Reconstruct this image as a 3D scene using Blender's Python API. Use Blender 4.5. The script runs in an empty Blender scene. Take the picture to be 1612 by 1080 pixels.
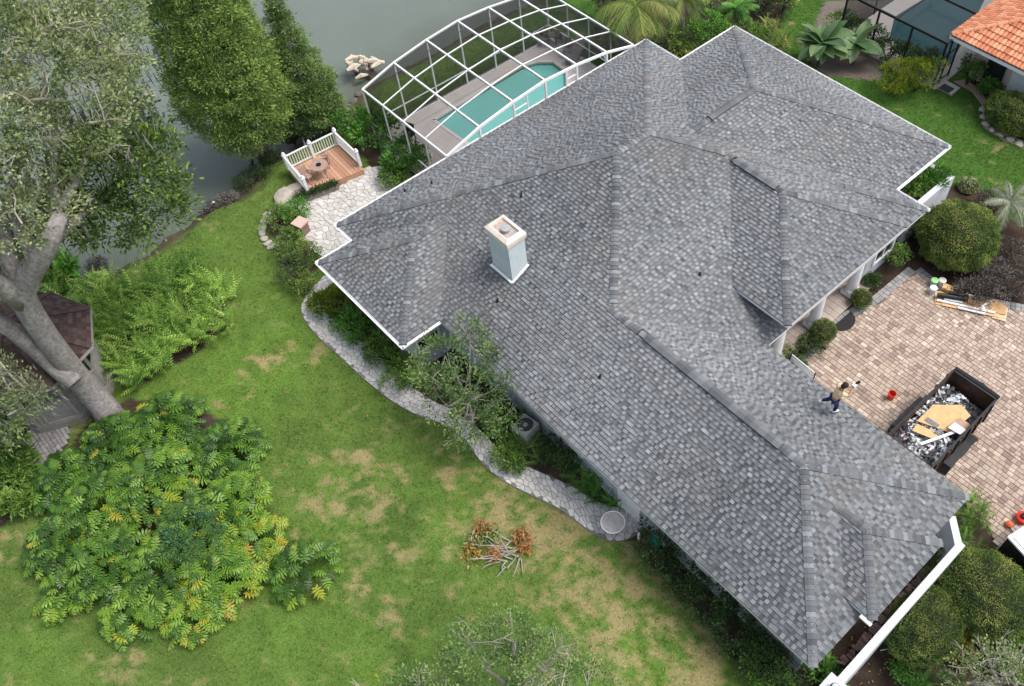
import bpy, math, random
import numpy as np
from mathutils import Vector, Matrix
random.seed(7); RNG = np.random.default_rng(11)
scene = bpy.context.scene
C = scene.collection
PI = math.pi

# ------------------------------------------------------------------ camera, sky, sun, exposure
F_, CX_, CY_ = 1386., 942., 567.            # focal length and principal point of the photograph (1612 x 1080 px)
YAW, PIT, ROL = map(math.radians, (-48.43, 54.17, -1.92))
CAMZ = 28.9
def _basis(yaw, pitch, roll):
    cy, sy = math.cos(yaw), math.sin(yaw); cp, sp = math.cos(pitch), math.sin(pitch)
    fwd = np.array([sy*cp, cy*cp, -sp]); right = np.array([cy, -sy, 0.]); up = np.cross(right, fwd)
    cr, sr = math.cos(roll), math.sin(roll)
    return np.array([cr*right+sr*up, -sr*right+cr*up, fwd])
MB_ = _basis(YAW, PIT, ROL)
cd = bpy.data.cameras.new('camera'); cam = bpy.data.objects.new('camera', cd); C.objects.link(cam)
cam.matrix_world = Matrix(((MB_[0][0], MB_[1][0], -MB_[2][0], 0), (MB_[0][1], MB_[1][1], -MB_[2][1], 0),
                           (MB_[0][2], MB_[1][2], -MB_[2][2], CAMZ), (0, 0, 0, 1)))
cd.sensor_width = 36; cd.lens = F_/1612*36
cd.shift_x = -(CX_-806)/1612; cd.shift_y = (CY_-540)/1612
cd.clip_start = .5; cd.clip_end = 1500
scene.camera = cam
world = bpy.data.worlds.new('World'); scene.world = world; world.use_nodes = True
wn = world.node_tree; wn.nodes.clear()
sky = wn.nodes.new('ShaderNodeTexSky'); sky.sky_type = 'NISHITA'; sky.sun_disc = False
SUN_EL, SUN_AZ = math.radians(60), math.radians(42)      # azimuth: clockwise from +Y
sky.sun_elevation = SUN_EL; sky.sun_rotation = SUN_AZ
sky.air_density = 1.0; sky.dust_density = 3.0; sky.ozone_density = 1.0
bg = wn.nodes.new('ShaderNodeBackground'); bg.inputs[1].default_value = .15
wo = wn.nodes.new('ShaderNodeOutputWorld')
hsv = wn.nodes.new('ShaderNodeHueSaturation'); hsv.inputs['Saturation'].default_value = .55     # high cloud: a whiter sky
wn.links.new(sky.outputs[0], hsv.inputs['Color']); wn.links.new(hsv.outputs[0], bg.inputs[0]); wn.links.new(bg.outputs[0], wo.inputs[0])
sl = bpy.data.lights.new('sun', 'SUN'); sl.energy = 1.7; sl.angle = math.radians(28); sl.color = (1, .95, .88)
so = bpy.data.objects.new('sun', sl); C.objects.link(so)
sd = Vector((math.sin(SUN_AZ)*math.cos(SUN_EL), math.cos(SUN_AZ)*math.cos(SUN_EL), math.sin(SUN_EL)))
so.rotation_euler = (-sd).to_track_quat('-Z', 'Y').to_euler(); so.location = (0, 0, 60)
scene.view_settings.view_transform = 'Standard'; scene.view_settings.look = 'None'
scene.view_settings.exposure = 0.64; scene.view_settings.gamma = 1; scene.view_settings.use_curve_mapping = False
scene.render.engine = 'CYCLES'

# ------------------------------------------------------------------ helpers
def G(px, py, z=0.):
    """the point at height z that the photograph shows at pixel px, py"""
    r = MB_.T @ np.array([(px-CX_)/F_, -(py-CY_)/F_, 1.]); t = (z-CAMZ)/r[2]
    return np.array([r[0]*t, r[1]*t, z])
def G2(px, py, z=0.):
    p = G(px, py, z); return (p[0], p[1])
def vnoise(x, y, s=1., seed=0):
    x = np.asarray(x, float)/s; y = np.asarray(y, float)/s
    xi = np.floor(x).astype(np.int64); yi = np.floor(y).astype(np.int64); fx = x-xi; fy = y-yi
    fx = fx*fx*(3-2*fx); fy = fy*fy*(3-2*fy)
    def h(a, b):
        n = (a*374761393+b*668265263+seed*1274126177) & 0xffffffff
        n = ((n ^ (n >> 13))*1274126177) & 0xffffffff
        return ((n ^ (n >> 16)) & 0xffff)/65535.
    return (h(xi, yi)*(1-fx)+h(xi+1, yi)*fx)*(1-fy)+(h(xi, yi+1)*(1-fx)+h(xi+1, yi+1)*fx)*fy
def fbm(x, y, s, o=4, seed=0):
    r = 0; a = .5; t = 0
    for i in range(o):
        r = r+a*vnoise(x, y, s, seed+i*17); t += a; a *= .55; s *= .5
    return r/t
def inpoly(x, y, poly):
    x = np.asarray(x, float); y = np.asarray(y, float); r = np.zeros(x.shape, bool); n = len(poly)
    for i in range(n):
        x0, y0 = poly[i][:2]; x1, y1 = poly[(i+1) % n][:2]
        if y0 == y1: continue
        c = ((y0 > y) != (y1 > y)) & (x < (x1-x0)*(y-y0)/(y1-y0)+x0); r ^= c
    return r
def segdist(x, y, poly, closed=True):
    d = np.full(np.shape(x), 1e9); n = len(poly)
    for i in range(n if closed else n-1):
        x0, y0 = poly[i][:2]; x1, y1 = poly[(i+1) % n][:2]
        dx, dy = x1-x0, y1-y0; L = dx*dx+dy*dy+1e-9
        t = np.clip(((x-x0)*dx+(y-y0)*dy)/L, 0, 1); d = np.minimum(d, np.hypot(x-x0-t*dx, y-y0-t*dy))
    return d
def L3(*c): return tuple(c)+(1,)

MATS = {}
def nodes(m): return m.node_tree.nodes, m.node_tree.links
def mat(name, col, rough=.7, var=.15, scale=6., bump=0., bscale=40., metal=0., spec=.4, tint=None, attr_col=False, trans=0., ior=None, alpha=1., blotch=None):
    """plain procedural surface: base colour varied by noise; tint=(c0,c1,c2..) mixes a ramp by the 'tint' attribute"""
    if name in MATS: return MATS[name]
    m = bpy.data.materials.new(name); m.use_nodes = True; n, l = nodes(m)
    b = n['Principled BSDF']; b.inputs['Roughness'].default_value = rough; b.inputs['Metallic'].default_value = metal
    b.inputs['Specular IOR Level'].default_value = spec
    tc = n.new('ShaderNodeTexCoord'); nz = n.new('ShaderNodeTexNoise'); nz.inputs['Scale'].default_value = scale; nz.inputs['Detail'].default_value = 5
    l.new(tc.outputs['Object'], nz.inputs['Vector'])
    if attr_col:
        a = n.new('ShaderNodeAttribute'); a.attribute_name = 'col'; src = a.outputs['Color']
    elif tint:
        a = n.new('ShaderNodeAttribute'); a.attribute_name = 'tint'
        r = n.new('ShaderNodeValToRGB'); e = r.color_ramp.elements
        while len(e) < len(tint): e.new(.5)
        for i, c in enumerate(tint): e[i].position = i/(len(tint)-1); e[i].color = L3(*c)
        l.new(a.outputs['Fac'], r.inputs[0]); src = r.outputs[0]
    else:
        r = n.new('ShaderNodeRGB'); r.outputs[0].default_value = L3(*col); src = r.outputs[0]
    mp = n.new('ShaderNodeMapRange'); mp.inputs[1].default_value = .25; mp.inputs[2].default_value = .75
    mp.inputs[3].default_value = 1-var; mp.inputs[4].default_value = 1+var; l.new(nz.outputs['Fac'], mp.inputs[0])
    vm = n.new('ShaderNodeVectorMath'); vm.operation = 'SCALE'; l.new(src, vm.inputs[0]); l.new(mp.outputs[0], vm.inputs['Scale'])
    out = vm.outputs[0]
    if blotch:      # (colour, scale, amount): stains and weathering
        nb = n.new('ShaderNodeTexNoise'); nb.inputs['Scale'].default_value = blotch[1]; nb.inputs['Detail'].default_value = 6; nb.inputs['Roughness'].default_value = .65
        l.new(tc.outputs['Object'], nb.inputs['Vector'])
        m2 = n.new('ShaderNodeMapRange'); m2.inputs[1].default_value = .5; m2.inputs[2].default_value = .72; m2.inputs[3].default_value = 0; m2.inputs[4].default_value = blotch[2]
        l.new(nb.outputs['Fac'], m2.inputs[0]); mx = n.new('ShaderNodeMix'); mx.data_type = 'RGBA'
        l.new(m2.outputs[0], mx.inputs[0]); l.new(out, mx.inputs[6]); mx.inputs[7].default_value = L3(*blotch[0]); out = mx.outputs[2]
    l.new(out, b.inputs['Base Color'])
    if bump:
        nb = n.new('ShaderNodeTexNoise'); nb.inputs['Scale'].default_value = bscale; nb.inputs['Detail'].default_value = 4
        l.new(tc.outputs['Object'], nb.inputs['Vector']); bp = n.new('ShaderNodeBump'); bp.inputs['Strength'].default_value = bump; bp.inputs['Distance'].default_value = .02
        l.new(nb.outputs['Fac'], bp.inputs['Height']); l.new(bp.outputs[0], b.inputs['Normal'])
    if trans:       # thin leaves let light through
        o = n['Material Output']; tr = n.new('ShaderNodeBsdfTranslucent'); ms = n.new('ShaderNodeMixShader'); ms.inputs[0].default_value = trans
        l.new(out, tr.inputs[0]); l.new(b.outputs[0], ms.inputs[1]); l.new(tr.outputs[0], ms.inputs[2]); l.new(ms.outputs[0], o.inputs[0])
    if alpha < 1: b.inputs['Alpha'].default_value = alpha
    MATS[name] = m; return m
def leafmat(name, cols, rough=.55, trans=.25, spec=.35):
    k = dict(cypress_leaf=2.5, cypress_dark_leaf=3.0, fern_frond=2.5, clipped_leaf=2.0, dark_leaf=1.9, broad_leaf=2.3, shrub_leaf=2.1, philodendron_leaf=1.5, small_tree_leaf=1.35, bright_leaf=1.4, oak_leaf=2.0, palm_leaf=1.3, yellow_green_leaf=1.1, grey_purple_leaf=1.2).get(name, 1.)
    cols = tuple(tuple(min(.8, v*k) for v in c) for c in cols); return mat(name, None, rough, .12, 3., tint=cols, trans=trans, spec=spec)

def link(o, parent=None):
    C.objects.link(o)
    if parent: o.parent = parent
    return o
def tag(o, label=None, cat=None, group=None, kind=None):
    if label: o['label'] = label
    if cat: o['category'] = cat
    if group: o['group'] = group
    if kind: o['kind'] = kind
    return o
def empty(name, loc, label, cat, group=None, rz=0):
    o = bpy.data.objects.new(name, None); o.location = tuple(loc); o.rotation_euler[2] = rz; o.empty_display_size = .2
    link(o); return tag(o, label, cat, group)
def mesh_np(name, V, Fq, m, parent=None, tint=None, col=None, smooth=False, face_tint=None, data_only=False):
    """V (n,3); Fq list of (k,m) integer arrays, one per polygon size"""
    V = np.asarray(V, np.float32); Fq = [np.asarray(f, np.int32) for f in (Fq if isinstance(Fq, list) else [Fq]) if len(f)]
    me = bpy.data.meshes.new(name); me.vertices.add(len(V)); me.vertices.foreach_set('co', V.ravel())
    tot = sum(f.size for f in Fq); me.loops.add(tot); me.loops.foreach_set('vertex_index', np.concatenate([f.ravel() for f in Fq]))
    cnt = np.concatenate([np.full(len(f), f.shape[1], np.int32) for f in Fq]); st = np.concatenate([[0], np.cumsum(cnt)[:-1]]).astype(np.int32)
    me.polygons.add(len(cnt)); me.polygons.foreach_set('loop_start', st); me.polygons.foreach_set('loop_total', cnt)
    if tint is not None: a = me.attributes.new('tint', 'FLOAT', 'POINT'); a.data.foreach_set('value', np.asarray(tint, np.float32))
    if face_tint is not None: a = me.attributes.new('tint', 'FLOAT', 'FACE'); a.data.foreach_set('value', np.asarray(face_tint, np.float32))
    if col is not None:
        a = me.attributes.new('col', 'FLOAT_COLOR', 'POINT'); a.data.foreach_set('color', np.concatenate([col, np.ones((len(V), 1))], 1).astype(np.float32).ravel())
    if smooth: me.polygons.foreach_set('use_smooth', np.ones(len(cnt), bool))
    me.materials.append(m); me.update(calc_edges=True)
    if data_only: return me
    return link(bpy.data.objects.new(name, me), parent)
class MB:
    """collects shapes, links them as ONE mesh object"""
    def __init__(s): s.v = []; s.f = []; s.t = []
    def add(s, vs, fs, t=.5):
        o = len(s.v); s.v += [tuple(map(float, p)) for p in vs]; s.f += [tuple(o+i for i in f) for f in fs]; s.t += [t]*len(fs); return s
    def box(s, c, size, rz=0., rx=0., ry=0., t=.5):
        R = Matrix.Rotation(rz, 3, 'Z') @ Matrix.Rotation(ry, 3, 'Y') @ Matrix.Rotation(rx, 3, 'X'); a, b, d = size[0]/2, size[1]/2, size[2]/2
        vs = [Vector(c)+R @ Vector(p) for p in ((-a, -b, -d), (a, -b, -d), (a, b, -d), (-a, b, -d), (-a, -b, d), (a, -b, d), (a, b, d), (-a, b, d))]
        return s.add(vs, [(0, 3, 2, 1), (4, 5, 6, 7), (0, 1, 5, 4), (1, 2, 6, 5), (2, 3, 7, 6), (3, 0, 4, 7)], t)
    def bb(s, x0, x1, y0, y1, z0, z1, t=.5): return s.box(((x0+x1)/2, (y0+y1)/2, (z0+z1)/2), (abs(x1-x0), abs(y1-y0), abs(z1-z0)), t=t)
    def bar(s, p, q, w, h=None, t=.5):
        p, q = Vector(p), Vector(q); h = h or w; d = (q-p); L = d.length; d.normalize()
        u = d.cross(Vector((0, 0, 1)));
        if u.length < 1e-3: u = Vector((1, 0, 0))
        u.normalize(); n = u.cross(d)
        vs = [b+u*(sx*w/2)+n*(sz*h/2) for b in (p, q) for sx, sz in ((-1, -1), (1, -1), (1, 1), (-1, 1))]
        return s.add(vs, [(0, 1, 2, 3), (7, 6, 5, 4), (0, 4, 5, 1), (1, 5, 6, 2), (2, 6, 7, 3), (3, 7, 4, 0)], t)
    def prism(s, poly, z0, z1, t=.5):
        n = len(poly); vs = [(p[0], p[1], z0) for p in poly]+[(p[0], p[1], z1) for p in poly]
        ar = sum(poly[i][0]*poly[(i+1) % n][1]-poly[(i+1) % n][0]*poly[i][1] for i in range(n))
        top = tuple(range(n, 2*n)); bot = tuple(range(n-1, -1, -1))
        if ar < 0: top = top[::-1]; bot = bot[::-1]
        fs = [top, bot]+[((i, (i+1) % n, n+(i+1) % n, n+i) if ar > 0 else (n+i, n+(i+1) % n, (i+1) % n, i)) for i in range(n)]
        return s.add(vs, fs, t)
    def tube(s, pts, radii, k=8, cap=True, t=.5):
        pts = [Vector(p) for p in pts]
        if not hasattr(radii, '__len__'): radii = [radii]*len(pts)
        vs = []; u = None
        for i, p in enumerate(pts):
            d = (pts[min(i+1, len(pts)-1)]-pts[max(i-1, 0)]);
            d = d.normalized() if d.length > 1e-9 else Vector((0, 0, 1))
            if u is None: u = d.orthogonal().normalized()
            else: u = (u-d*u.dot(d)); u = u.normalized() if u.length > 1e-6 else d.orthogonal().normalized()
            w = d.cross(u)
            vs += [p+(u*math.cos(a)+w*math.sin(a))*radii[i] for a in [2*PI*j/k for j in range(k)]]
        n = len(pts); fs = [(i*k+j, i*k+(j+1) % k, (i+1)*k+(j+1) % k, (i+1)*k+j) for i in range(n-1) for j in range(k)]
        if cap: fs += [tuple(range(k))[::-1], tuple(range((n-1)*k, n*k))]
        return s.add(vs, fs, t)
    def lathe(s, c, prof, k=16, t=.5):
        vs = [(c[0]+r*math.cos(2*PI*j/k), c[1]+r*math.sin(2*PI*j/k), c[2]+z) for r, z in prof for j in range(k)]; n = len(prof)
        fs = [(i*k+j, i*k+(j+1) % k, (i+1)*k+(j+1) % k, (i+1)*k+j) for i in range(n-1) for j in range(k)]+[tuple(range(k))[::-1], tuple(range((n-1)*k, n*k))]
        return s.add(vs, fs, t)
    def build(s, name, m, parent=None, smooth=False, data_only=False, loc=None):
        me = bpy.data.meshes.new(name); me.from_pydata(s.v, [], s.f)
        a = me.attributes.new('tint', 'FLOAT', 'FACE'); a.data.foreach_set('value', np.array(s.t, np.float32))
        if smooth: me.polygons.foreach_set('use_smooth', [True]*len(s.f))
        me.materials.append(m); me.update()
        if data_only: return me
        o = link(bpy.data.objects.new(name, me), parent)
        if loc is not None: o.location = tuple(loc)
        return o
def rel(p, c): return (p[0]-c[0], p[1]-c[1], p[2]-c[2])
def norm(a): return a/(np.linalg.norm(a, axis=-1, keepdims=True)+1e-9)

# --- leaves: N copies of a small template in one mesh
T_LEAF = (np.array([[0, 0, 0], [-.5, .45, .06], [0, 1, -.08], [.5, .45, .06]]), [[0, 1, 2], [0, 2, 3]])
T_BLADE = (np.array([[-.5, 0, 0], [.5, 0, 0], [0, 1, 0]]), [[0, 1, 2]])
def _frond():
    v = [(0, 0, 0), (.0, .5, .12), (.0, 1, -.05)]; f = []
    for i in range(7):
        y = .12+.12*i; z = .12*math.sin(y*2.6)
        w = .34*math.sin(PI*min(1, y*.8+.18))
        for sx in (-1, 1):
            o = len(v); v += [(0, y-.035, z), (0, y+.035, z), (sx*w, y+.10, z-.05)]; f.append([o, o+1, o+2] if sx < 0 else [o+1, o, o+2])
    return (np.array(v), f)
T_FROND = _frond()
def leaves(name, P, D, L, W, tint, m, parent=None, tmpl=T_LEAF, up=.6, data_only=False):
    P = np.asarray(P, float); N = len(P); D = norm(np.asarray(D, float))
    r = norm(RNG.normal(size=(N, 3)))*.7+np.array([0, 0, up]); X = norm(np.cross(D, r)); Z = np.cross(X, D)
    tv, tf = tmpl; L = np.broadcast_to(L, (N,)); W = np.broadcast_to(W, (N,))
    V = P[:, None, :]+tv[None, :, 0, None]*X[:, None, :]*W[:, None, None]+tv[None, :, 1, None]*D[:, None, :]*L[:, None, None]+tv[None, :, 2, None]*Z[:, None, :]*L[:, None, None]
    k = len(tv); Fq = (np.array(tf)[None]+(np.arange(N)*k)[:, None, None]).reshape(-1, len(tf[0]))
    return mesh_np(name, V.reshape(-1, 3), Fq, m, parent, tint=np.repeat(np.clip(tint, 0, 1), k), data_only=data_only)
def sphere_dirs(n): return norm(RNG.normal(size=(n, 3)))
def cloud(blobs, dens, per, cr, tlo=.2, thi=.8, lower=.35, inner=.72, flat=.6):
    """clumps on the outside of a union of ellipsoids; returns leaf positions, directions, tints"""
    cs = []; B = [(np.array(b[0], float), np.array(b[1] if hasattr(b[1], '__len__') else (b[1],)*3, float)) for b in blobs]
    for c, r in B:
        n = max(14, int(dens*(r[0]*r[1]+r[1]*r[2]+r[0]*r[2])*4.2)); d = sphere_dirs(n); d = d[(d[:, 2] > -.2) | (RNG.random(n) < lower)]
        p = c+d*r*RNG.uniform(.72, 1.06, (len(d), 1)); ok = np.ones(len(p), bool)
        for c2, r2 in B:
            if c2 is c: continue
            ok &= (np.linalg.norm((p-c2)/r2, axis=1) > inner)
        cs.append(np.concatenate([p[ok], d[ok], np.full((int(ok.sum()), 1), RNG.normal()*.11)], 1))
    cs = np.concatenate(cs); nc = len(cs); ct = RNG.uniform(tlo, thi, nc)+cs[:, 6]*(thi-tlo); sz = RNG.uniform(.6, 1.25, nc)*cr
    idx = np.repeat(np.arange(nc), per); o = RNG.normal(size=(nc*per, 3)); o = norm(o)*(RNG.random((nc*per, 1))**.5)
    o[:, 2] = np.abs(o[:, 2])*flat*np.where(RNG.random(nc*per) < .8, 1, -1)
    P = cs[idx, :3]+o*sz[idx, None]; D = o+cs[idx, 3:6]*.5+RNG.normal(size=o.shape)*.35+np.array([0, 0, .15])
    T = ct[idx]+RNG.normal(size=len(idx))*.10+(o[:, 2])*.12
    return P, D, T, cs[:, :3]

# ------------------------------------------------------------------ materials
M = dict(
 white=mat('white_paint', (.78, .79, .80), .45, .05, 4, bump=.04, blotch=((.5, .5, .48), 2.2, .25)),
 stucco=mat('pale_stucco', (.44, .47, .52), .85, .07, 3, bump=.35, bscale=60, blotch=((.30, .32, .34), 1.2, .35)),
 stucco_w=mat('white_stucco', (.62, .65, .70), .8, .05, 3, bump=.3, bscale=70, blotch=((.40, .41, .42), 1.4, .4)),
 chim=mat('blue_grey_stucco', (.56, .62, .65), .8, .05, 3, bump=.3, bscale=60, blotch=((.33, .38, .41), 2, .3)),
 cream=mat('cream_metal', (.80, .70, .60), .5, .06, 5, blotch=((.45, .32, .22), 6, .35)),
 soffit=mat('soffit', (.6, .6, .6), .7),
 alum=mat('white_aluminium', (.86, .86, .86), .35, .04, 3, spec=.5),
 dark_al=mat('bronze_aluminium', (.012, .011, .011), .4, .1, 3),
 shingle=mat('asphalt_shingle', None, .93, .16, 55, bump=.5, bscale=220, spec=.12, tint=((.042, .045, .048), (.104, .111, .117), (.160, .170, .178), (.232, .244, .254), (.33, .345, .355)), blotch=((.200, .172, .150), .38, .38)),
 under=mat('roof_underlay', (.035, .037, .042), .95),
 vent=mat('ridge_vent', (.15, .165, .17), .9, .15, 20, bump=.3, spec=.1),
 brown_sh=mat('brown_shingle', None, .95, .18, 30, bump=.4, bscale=120, spec=.1, tint=((.055, .036, .034), (.082, .055, .050), (.115, .083, .075))),
 paver=mat('driveway_paver', None, .9, .14, 18, bump=.5, bscale=70, spec=.2, tint=((.27, .20, .17), (.37, .275, .225), (.44, .345, .28), (.50, .41, .325), (.60, .51, .42)), blotch=((.28, .22, .20), .6, .35)),
 paver_d=mat('paver_joint', (.20, .145, .125), .95, .2, 10),
 gpaver=mat('grey_paver', None, .9, .15, 18, bump=.4, spec=.2, tint=((.20, .195, .195), (.30, .29, .29), (.38, .36, .35))),
 tile=mat('porch_tile', None, .6, .08, 8, tint=((.40, .33, .29), (.52, .43, .37))),
 flag=mat('flagstone', None, .85, .13, 7, bump=.5, bscale=30, spec=.25, tint=((.44, .42, .395), (.55, .53, .50), (.64, .63, .61)), blotch=((.25, .23, .2), 2.5, .4)),
 mortar=mat('flagstone_joint', (.19, .18, .165), .95, .25, 8),
 conc=mat('pool_deck_concrete', (.50, .46, .43), .85, .07, 1.5, bump=.15, blotch=((.36, .33, .31), .9, .35)),
 bark=mat('grey_bark', (.235, .215, .205), .95, .38, 9, bump=1., bscale=22, spec=.1, blotch=((.42, .40, .385), 2.6, .75)),
 twig=mat('pale_twig', (.34, .31, .27), .95, .2, 6, spec=.1),
 dbark=mat('dark_bark', (.09, .07, .055), .95, .3, 6, bump=.5, bscale=20, spec=.1),
 moss=mat('spanish_moss', (.30, .31, .26), .95, .2, 5, trans=.3, spec=.05),
 wood=mat('deck_wood', None, .8, .14, 9, spec=.2, tint=((.40, .22, .145), (.50, .29, .195), (.56, .35, .25))),
 ply=mat('plywood', (.66, .42, .20), .75, .16, 5, blotch=((.50, .28, .11), 3, .5)),
 gwood=mat('grey_painted_wood', (.30, .285, .26), .8, .14, 7, blotch=((.17, .16, .15), 3, .4)),
 brown_metal=mat('rusty_steel', (.075, .040, .028), .7, .35, 4, bump=.3, blotch=((.15, .07, .04), 2, .6)),
 black=mat('black_paint', (.012, .012, .013), .4, .1, 5),
 rubber=mat('rubber', (.02, .02, .02), .85),
 grey=mat('grey_metal', (.35, .35, .36), .5, .1, 6),
 red=mat('red_plastic', (.68, .035, .02), .4, .05),
 green_p=mat('green_plastic', (.02, .35, .24), .4),
 glass=mat('dark_window_glass', (.02, .025, .03), .08, .05, 2, spec=.7),
 mulch=mat('mulch', (.06, .04, .033), .95),
 brick=mat('red_brick', None, .9, .15, 15, bump=.4, tint=((.16, .09, .08), (.27, .16, .14), (.38, .26, .22))),
 terra=mat('terracotta_tile', None, .8, .12, 9, spec=.25, tint=((.48, .165, .085), (.58, .235, .125), (.66, .32, .19)), blotch=((.35, .14, .08), 2, .35)),
 pink=mat('pink_stucco', (.62, .50, .45), .85, .05, 3, bump=.25, bscale=60),
 rock=mat('shore_rock', (.13, .11, .095), .9, .3, 4, bump=.6, bscale=12),
 palerock=mat('pale_driftwood', (.55, .48, .39), .9, .2, 5, bump=.5, bscale=14, blotch=((.25, .2, .15), 2, .5)),
 poolshell=mat('pool_plaster', (.30, .72, .68), .5, .05, 1),
 coping=mat('pool_coping', (.56, .52, .49), .7, .06, 3),
 debris=mat('debris', None, .8, .2, 8, tint=((.03, .03, .035), (.10, .10, .11), (.30, .30, .31), (.75, .76, .78))),
 skin=mat('skin', (.36, .19, .12), .6, .03), shirt=mat('tan_shirt', (.66, .50, .30), .85, .08, 10), jeans=mat('navy_jeans', (.018, .03, .10), .9, .15, 12),
 hair=mat('dark_hair', (.014, .009, .007), .7, .2, 30), shoe=mat('white_shoe', (.75, .75, .76), .5),
)
def screen_mat():
    m = bpy.data.materials.new('insect_screen'); m.use_nodes = True; n, l = nodes(m); n.clear()
    o = n.new('ShaderNodeOutputMaterial'); tr = n.new('ShaderNodeBsdfTransparent'); df = n.new('ShaderNodeBsdfDiffuse'); df.inputs[0].default_value = (.02, .02, .022, 1)
    lw = n.new('ShaderNodeLayerWeight'); lw.inputs[0].default_value = .5; mp = n.new('ShaderNodeMapRange'); mp.inputs[1].default_value = 0; mp.inputs[2].default_value = .8; mp.inputs[3].default_value = .08; mp.inputs[4].default_value = .72
    l.new(lw.outputs['Facing'], mp.inputs[0]); ms = n.new('ShaderNodeMixShader'); l.new(mp.outputs[0], ms.inputs[0]); l.new(tr.outputs[0], ms.inputs[1]); l.new(df.outputs[0], ms.inputs[2]); l.new(ms.outputs[0], o.inputs[0]); return m
M['screen'] = screen_mat()
def water_mat(name, c, rough, bump, sc, attr=None):
    m = bpy.data.materials.new(name); m.use_nodes = True; n, l = nodes(m); b = n['Principled BSDF']
    b.inputs['Roughness'].default_value = rough; b.inputs['IOR'].default_value = 1.33; b.inputs['Specular IOR Level'].default_value = .5
    tc = n.new('ShaderNodeTexCoord'); mpg = n.new('ShaderNodeMapping'); mpg.inputs['Rotation'].default_value[2] = .6; mpg.inputs['Scale'].default_value = (1, 2.2, 1)
    l.new(tc.outputs['Object'], mpg.inputs[0]); nz = n.new('ShaderNodeTexNoise'); nz.inputs['Scale'].default_value = sc; nz.inputs['Detail'].default_value = 3
    l.new(mpg.outputs[0], nz.inputs['Vector']); bp = n.new('ShaderNodeBump'); bp.inputs['Strength'].default_value = bump; bp.inputs['Distance'].default_value = .05
    l.new(nz.outputs[0], bp.inputs['Height']); l.new(bp.outputs[0], b.inputs['Normal'])
    n2 = n.new('ShaderNodeTexNoise'); n2.inputs['Scale'].default_value = .18; n2.inputs['Detail'].default_value = 4; l.new(tc.outputs['Object'], n2.inputs['Vector'])
    mx = n.new('ShaderNodeMix'); mx.data_type = 'RGBA'; mx.inputs[6].default_value = L3(*[v*.86 for v in c]); mx.inputs[7].default_value = L3(*[v*1.12 for v in c]); l.new(n2.outputs[0], mx.inputs[0]); out = mx.outputs[2]
    if attr:
        a = n.new('ShaderNodeAttribute'); a.attribute_name = 'tint'; m2 = n.new('ShaderNodeMix'); m2.data_type = 'RGBA'; l.new(a.outputs['Fac'], m2.inputs[0]); l.new(out, m2.inputs[6]); m2.inputs[7].default_value = L3(*attr); out = m2.outputs[2]
    l.new(out, b.inputs['Base Color']); return m
#MARK_END_HEAD
# ================================================================== GROUND, LAKE
SHORE = [(-48, -90), (-41, -30), (-38, -8)]+[G2(x, y, -.8) for x, y in [(0, 470), (60, 462), (100, 452), (155, 445), (215, 405), (290, 355), (330, 325), (380, 305), (400, 265), (440, 245), (480, 215), (540, 190), (560, 155), (575, 135), (700, 75), (800, 20)]]+[(-37.5, 33), (-40, 42), (-40, 120)]
LAND = SHORE+[(300, 120), (300, -90)]
def sdist(x, y):
    d = segdist(x, y, SHORE, False); return np.where(inpoly(x, y, LAND), d, -d)
def gz(x, y):
    w = fbm(x, y, 1.1, 3, 5)*.9-.45
    s = sdist(x, y)+w; return np.where(s > 1.6, 0., -1.15*(1-np.clip((s+.9)/2.5, 0, 1)**1.3)-np.clip(-s-.9, 0, 4)*.35)
PX = lambda pts, z=0: [G2(x, y, z) for x, y in pts]
PHIL = PX([(40, 840), (62, 720), (110, 650), (190, 600), (300, 610), (400, 650), (425, 720), (455, 800), (440, 880), (400, 985), (210, 1000), (60, 940)])
FERN = PX([(95, 470), (180, 445), (230, 440), (330, 445), (380, 470), (372, 520), (300, 575), (230, 618), (160, 600), (150, 560), (120, 500)])
BEDS = [PHIL, FERN,
 PX([(0, 690), (0, 830), (45, 800), (60, 700), (110, 655), (100, 640), (0, 640)]),
 PX([(415, 335), (430, 320), (500, 325), (478, 375), (505, 415), (480, 470), (455, 440), (430, 400)]),
 [G2(495, 465), G2(560, 520), G2(640, 610), G2(740, 670), G2(800, 720), G2(900, 765), G2(985, 812), (-10.2, 10.4), (-26, 10.4), (-25.5, 7.6)],
 [G2(985, 850), G2(1100, 970), G2(1210, 1085), (-1, 5.5), (8, 6), (8, 15), (-.6, 18.6), (-1.8, 19.2), (-2.2, 16.6), (-2.2, 10), (-9.3, 10)],
 PX([(1380, 475), (1440, 428), (1475, 455), (1500, 470), (1640, 495), (1640, 340), (1600, 350), (1545, 300), (1500, 290), (1400, 360), (1340, 460)]),
 PX([(1215, 545), (1240, 545), (1290, 520), (1320, 520), (1262, 578), (1240, 575)]),
 PX([(1262, 75), (1290, 118), (1385, 128), (1395, 100), (1480, 80), (1420, 0), (1300, 0)]),
 PX([(930, -10), (1000, 120), (1080, 120), (1200, 100), (1260, -20)]),
 PX([(1540, 150), (1560, 205), (1640, 240), (1640, 120), (1500, 128)]),
 PX([(540, 190), (580, 170), (680, 290), (600, 290), (560, 240)]),
 PX([(560, 130), (600, 80), (560, 80)])]
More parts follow.
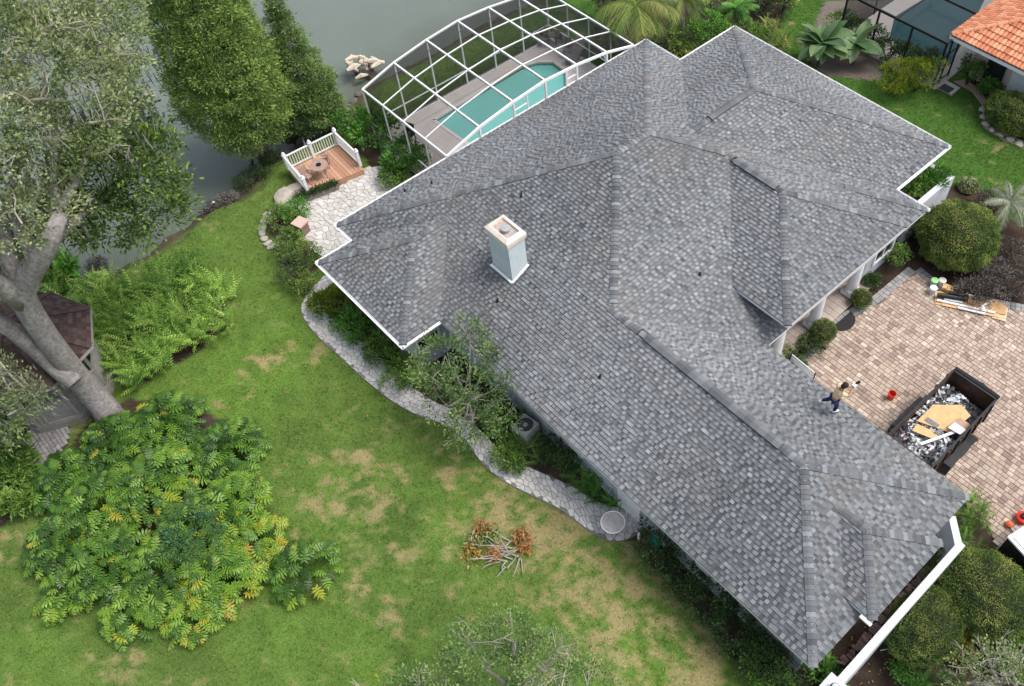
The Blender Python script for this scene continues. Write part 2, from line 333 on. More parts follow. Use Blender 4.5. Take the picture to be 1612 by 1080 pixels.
# lawn colour: green, straw-coloured dead patches, darker and brighter turf (pixel, pixel, radius m, strength)
DRY = [(780, 830, 2.0, .95), (860, 850, 1.9, .95), (700, 740, 1.1, .6), (1000, 960, 2.6, .95), (930, 900, 2.0, .8), (1090, 1040, 2.0, .9), (570, 715, .5, .8), (620, 750, .7, .6), (520, 800, .9, .6), (600, 860, 1.1, .55), (430, 560, .8, .7), (545, 560, .9, .6), (390, 590, .6, .5), (500, 555, .6, .5), (330, 345, 1.2, .5), (175, 432, 1.2, .8), (640, 800, .8, .5), (20, 850, 1., .5), (200, 1040, 1.2, .4), (590, 960, 1., .5), (740, 900, 1.2, .5), (960, 800, .7, .5), (1020, 880, .9, .7), (640, 1040, .8, .5), (455, 415, .5, .3), (300, 950, 1.4, .3), (530, 1050, 1., .4), (880, 1000, 1.4, .35), (1290, 60, .8, .4), (500, 240, .6, .5), (560, 780, 2.2, .4), (1555, 240, .9, .45), (1250, 110, .9, .3)]
BRI = [(480, 880, 4, .5), (350, 620, 4, .6), (420, 460, 3, .35), (1340, 150, 5, .35), (1000, 1060, 2.5, .6), (560, 1000, 2, .2), (700, 880, 1.5, .4), (100, 1040, 2, .3), (450, 740, 2.5, .4)]
DRK = [(620, 820, 1.3, .8), (590, 800, 1.0, .6), (640, 960, 2.2, .6), (330, 870, 1, .3), (470, 700, 1.6, .3), (30, 960, 2.5, .5), (770, 700, 1.6, .4), (460, 300, 1.4, .3), (560, 900, 2, .4), (740, 1010, 2, .4), (280, 1040, 2.5, .4), (1180, 1000, 2, .4), (640, 690, 1.2, .3)]
def fld(lst, x, y):
    r = 0
    for px, py, rad, s in lst:
        p = G2(px, py); r = np.maximum(r, s*np.exp(-(((x-p[0])**2+(y-p[1])**2)/(rad*1.15)**2)))
    return r
def lawn(x, y):
    n1 = fbm(x, y, 1.1, 5, 1); n2 = fbm(x, y, .38, 4, 2); n3 = fbm(x, y, 5, 3, 3); n4 = fbm(x+y*.4, y, .9, 4, 9)
    dry = np.clip((fld(DRY, x, y)*1.15+.07+(n1-.5)*1.3+(n2-.5)*2.0+(vnoise(x, y, .16, 91)-.5)*1.1+(vnoise(x, y, .5, 92)-.5)*.5-.64)*1.6, 0, 1)*.72
    bri = np.clip(fld(BRI, x, y)+(n3-.5)*1.2, 0, 1)[..., None]; drk = np.clip(fld(DRK, x, y)*.9+(n4-.5)*1.3, 0, 1)[..., None]
    g = np.array([.098, .158, .034])*(1-bri)+np.array([.115, .208, .034])*bri
    g = g*(1-drk)+np.array([.062, .110, .024])*drk
    g = g*(.78+.44*n2[..., None])
    far = np.clip((y-24)/6, 0, 1)[..., None]; g = g*(1-far)+np.array([.058, .125, .022])*(.8+.4*n2[..., None])*far
    dc = np.array([.31, .235, .125])*(.7+.6*n4[..., None]); return g*(1-dry[..., None])+dc*dry[..., None], dry
def axis(a, b, st, far):
    core = np.arange(a, b+1e-6, st); ext = np.array([1, 2.5, 5, 10, 20, 45, 100, far]); return np.concatenate([a-ext[::-1], core, b+ext])
xs = axis(-42, 4, .16, 260); ys = axis(-13, 50, .16, 260); XX, YY = np.meshgrid(xs, ys, indexing='ij'); xf, yf = XX.ravel(), YY.ravel()
inb = np.zeros(xf.shape, bool)
shrink = lambda P, k: [(sum(q[0] for q in P)/len(P)*(1-k)+p[0]*k, sum(q[1] for q in P)/len(P)*(1-k)+p[1]*k) for p in P]
BEDS[0] = shrink(PHIL, .84); BEDS[1] = shrink(FERN, .86)
for b in BEDS: inb |= inpoly(xf+(vnoise(xf, yf, .5, 31)-.5)*.35, yf+(vnoise(xf, yf, .5, 37)-.5)*.35, b)
HOUSE = [(-26, 10), (-24.8, 10), (-24.8, 8.3), (-20.2, 8.3), (-20.2, 10), (-2.2, 10), (-2.2, 16.8), (-10.8, 16.8), (-10.8, 18.0), (-12.6, 18.0), (-12.6, 24.7), (-10.8, 24.7), (-10.8, 26.8), (-12.4, 26.8), (-12.4, 30.8), (-23.7, 30.8), (-23.7, 26.8), (-26, 26.8)]
gcol, gdry = lawn(xf, yf); zz = gz(xf, yf); zz = np.where(inpoly(xf, yf, [(-32.3, 17.3), (-32.3, 25.5), (-27, 25.5), (-27, 17.3)]), -2.2, zz)
mul = np.array([.042, .029, .022])*(.5+1.0*fbm(xf, yf, .35, 3, 8)[:, None])
tanb = np.clip(fbm(xf, yf, .8, 3, 12)-.38, 0, 1)[:, None]*2; mul = mul*(1-tanb*.5)+np.array([.13, .10, .075])*tanb*.5
npoly = np.array(inpoly(xf, yf, BEDS[8])); mul[npoly] = mul[npoly]*.3+np.array([.19, .155, .14])*.8
gcol = np.where(inb[:, None], mul, gcol); s_ = sdist(xf, yf)
mud = np.clip((1.5-s_)/1., 0, 1)[:, None]; gcol = gcol*(1-mud)+np.array([.085, .068, .045])*(.6+.8*fbm(xf, yf, .5, 3, 4)[:, None])*mud
nx, ny = len(xs), len(ys); I = (np.arange(nx-1)[:, None]*ny+np.arange(ny-1)[None]).ravel()
M['ground'] = mat('lawn_and_soil', None, .95, .30, 14., attr_col=True, bump=.6, bscale=30, spec=.08)
ground = mesh_np('ground', np.stack([xf, yf, zz], 1), np.stack([I, I+ny, I+ny+1, I+1], 1), M['ground'], col=gcol, smooth=True); tag(ground, kind='structure')
# lake
lx = np.concatenate([np.arange(-340, -60, 40), np.arange(-60, -30, .5)]); ly = np.concatenate([np.arange(-300, -12, 48), np.arange(-12, 50, .5), np.arange(60, 300, 48)])
LX, LY = np.meshgrid(lx, ly, indexing='ij'); a, b = LX.ravel(), LY.ravel(); n1, n2 = len(lx), len(ly); I = (np.arange(n1-1)[:, None]*n2+np.arange(n2-1)[None]).ravel()
sh = np.clip((sdist(a, b)+3.2+2.4*(fbm(a, b, 2.5, 3, 21)-.5))/4., 0, 1)
lake = mesh_np('lake', np.stack([a, b, np.full(a.shape, -.8)], 1), np.stack([I, I+n2, I+n2+1, I+1], 1), water_mat('lake_water', (.145, .172, .150), .12, .30, 2.2, (.085, .095, .070)), tint=sh*.85); tag(lake, kind='structure')
# grass tufts: the lawn's own blades, coloured like the turf they stand in
def hidden_by_hard(x, y):
    r = np.zeros(x.shape, bool)
    for p in HARD: r |= inpoly(x, y, p)
    return r
PATH_L = PX([(520, 425), (474, 474), (472, 495), (498, 530), (535, 562), (575, 600), (615, 632), (655, 655), (700, 668), (738, 700), (755, 728), (785, 755), (830, 778), (880, 800), (925, 836), (957, 856), (985, 856), (1016, 832)])
PATH_R = PX([(545, 435), (510, 455), (500, 478), (520, 500), (560, 532), (600, 562), (640, 600), (672, 628), (712, 645), (752, 672), (772, 695), (802, 722), (845, 742), (900, 765), (948, 795), (975, 803), (992, 795), (1000, 806)])
PATIO = PX([(482, 352), (470, 325), (445, 318), (462, 295), (492, 306), (520, 303), (548, 285), (572, 266), (600, 262), (655, 300)])+[(-26.2, 14.8), (-26.1, 9.9), (-24.9, 9.9), (-24.9, 8.6)]+PX([(522, 428), (508, 408), (480, 380)])
DRIVE = [(-9.75, 17.), (-9.75, 19.55)]+PX([(1262, 578), (1308, 522), (1345, 500), (1385, 478), (1440, 430), (1475, 457), (1500, 472), (1640, 497)])+[(6, 30), (6, 19.0)]+PX([(1612, 870), (1572, 868), (1548, 812)])+[(-2.0, 18.9), (-2.2, 17.)]
CAGE = [(-33.5, 15.), (-26.5, 15.), (-26.5, 26.9), (-33.5, 26.9)]
DECK = [(-34.0, 10.6), (-31.75, 10.4), (-31.4, 13.4), (-33.9, 13.5)]
HARD = [PATH_L+PATH_R[::-1], PATIO, DRIVE, CAGE, DECK, HOUSE]
NB_HOUSE = [(-16.2, 39), (20, 39), (20, 60), (-16.2, 60)]
NB_CAGE = [(-21.5, 38), (-16., 38), (-16, 60), (-21.5, 60)]
HARD += [NB_HOUSE, NB_CAGE]
dens = 120
gx = []; area = [(-38, -12, -12, 10.5), (-40, -12, 5, 22), (-18, -9, 4, 12), (-30, -10, 28, 46), (-12, -4, 26, 46), (-39, -33, 12, 30)]
seen = None
for x0, x1, y0, y1 in [(-38.5, -1, -12, 16), (-39, -33, 16, 30), (-30, -3, 27, 44)]:
    n = int((x1-x0)*(y1-y0)*dens); gx.append(np.stack([RNG.uniform(x0, x1, n), RNG.uniform(y0, y1, n)], 1))
gp = np.concatenate(gx); P3 = np.concatenate([gp, np.zeros((len(gp), 1))], 1)-np.array([0, 0, CAMZ]); q = P3 @ MB_.T
u = CX_+F_*q[:, 0]/q[:, 2]; v = CY_-F_*q[:, 1]/q[:, 2]; ok = (u > -60) & (u < 1680) & (v > -60) & (v < 1140); gp = gp[ok]
ok = (sdist(gp[:, 0], gp[:, 1]) > 1.3) & ~hidden_by_hard(gp[:, 0], gp[:, 1])
for b in BEDS: ok &= ~inpoly(gp[:, 0]+RNG.normal(size=len(gp))*.12, gp[:, 1]+RNG.normal(size=len(gp))*.12, b)
gp = gp[ok]; gc, gd = lawn(gp[:, 0], gp[:, 1]); keep = RNG.random(len(gp)) > gd*.75; gp, gc = gp[keep], gc[keep]
n = len(gp); ang = RNG.uniform(0, 2*PI, (n, 3)); h = RNG.uniform(.02, .06, n); V = np.zeros((n, 3, 3, 3)); z0 = gz(gp[:, 0], gp[:, 1])
for k in range(3):
    dx, dy = np.cos(ang[:, k]), np.sin(ang[:, k]); w = .017
    bx = gp[:, 0]+dx*.02; by = gp[:, 1]+dy*.02
    V[:, k, 0] = np.stack([bx-dy*w, by+dx*w, z0-.005], 1); V[:, k, 1] = np.stack([bx+dy*w, by-dx*w, z0-.005], 1); V[:, k, 2] = np.stack([bx+dx*h*.9, by+dy*h*.9, z0+h], 1)
gcc = np.repeat(gc*RNG.uniform(1.0, 1.75, (n, 1)), 9, 0)
grass = mesh_np('grass', V.reshape(-1, 3), np.arange(n*9).reshape(-1, 3), mat('grass_blades', None, .8, .1, 10, attr_col=True, trans=.3, spec=.15), col=gcc)
tag(grass, 'short green lawn grass with straw-coloured dead patches around the house', 'grass', kind='stuff')
print('tufts', n)
#MARK_END_GROUND
# ================================================================== HOUSE
S_ = .48
house = empty('house', (0, 0, 0), 'large single-storey house with grey shingle hip roofs and pale grey walls', 'house')
WINGS = dict(D=(-26.6, -10.25, 9.43, 27.43, 2.9, 'x-x+y-y+'), A=(-25.33, -19.6, 7.72, 13, 2.9, 'x-x+y-'), C=(-18, -1.71, 9.43, 17.38, 2.9, 'x+y-y+'),
             B=(-24.27, -11.88, 21, 31.35, 2.9, 'x-x+y+'), G=(-19, -9.87, 17.85, 25.0, 4.0, 'x+y-y+'), H=(-6, -1.35, 11.65, 15.2, 3.25, 'x+y-y+'))
def planes(w):
    x0, x1, y0, y1, e, sides = WINGS[w]; r = {}
    if 'x-' in sides: r['x-'] = (S_, 0, e-S_*x0)
    if 'x+' in sides: r['x+'] = (-S_, 0, e+S_*x1)
    if 'y-' in sides: r['y-'] = (0, S_, e-S_*y0)
    if 'y+' in sides: r['y+'] = (0, -S_, e+S_*y1)
    return r
PLN = {w: planes(w) for w in WINGS}
def wz(w, x, y):
    x0, x1, y0, y1 = WINGS[w][:4]
    if x < x0 or x > x1 or y < y0 or y > y1: return -9
    return min(a*x+b*y+c for a, b, c in PLN[w].values())
def clip(poly, a, b, c):      # keep a*x+b*y+c >= 0
    out = []; n = len(poly)
    for i in range(n):
        p, q = poly[i], poly[(i+1) % n]; dp = a*p[0]+b*p[1]+c; dq = a*q[0]+b*q[1]+c
        if dp >= 0: out.append(p)
        if (dp > 0 > dq) or (dp < 0 < dq):
            t = dp/(dp-dq); out.append((p[0]+(q[0]-p[0])*t, p[1]+(q[1]-p[1])*t))
    return out
roof = MB()
for w in WINGS:               # solid roof body under the shingles
    x0, x1, y0, y1, e, sides = WINGS[w]
    for s, (a, b, c) in PLN[w].items():
        poly = [(x0, y0), (x1, y0), (x1, y1), (x0, y1)]
        for s2, (a2, b2, c2) in PLN[w].items():
            if s2 != s: poly = clip(poly, a2-a, b2-b, c2-c)
        if len(poly) > 2: roof.add([(x, y, a*x+b*y+c-.03) for x, y in poly], [tuple(range(len(poly)))])
    roof.add([(x0+.02, y0+.02, e-.10), (x1-.02, y0+.02, e-.10), (x1-.02, y1-.02, e-.10), (x0+.02, y1-.02, e-.10)], [(0, 3, 2, 1)])
roof_o = roof.build('roof', M['under'], house)
# shingle tabs, one raised piece each
TH = math.sqrt(1+S_*S_); EXP = .143/TH
tabs = []
for w, pl in PLN.items():
    x0, x1, y0, y1, e, sides = WINGS[w]
    for s, (a, b, c) in pl.items():
        alongx = s[0] == 'y'; lo, hi = (x0, x1) if alongx else (y0, y1)
        depth = ((y1-y0) if alongx else (x1-x0))
        if w in 'CGH' and not alongx: depth = (y1-y0)/2+.1
        elif len([k for k in pl if k[0] == s[0]]) == 2: depth = depth/2+.1
        hips = [(a2-a, b2-b, c2-c) for s2, (a2, b2, c2) in pl.items() if s2 != s]
        for k in range(int(depth/EXP)+1):
            t0 = k*EXP-(.03 if k == 0 else 0); t1 = (k+1)*EXP+.012; pos = lo-random.random()*.3; alt = k
            while pos < hi:
                alt += 1 if random.random() > .12 else 2; wd = random.uniform(.11, .17) if alt % 2 else random.uniform(.08, .15); p0, p1 = max(pos, lo), min(pos+wd, hi); pos += wd
                if p1-p0 < .02: continue
                if s == 'y-': poly = [(p0, y0+t0), (p1, y0+t0), (p1, y0+t1), (p0, y0+t1)]
                elif s == 'y+': poly = [(p1, y1-t0), (p0, y1-t0), (p0, y1-t1), (p1, y1-t1)]
                elif s == 'x-': poly = [(x0+t0, p1), (x0+t0, p0), (x0+t1, p0), (x0+t1, p1)]
                else: poly = [(x1-t0, p0), (x1-t0, p1), (x1-t1, p1), (x1-t1, p0)]
                inside = True
                for h_ in hips:
                    if min(h_[0]*x+h_[1]*y+h_[2] for x, y in poly) < 0:
                        poly = clip(poly, *h_); inside = False
                        if len(poly) < 3: break
                if len(poly) < 3: continue
                vis = False
                for x, y in poly+[(sum(p[0] for p in poly)/len(poly), sum(p[1] for p in poly)/len(poly))]:
                    z = a*x+b*y+c
                    if all(o == w or wz(o, x, y) < z+.005 or (o in 'GH' and z < WINGS[o][4]-.12 and min(x-WINGS[o][0], WINGS[o][1]-x, y-WINGS[o][2], WINGS[o][3]-y) < 1.6) for o in WINGS): vis = True; break
                if not vis: continue
                lift = random.uniform(.026, .036) if alt % 2 else random.uniform(.006, .014)
                def hgt(x, y):
                    t = {'y-': y-y0, 'y+': y1-y, 'x-': x-x0, 'x+': x1-x}[s]; return .004+lift*max(0, 1-(t-t0)/(t1-t0))
                vs = [(x, y, a*x+b*y+c+hgt(x, y)) for x, y in poly]; n = len(vs)
                vs += [(x, y, a*x+b*y+c-.012) for x, y in poly]
                fs = [tuple(range(n))]+[(i, n+i, n+(i+1) % n, (i+1) % n) for i in range(n) if n == 4 and i != 2 or n != 4]
                tn = random.gauss(.64, .11) if alt % 2 else random.gauss(.36, .10)
                tn += (vnoise(poly[0][0], poly[0][1], 3.5, 77)-.5)*.22
                cx, cy = poly[0]; d = cx*cx+cy*cy+(CAMZ-3)**2
                tabs.append((d, vs, fs, min(1, max(.16, float(tn)))))
tabs.sort(key=lambda q: q[0]); print('tabs', len(tabs))
for d, vs, fs, t in tabs[:300]:
    c0 = vs[0]; MB().add([rel(p, c0) for p in vs], fs[:1], t).add([rel(p, c0) for p in vs], fs[1:], 0).build('shingle', M['shingle'], roof_o, loc=c0)
fld_ = MB()
for d, vs, fs, t in tabs[300:]:
    o_ = len(fld_.v); fld_.add(vs, fs, t); fld_.t[len(fld_.f)-len(fs)+1:] = [0]*(len(fs)-1)
o = fld_.build('shingle_courses', M['shingle'], roof_o); o['kind'] = 'stuff'
# hip and ridge caps
Dz = 2.9+8.175*S_; Cz = 2.9+3.975*S_; Bz = 2.9+6.195*S_; Gz_ = 4.0+3.575*S_; Hz = 3.25+1.775*S_; Az = 2.9+2.865*S_
RID = [((-26.6, 9.43, 2.9), (-18.425, 17.605, Dz), 0), ((-26.6, 27.43, 2.9), (-18.425, 19.255, Dz), 0), ((-18.425, 17.605, Dz), (-18.425, 19.255, Dz), 0),
 ((-14.4, 13.58, Cz+.09), (-18.425, 17.605, Dz), 0), ((-16.3, 21.38, Gz_+.1), (-18.425, 19.255, Dz), 0), ((-10.25, 27.43, 2.9), (-13.0, 24.68, 2.9+2.75*S_), 0),
 ((-1.71, 9.43, 2.9), (-5.685, 13.405, Cz), 0), ((-1.71, 17.38, 2.9), (-5.685, 13.405, Cz), 0), ((-5.685, 13.405, Cz), (-6.6, 13.405, Cz), 0), ((-12.9, 13.405, Cz), (-14.4, 13.405, Cz), 0),
 ((-11.88, 31.35, 2.9), (-18.075, 25.155, Bz), 0), ((-24.27, 31.35, 2.9), (-18.075, 25.155, Bz), 0), ((-18.075, 25.155, Bz), (-18.075, 24.5, Bz), 0), ((-18.075, 22.4, Bz), (-18.075, 21.1, Bz), 0),
 ((-9.87, 17.85, 4.0), (-13.445, 21.425, Gz_), 0), ((-9.87, 25.0, 4.0), (-13.445, 21.425, Gz_), 0), ((-13.445, 21.425, Gz_), (-13.7, 21.425, Gz_), 0), ((-15.9, 21.425, Gz_), (-16.3, 21.425, Gz_), 0),
 ((-1.35, 11.65, 3.25), (-3.125, 13.425, Hz), 0), ((-1.35, 15.2, 3.25), (-3.125, 13.425, Hz), 0), ((-3.125, 13.425, Hz), (-4.2, 13.425, Hz), 0),
 ((-25.33, 7.72, 2.9), (-22.465, 10.585, Az), 0), ((-19.6, 7.72, 2.9), (-22.465, 10.585, Az), 0), ((-22.465, 10.585, Az), (-22.465, 12.3, Az), 0)]
def capgeo(p, q, t, ex=.155):
    p, q = Vector(p), Vector(q); d = (q-p).normalized(); sd_ = d.cross(Vector((0, 0, 1))).normalized()
    hip = abs(d.z) > .1; dr = .30 if hip else .48; w = .145
    a, b = p, p+d*(ex+.02); vs = []
    for c_, l in ((a, .044), (b, .024)):
        for k, (sx, dz) in enumerate(((-1, -dr*w), (-.25, -.012), (.25, -.012), (1, -dr*w))): vs.append(c_+sd_*sx*w+Vector((0, 0, dz+l)))
    vs += [v-Vector((0, 0, .05)) for v in vs[:4]]+[vs[4]-Vector((0, 0, .05)), vs[7]-Vector((0, 0, .05))]
    return vs, [(0, 4, 5, 1), (1, 5, 6, 2), (2, 6, 7, 3), (0, 1, 9, 8), (1, 2, 10, 9), (2, 3, 11, 10), (0, 8, 12, 4), (3, 7, 13, 11)], t
caps = []
for p, q, _ in RID:
    p, q = Vector(p), Vector(q); L = (q-p).length; n = max(1, int(L/.155)); d = (q-p)/n
    for i in range(n):
        a = p+d*i; t = random.gauss(.42, .1) if random.random() > .12 else .8; caps.append(((a-Vector((0, 0, CAMZ))).length,)+capgeo(a, q, t, d.length))
caps.sort(key=lambda c: c[0]); print('caps', len(caps))
for d, vs, fs, t in caps[:300]:
    c0 = vs[0]; MB().add([rel(p, c0) for p in vs], fs[:3], t).add([rel(p, c0) for p in vs], fs[3:], 0).build('ridge_cap', M['shingle'], roof_o, loc=c0)
cc = MB()
for d, vs, fs, t in caps[300:]: cc.add(vs, fs[:3], t).add(vs, fs[3:], 0)
o = cc.build('ridge_caps_far', M['shingle'], roof_o); o['kind'] = 'stuff'
for p, q in [((-6.6, 13.405, Cz), (-12.9, 13.405, Cz)), ((-18.075, 24.5, Bz), (-18.075, 22.4, Bz)), ((-13.7, 21.425, Gz_), (-15.9, 21.425, Gz_))]:   # raised ridge vents
    p, q = Vector(p), Vector(q); d = (q-p).normalized(); s = d.cross(Vector((0, 0, 1))); vm = MB()
    vs = []
    for c_ in (p, q):
        for sx, dz in ((-.16, -.06), (-.16, -.01), (0, .045), (.16, -.01), (.16, -.06)): vs.append(c_+s*sx+Vector((0, 0, dz+.03)))
    vm.add(vs, [(0, 1, 6, 5), (3, 4, 9, 8), (0, 4, 3, 2, 1), (5, 6, 7, 8, 9)]); vo = vm.build('ridge_vent', M['black'], roof_o)
    n = int((q-p).length/.3)
    for i in range(n):
        a = p+d*(i*.3); b = a+d*.292; vs = [c_+s*sx+Vector((0, 0, dz+.03)) for c_ in (a, b) for sx, dz in ((-.17, -.005), (0, .058), (.17, -.005))]
        vs += [v-Vector((0, 0, .012)) for v in vs]
        MB().add([rel(v, a) for v in vs], [(0, 1, 4, 3), (1, 2, 5, 4), (0, 3, 9, 6), (2, 8, 11, 5), (0, 6, 7, 1), (1, 7, 8, 2), (3, 4, 10, 9), (4, 5, 11, 10)], random.uniform(.25, .62)).build('vent_cap', M['shingle'], vo, loc=a)
# plumbing vents
for px, py, z in [(1100, 448, 3.9), (945, 602, 3.6), (783, 470, 3.9), (635, 293, 3.6), (678, 280, 4.0), (820, 300, 5.6)]:
    p = G(px, py, z); zr = max(wz(w, p[0], p[1]) for w in WINGS)
    MB().lathe((0, 0, 0), [(.035, -.1), (.035, .16), (.025, .16), (.025, .1)], 10).lathe((0, 0, .0), [(.08, -.04), (.07, .025), (.04, .03)], 10).build('plumbing_vent', M['black'], roof_o, loc=(p[0], p[1], zr))
# gutters and fascia
gut = [((-26.6, 9.43), (-26.6, 27.43)), ((-26.6, 27.43), (-24.27, 27.43)), ((-24.27, 27.43), (-24.27, 31.35)), ((-24.27, 31.35), (-11.88, 31.35)), ((-11.88, 31.35), (-11.88, 27.43)), ((-11.88, 27.43), (-10.25, 27.43)),
       ((-26.6, 9.43), (-25.33, 9.43)), ((-25.33, 9.43), (-25.33, 7.72)), ((-25.33, 7.72), (-19.6, 7.72)), ((-19.6, 7.72), (-19.6, 9.43))]
for (ax, ay), (bx, by) in gut:
    d = Vector((bx-ax, by-ay, 0)).normalized(); cx, cy = (ax+bx)/2, (ay+by)/2
    n = Vector((-d.y, d.x, 0)); tc = Vector((cx, cy, 0))+n*.3
    if any(w_[0] < tc.x < w_[1] and w_[2] < tc.y < w_[3] for w_ in [WINGS[k][:4] for k in 'DAB']): n = -n
    a, b = Vector((ax, ay, 2.9)), Vector((bx, by, 2.9)); e0 = d*.0
    prof = [(.0, -.10), (.10, -.10), (.125, .0), (.11, .0), (.09, -.07), (.012, -.07), (.012, .0), (.0, .0)]
    vs = [p+n*(x+.03)+Vector((0, 0, z-.03)) for p in (a-d*.1, b+d*.1) for x, z in prof]; k = len(prof)
    MB().add([rel(v, a) for v in vs], [(i, (i+1) % k, k+(i+1) % k, k+i) for i in range(k)]+[tuple(range(k))[::-1], tuple(range(k, 2*k))]).build('gutter', M['alum'], roof_o, loc=a)
for (ax, ay), (bx, by), z in [((-19.6, 9.43), (-1.71, 9.43), 2.9), ((-1.71, 9.43), (-1.71, 17.38), 2.9), ((-1.71, 17.38), (-10.25, 17.38), 2.9), ((-10.25, 17.38), (-10.25, 27.43), 2.9), ((-9.87, 17.85), (-9.87, 25), 4.), ((-13, 17.85), (-9.87, 17.85), 4.), ((-13, 25), (-9.87, 25), 4.), ((-3.2, 11.65), (-1.35, 11.65), 3.25), ((-1.35, 11.65), (-1.35, 15.2), 3.25), ((-3.2, 15.2), (-1.35, 15.2), 3.25)]:
    MB().bar((0, 0, 0), (bx-ax, by-ay, 0), .03, .17).build('fascia', M['white'], roof_o, loc=(ax, ay, z-.09))
MB().box((.12, 0, 0), (.4, .10, .08), rz=0).build('gutter', M['alum'], roof_o, loc=(-1.62, 11.52, 3.18))
# walls
def wall(name, poly, z0, z1, m, parent): return MB().prism(poly, z0, z1).build(name, m, parent)
W_ = wall('wall', HOUSE, -.1, 2.78, M['stucco'], house)
wall('entry_wall', [(-13.4, 18.45), (-12.61, 18.45), (-12.61, 24.3), (-13.4, 24.3)], 2.79, 3.79, M['stucco'], house)
MB().bb(-13.4, -9.95, 18.0, 24.85, 3.80, 3.88).build('porch_ceiling', M['white'], house)
MB().bb(-10.95, -10.45, 18.3, 24.5, 3.42, 3.795).build('porch_beam', M['white'], house)
MB().bb(-13, -10.5, 18.3, 18.6, 3.42, 3.795).build('porch_beam', M['white'], house)
wall('gable_wall', [(-2.6, 12.1), (-1.9, 12.1), (-1.9, 14.75), (-2.6, 14.75)], -.1, 3.14, M['stucco'], house)
for y, z0 in ((18.9, .18), (21.35, .18), (23.85, .18)):
    c = MB().box((0, 0, .1), (.62, .62, .2)).lathe((0, 0, .2), [(.30, 0), (.30, .07), (.25, .12), (.235, .2), (.23, 1.2), (.20, 2.95), (.24, 2.99), (.26, 3.07)], 24)
    co = c.build('column', M['white'], house, smooth=False, loc=(-10.7, y, z0)); 
def window(x, y, z, w, h, face, parent=W_, door=False):
    """face: 'x+','x-','y+','y-' outward"""
    ax = 0 if face[0] == 'x' else 1; sg = 1 if face[1] == '+' else -1
    def bx(mb, u, dz, su, sz, th, off):
        c = [x, y, z+dz]; c[ax] += sg*off; c[1-ax] += u; s = [0, 0, sz]; s[ax] = th; s[1-ax] = su; mb.box(c, s)
    f = MB()
    for u, dz, su, sz in ((0, h/2+.04, w+.16, .08), (0, -h/2-.04, w+.16, .08), (-w/2-.04, 0, .08, h), (w/2+.04, 0, .08, h)): bx(f, u, dz, su, sz, .09, .03)
    if not door: bx(f, 0, 0, .04, h, .06, .03); bx(f, 0, 0, w, .04, .05, .03)
    fo = f.build('door' if door else 'window', M['white'], parent)
    g = MB(); bx(g, 0, 0, w, h, .02, .012); g.build('panel' if door else 'pane', M['white'] if door else M['glass'], fo)
window(-20.2, 9.0, 1.75, .95, 1.2, 'x+'); window(-23.5, 8.3, 1.6, 1.6, 1.2, 'y-'); window(-21.4, 8.3, 1.6, 1.2, 1.2, 'y-')
window(-17.5, 10, 1.7, 1.4, 1.1, 'y-'); window(-13.0, 10, 1.7, 1.4, 1.1, 'y-'); window(-9.85, 10, 1.12, .95, 2.1, 'y-', door=True); window(-6, 10, 1.7, 1.2, 1.1, 'y-')
window(-10.8, 25.9, 1.5, 1.2, 1.4, 'x+'); window(-26, 17.2, 1.25, 1.8, 2.1, 'x-'); window(-26, 20.5, 1.25, 2.4, 2.1, 'x-'); window(-26, 23.8, 1.25, 1.8, 2.1, 'x-'); window(-26, 12, 1.4, 1.6, 1.4, 'x-')
for x in (-8.2, -4.9): window(x, 16.8, 1.15, 2.6, 2.15, 'y+', door=True)
window(-17, 30.8, 1.5, 1.8, 1.2, 'y+'); window(-12.4, 29.5, 1.5, 1.4, 1.2, 'x+')
window(-12.6, 21.35, 1.3, 1.8, 2.3, 'x+', parent=W_, door=True)
MB().bb(-17.2, -15.8, 9.90, 9.955, 2.05, 2.3).build('sill', M['white'], W_)
# downspout stub
MB().bar((0, 0, 0), (.02, -.28, 0), .13, .10).build('downspout', M['alum'], roof_o, loc=(-1.55, 11.9, 3.1))
# chimney
ch = MB(); cx0, cx1, cy0, cy1 = -19.37, -18.22, 12.04, 12.80; 
chim = empty('chimney', (cx0, cy0, 4.), 'pale blue-grey stucco chimney with a cream metal cap standing on the rear roof slope', 'chimney')
MB().bb(0, cx1-cx0, 0, cy1-cy0, -.4, 2.12).build('shaft', M['chim'], chim)
cap = MB()
def ring(mb, o0, o1, z0, z1, t=.08):
    x0, x1, y0, y1 = -o0, cx1-cx0+o0, -o0, cy1-cy0+o0
    mb.bb(x0, x1, y0, y0+t, z0, z1).bb(x0, x1, y1-t, y1, z0, z1).bb(x0, x0+t, y0+t, y1-t, z0, z1).bb(x1-t, x1, y0+t, y1-t, z0, z1)
CH_ = 0.; ring(cap, .05, 0, 1.93, 2.03, .1); ring(cap, .07, 0, 2.03, 2.16, .11)
a, b = .11, -.08; w_, d_ = cx1-cx0, cy1-cy0
def rect(o_, z): return [(-o_, -o_, z), (w_+o_, -o_, z), (w_+o_, d_+o_, z), (-o_, d_+o_, z)]
vs = rect(.07, 2.16)+rect(-.06, 2.26)+rect(-.09, 2.26)+rect(-.11, 2.05)
cap.add(vs, [(i, (i+1) % 4, 4+(i+1) % 4, 4+i) for i in range(4)]+[(4+i, 4+(i+1) % 4, 8+(i+1) % 4, 8+i) for i in range(4)]+[(8+i, 8+(i+1) % 4, 12+(i+1) % 4, 12+i) for i in range(4)])
cap.build('chimney_cap', M['cream'], chim)
MB().bb(.09, w_-.09, .09, d_-.09, 2.13, 2.16).build('cap_floor', mat('dusty_metal', (.42, .36, .32), .7, .2, 6, blotch=((.2, .16, .14), 4, .5)), chim)
MB().lathe((w_*.55, d_*.5, 2.16), [(.14, 0), (.14, .10), (.18, .10), (.18, .15), (.05, .17)], 20).build('flue', M['grey'], chim)
fl = MB()
zb = 2.9+S_*(cy0-9.43)-4.0
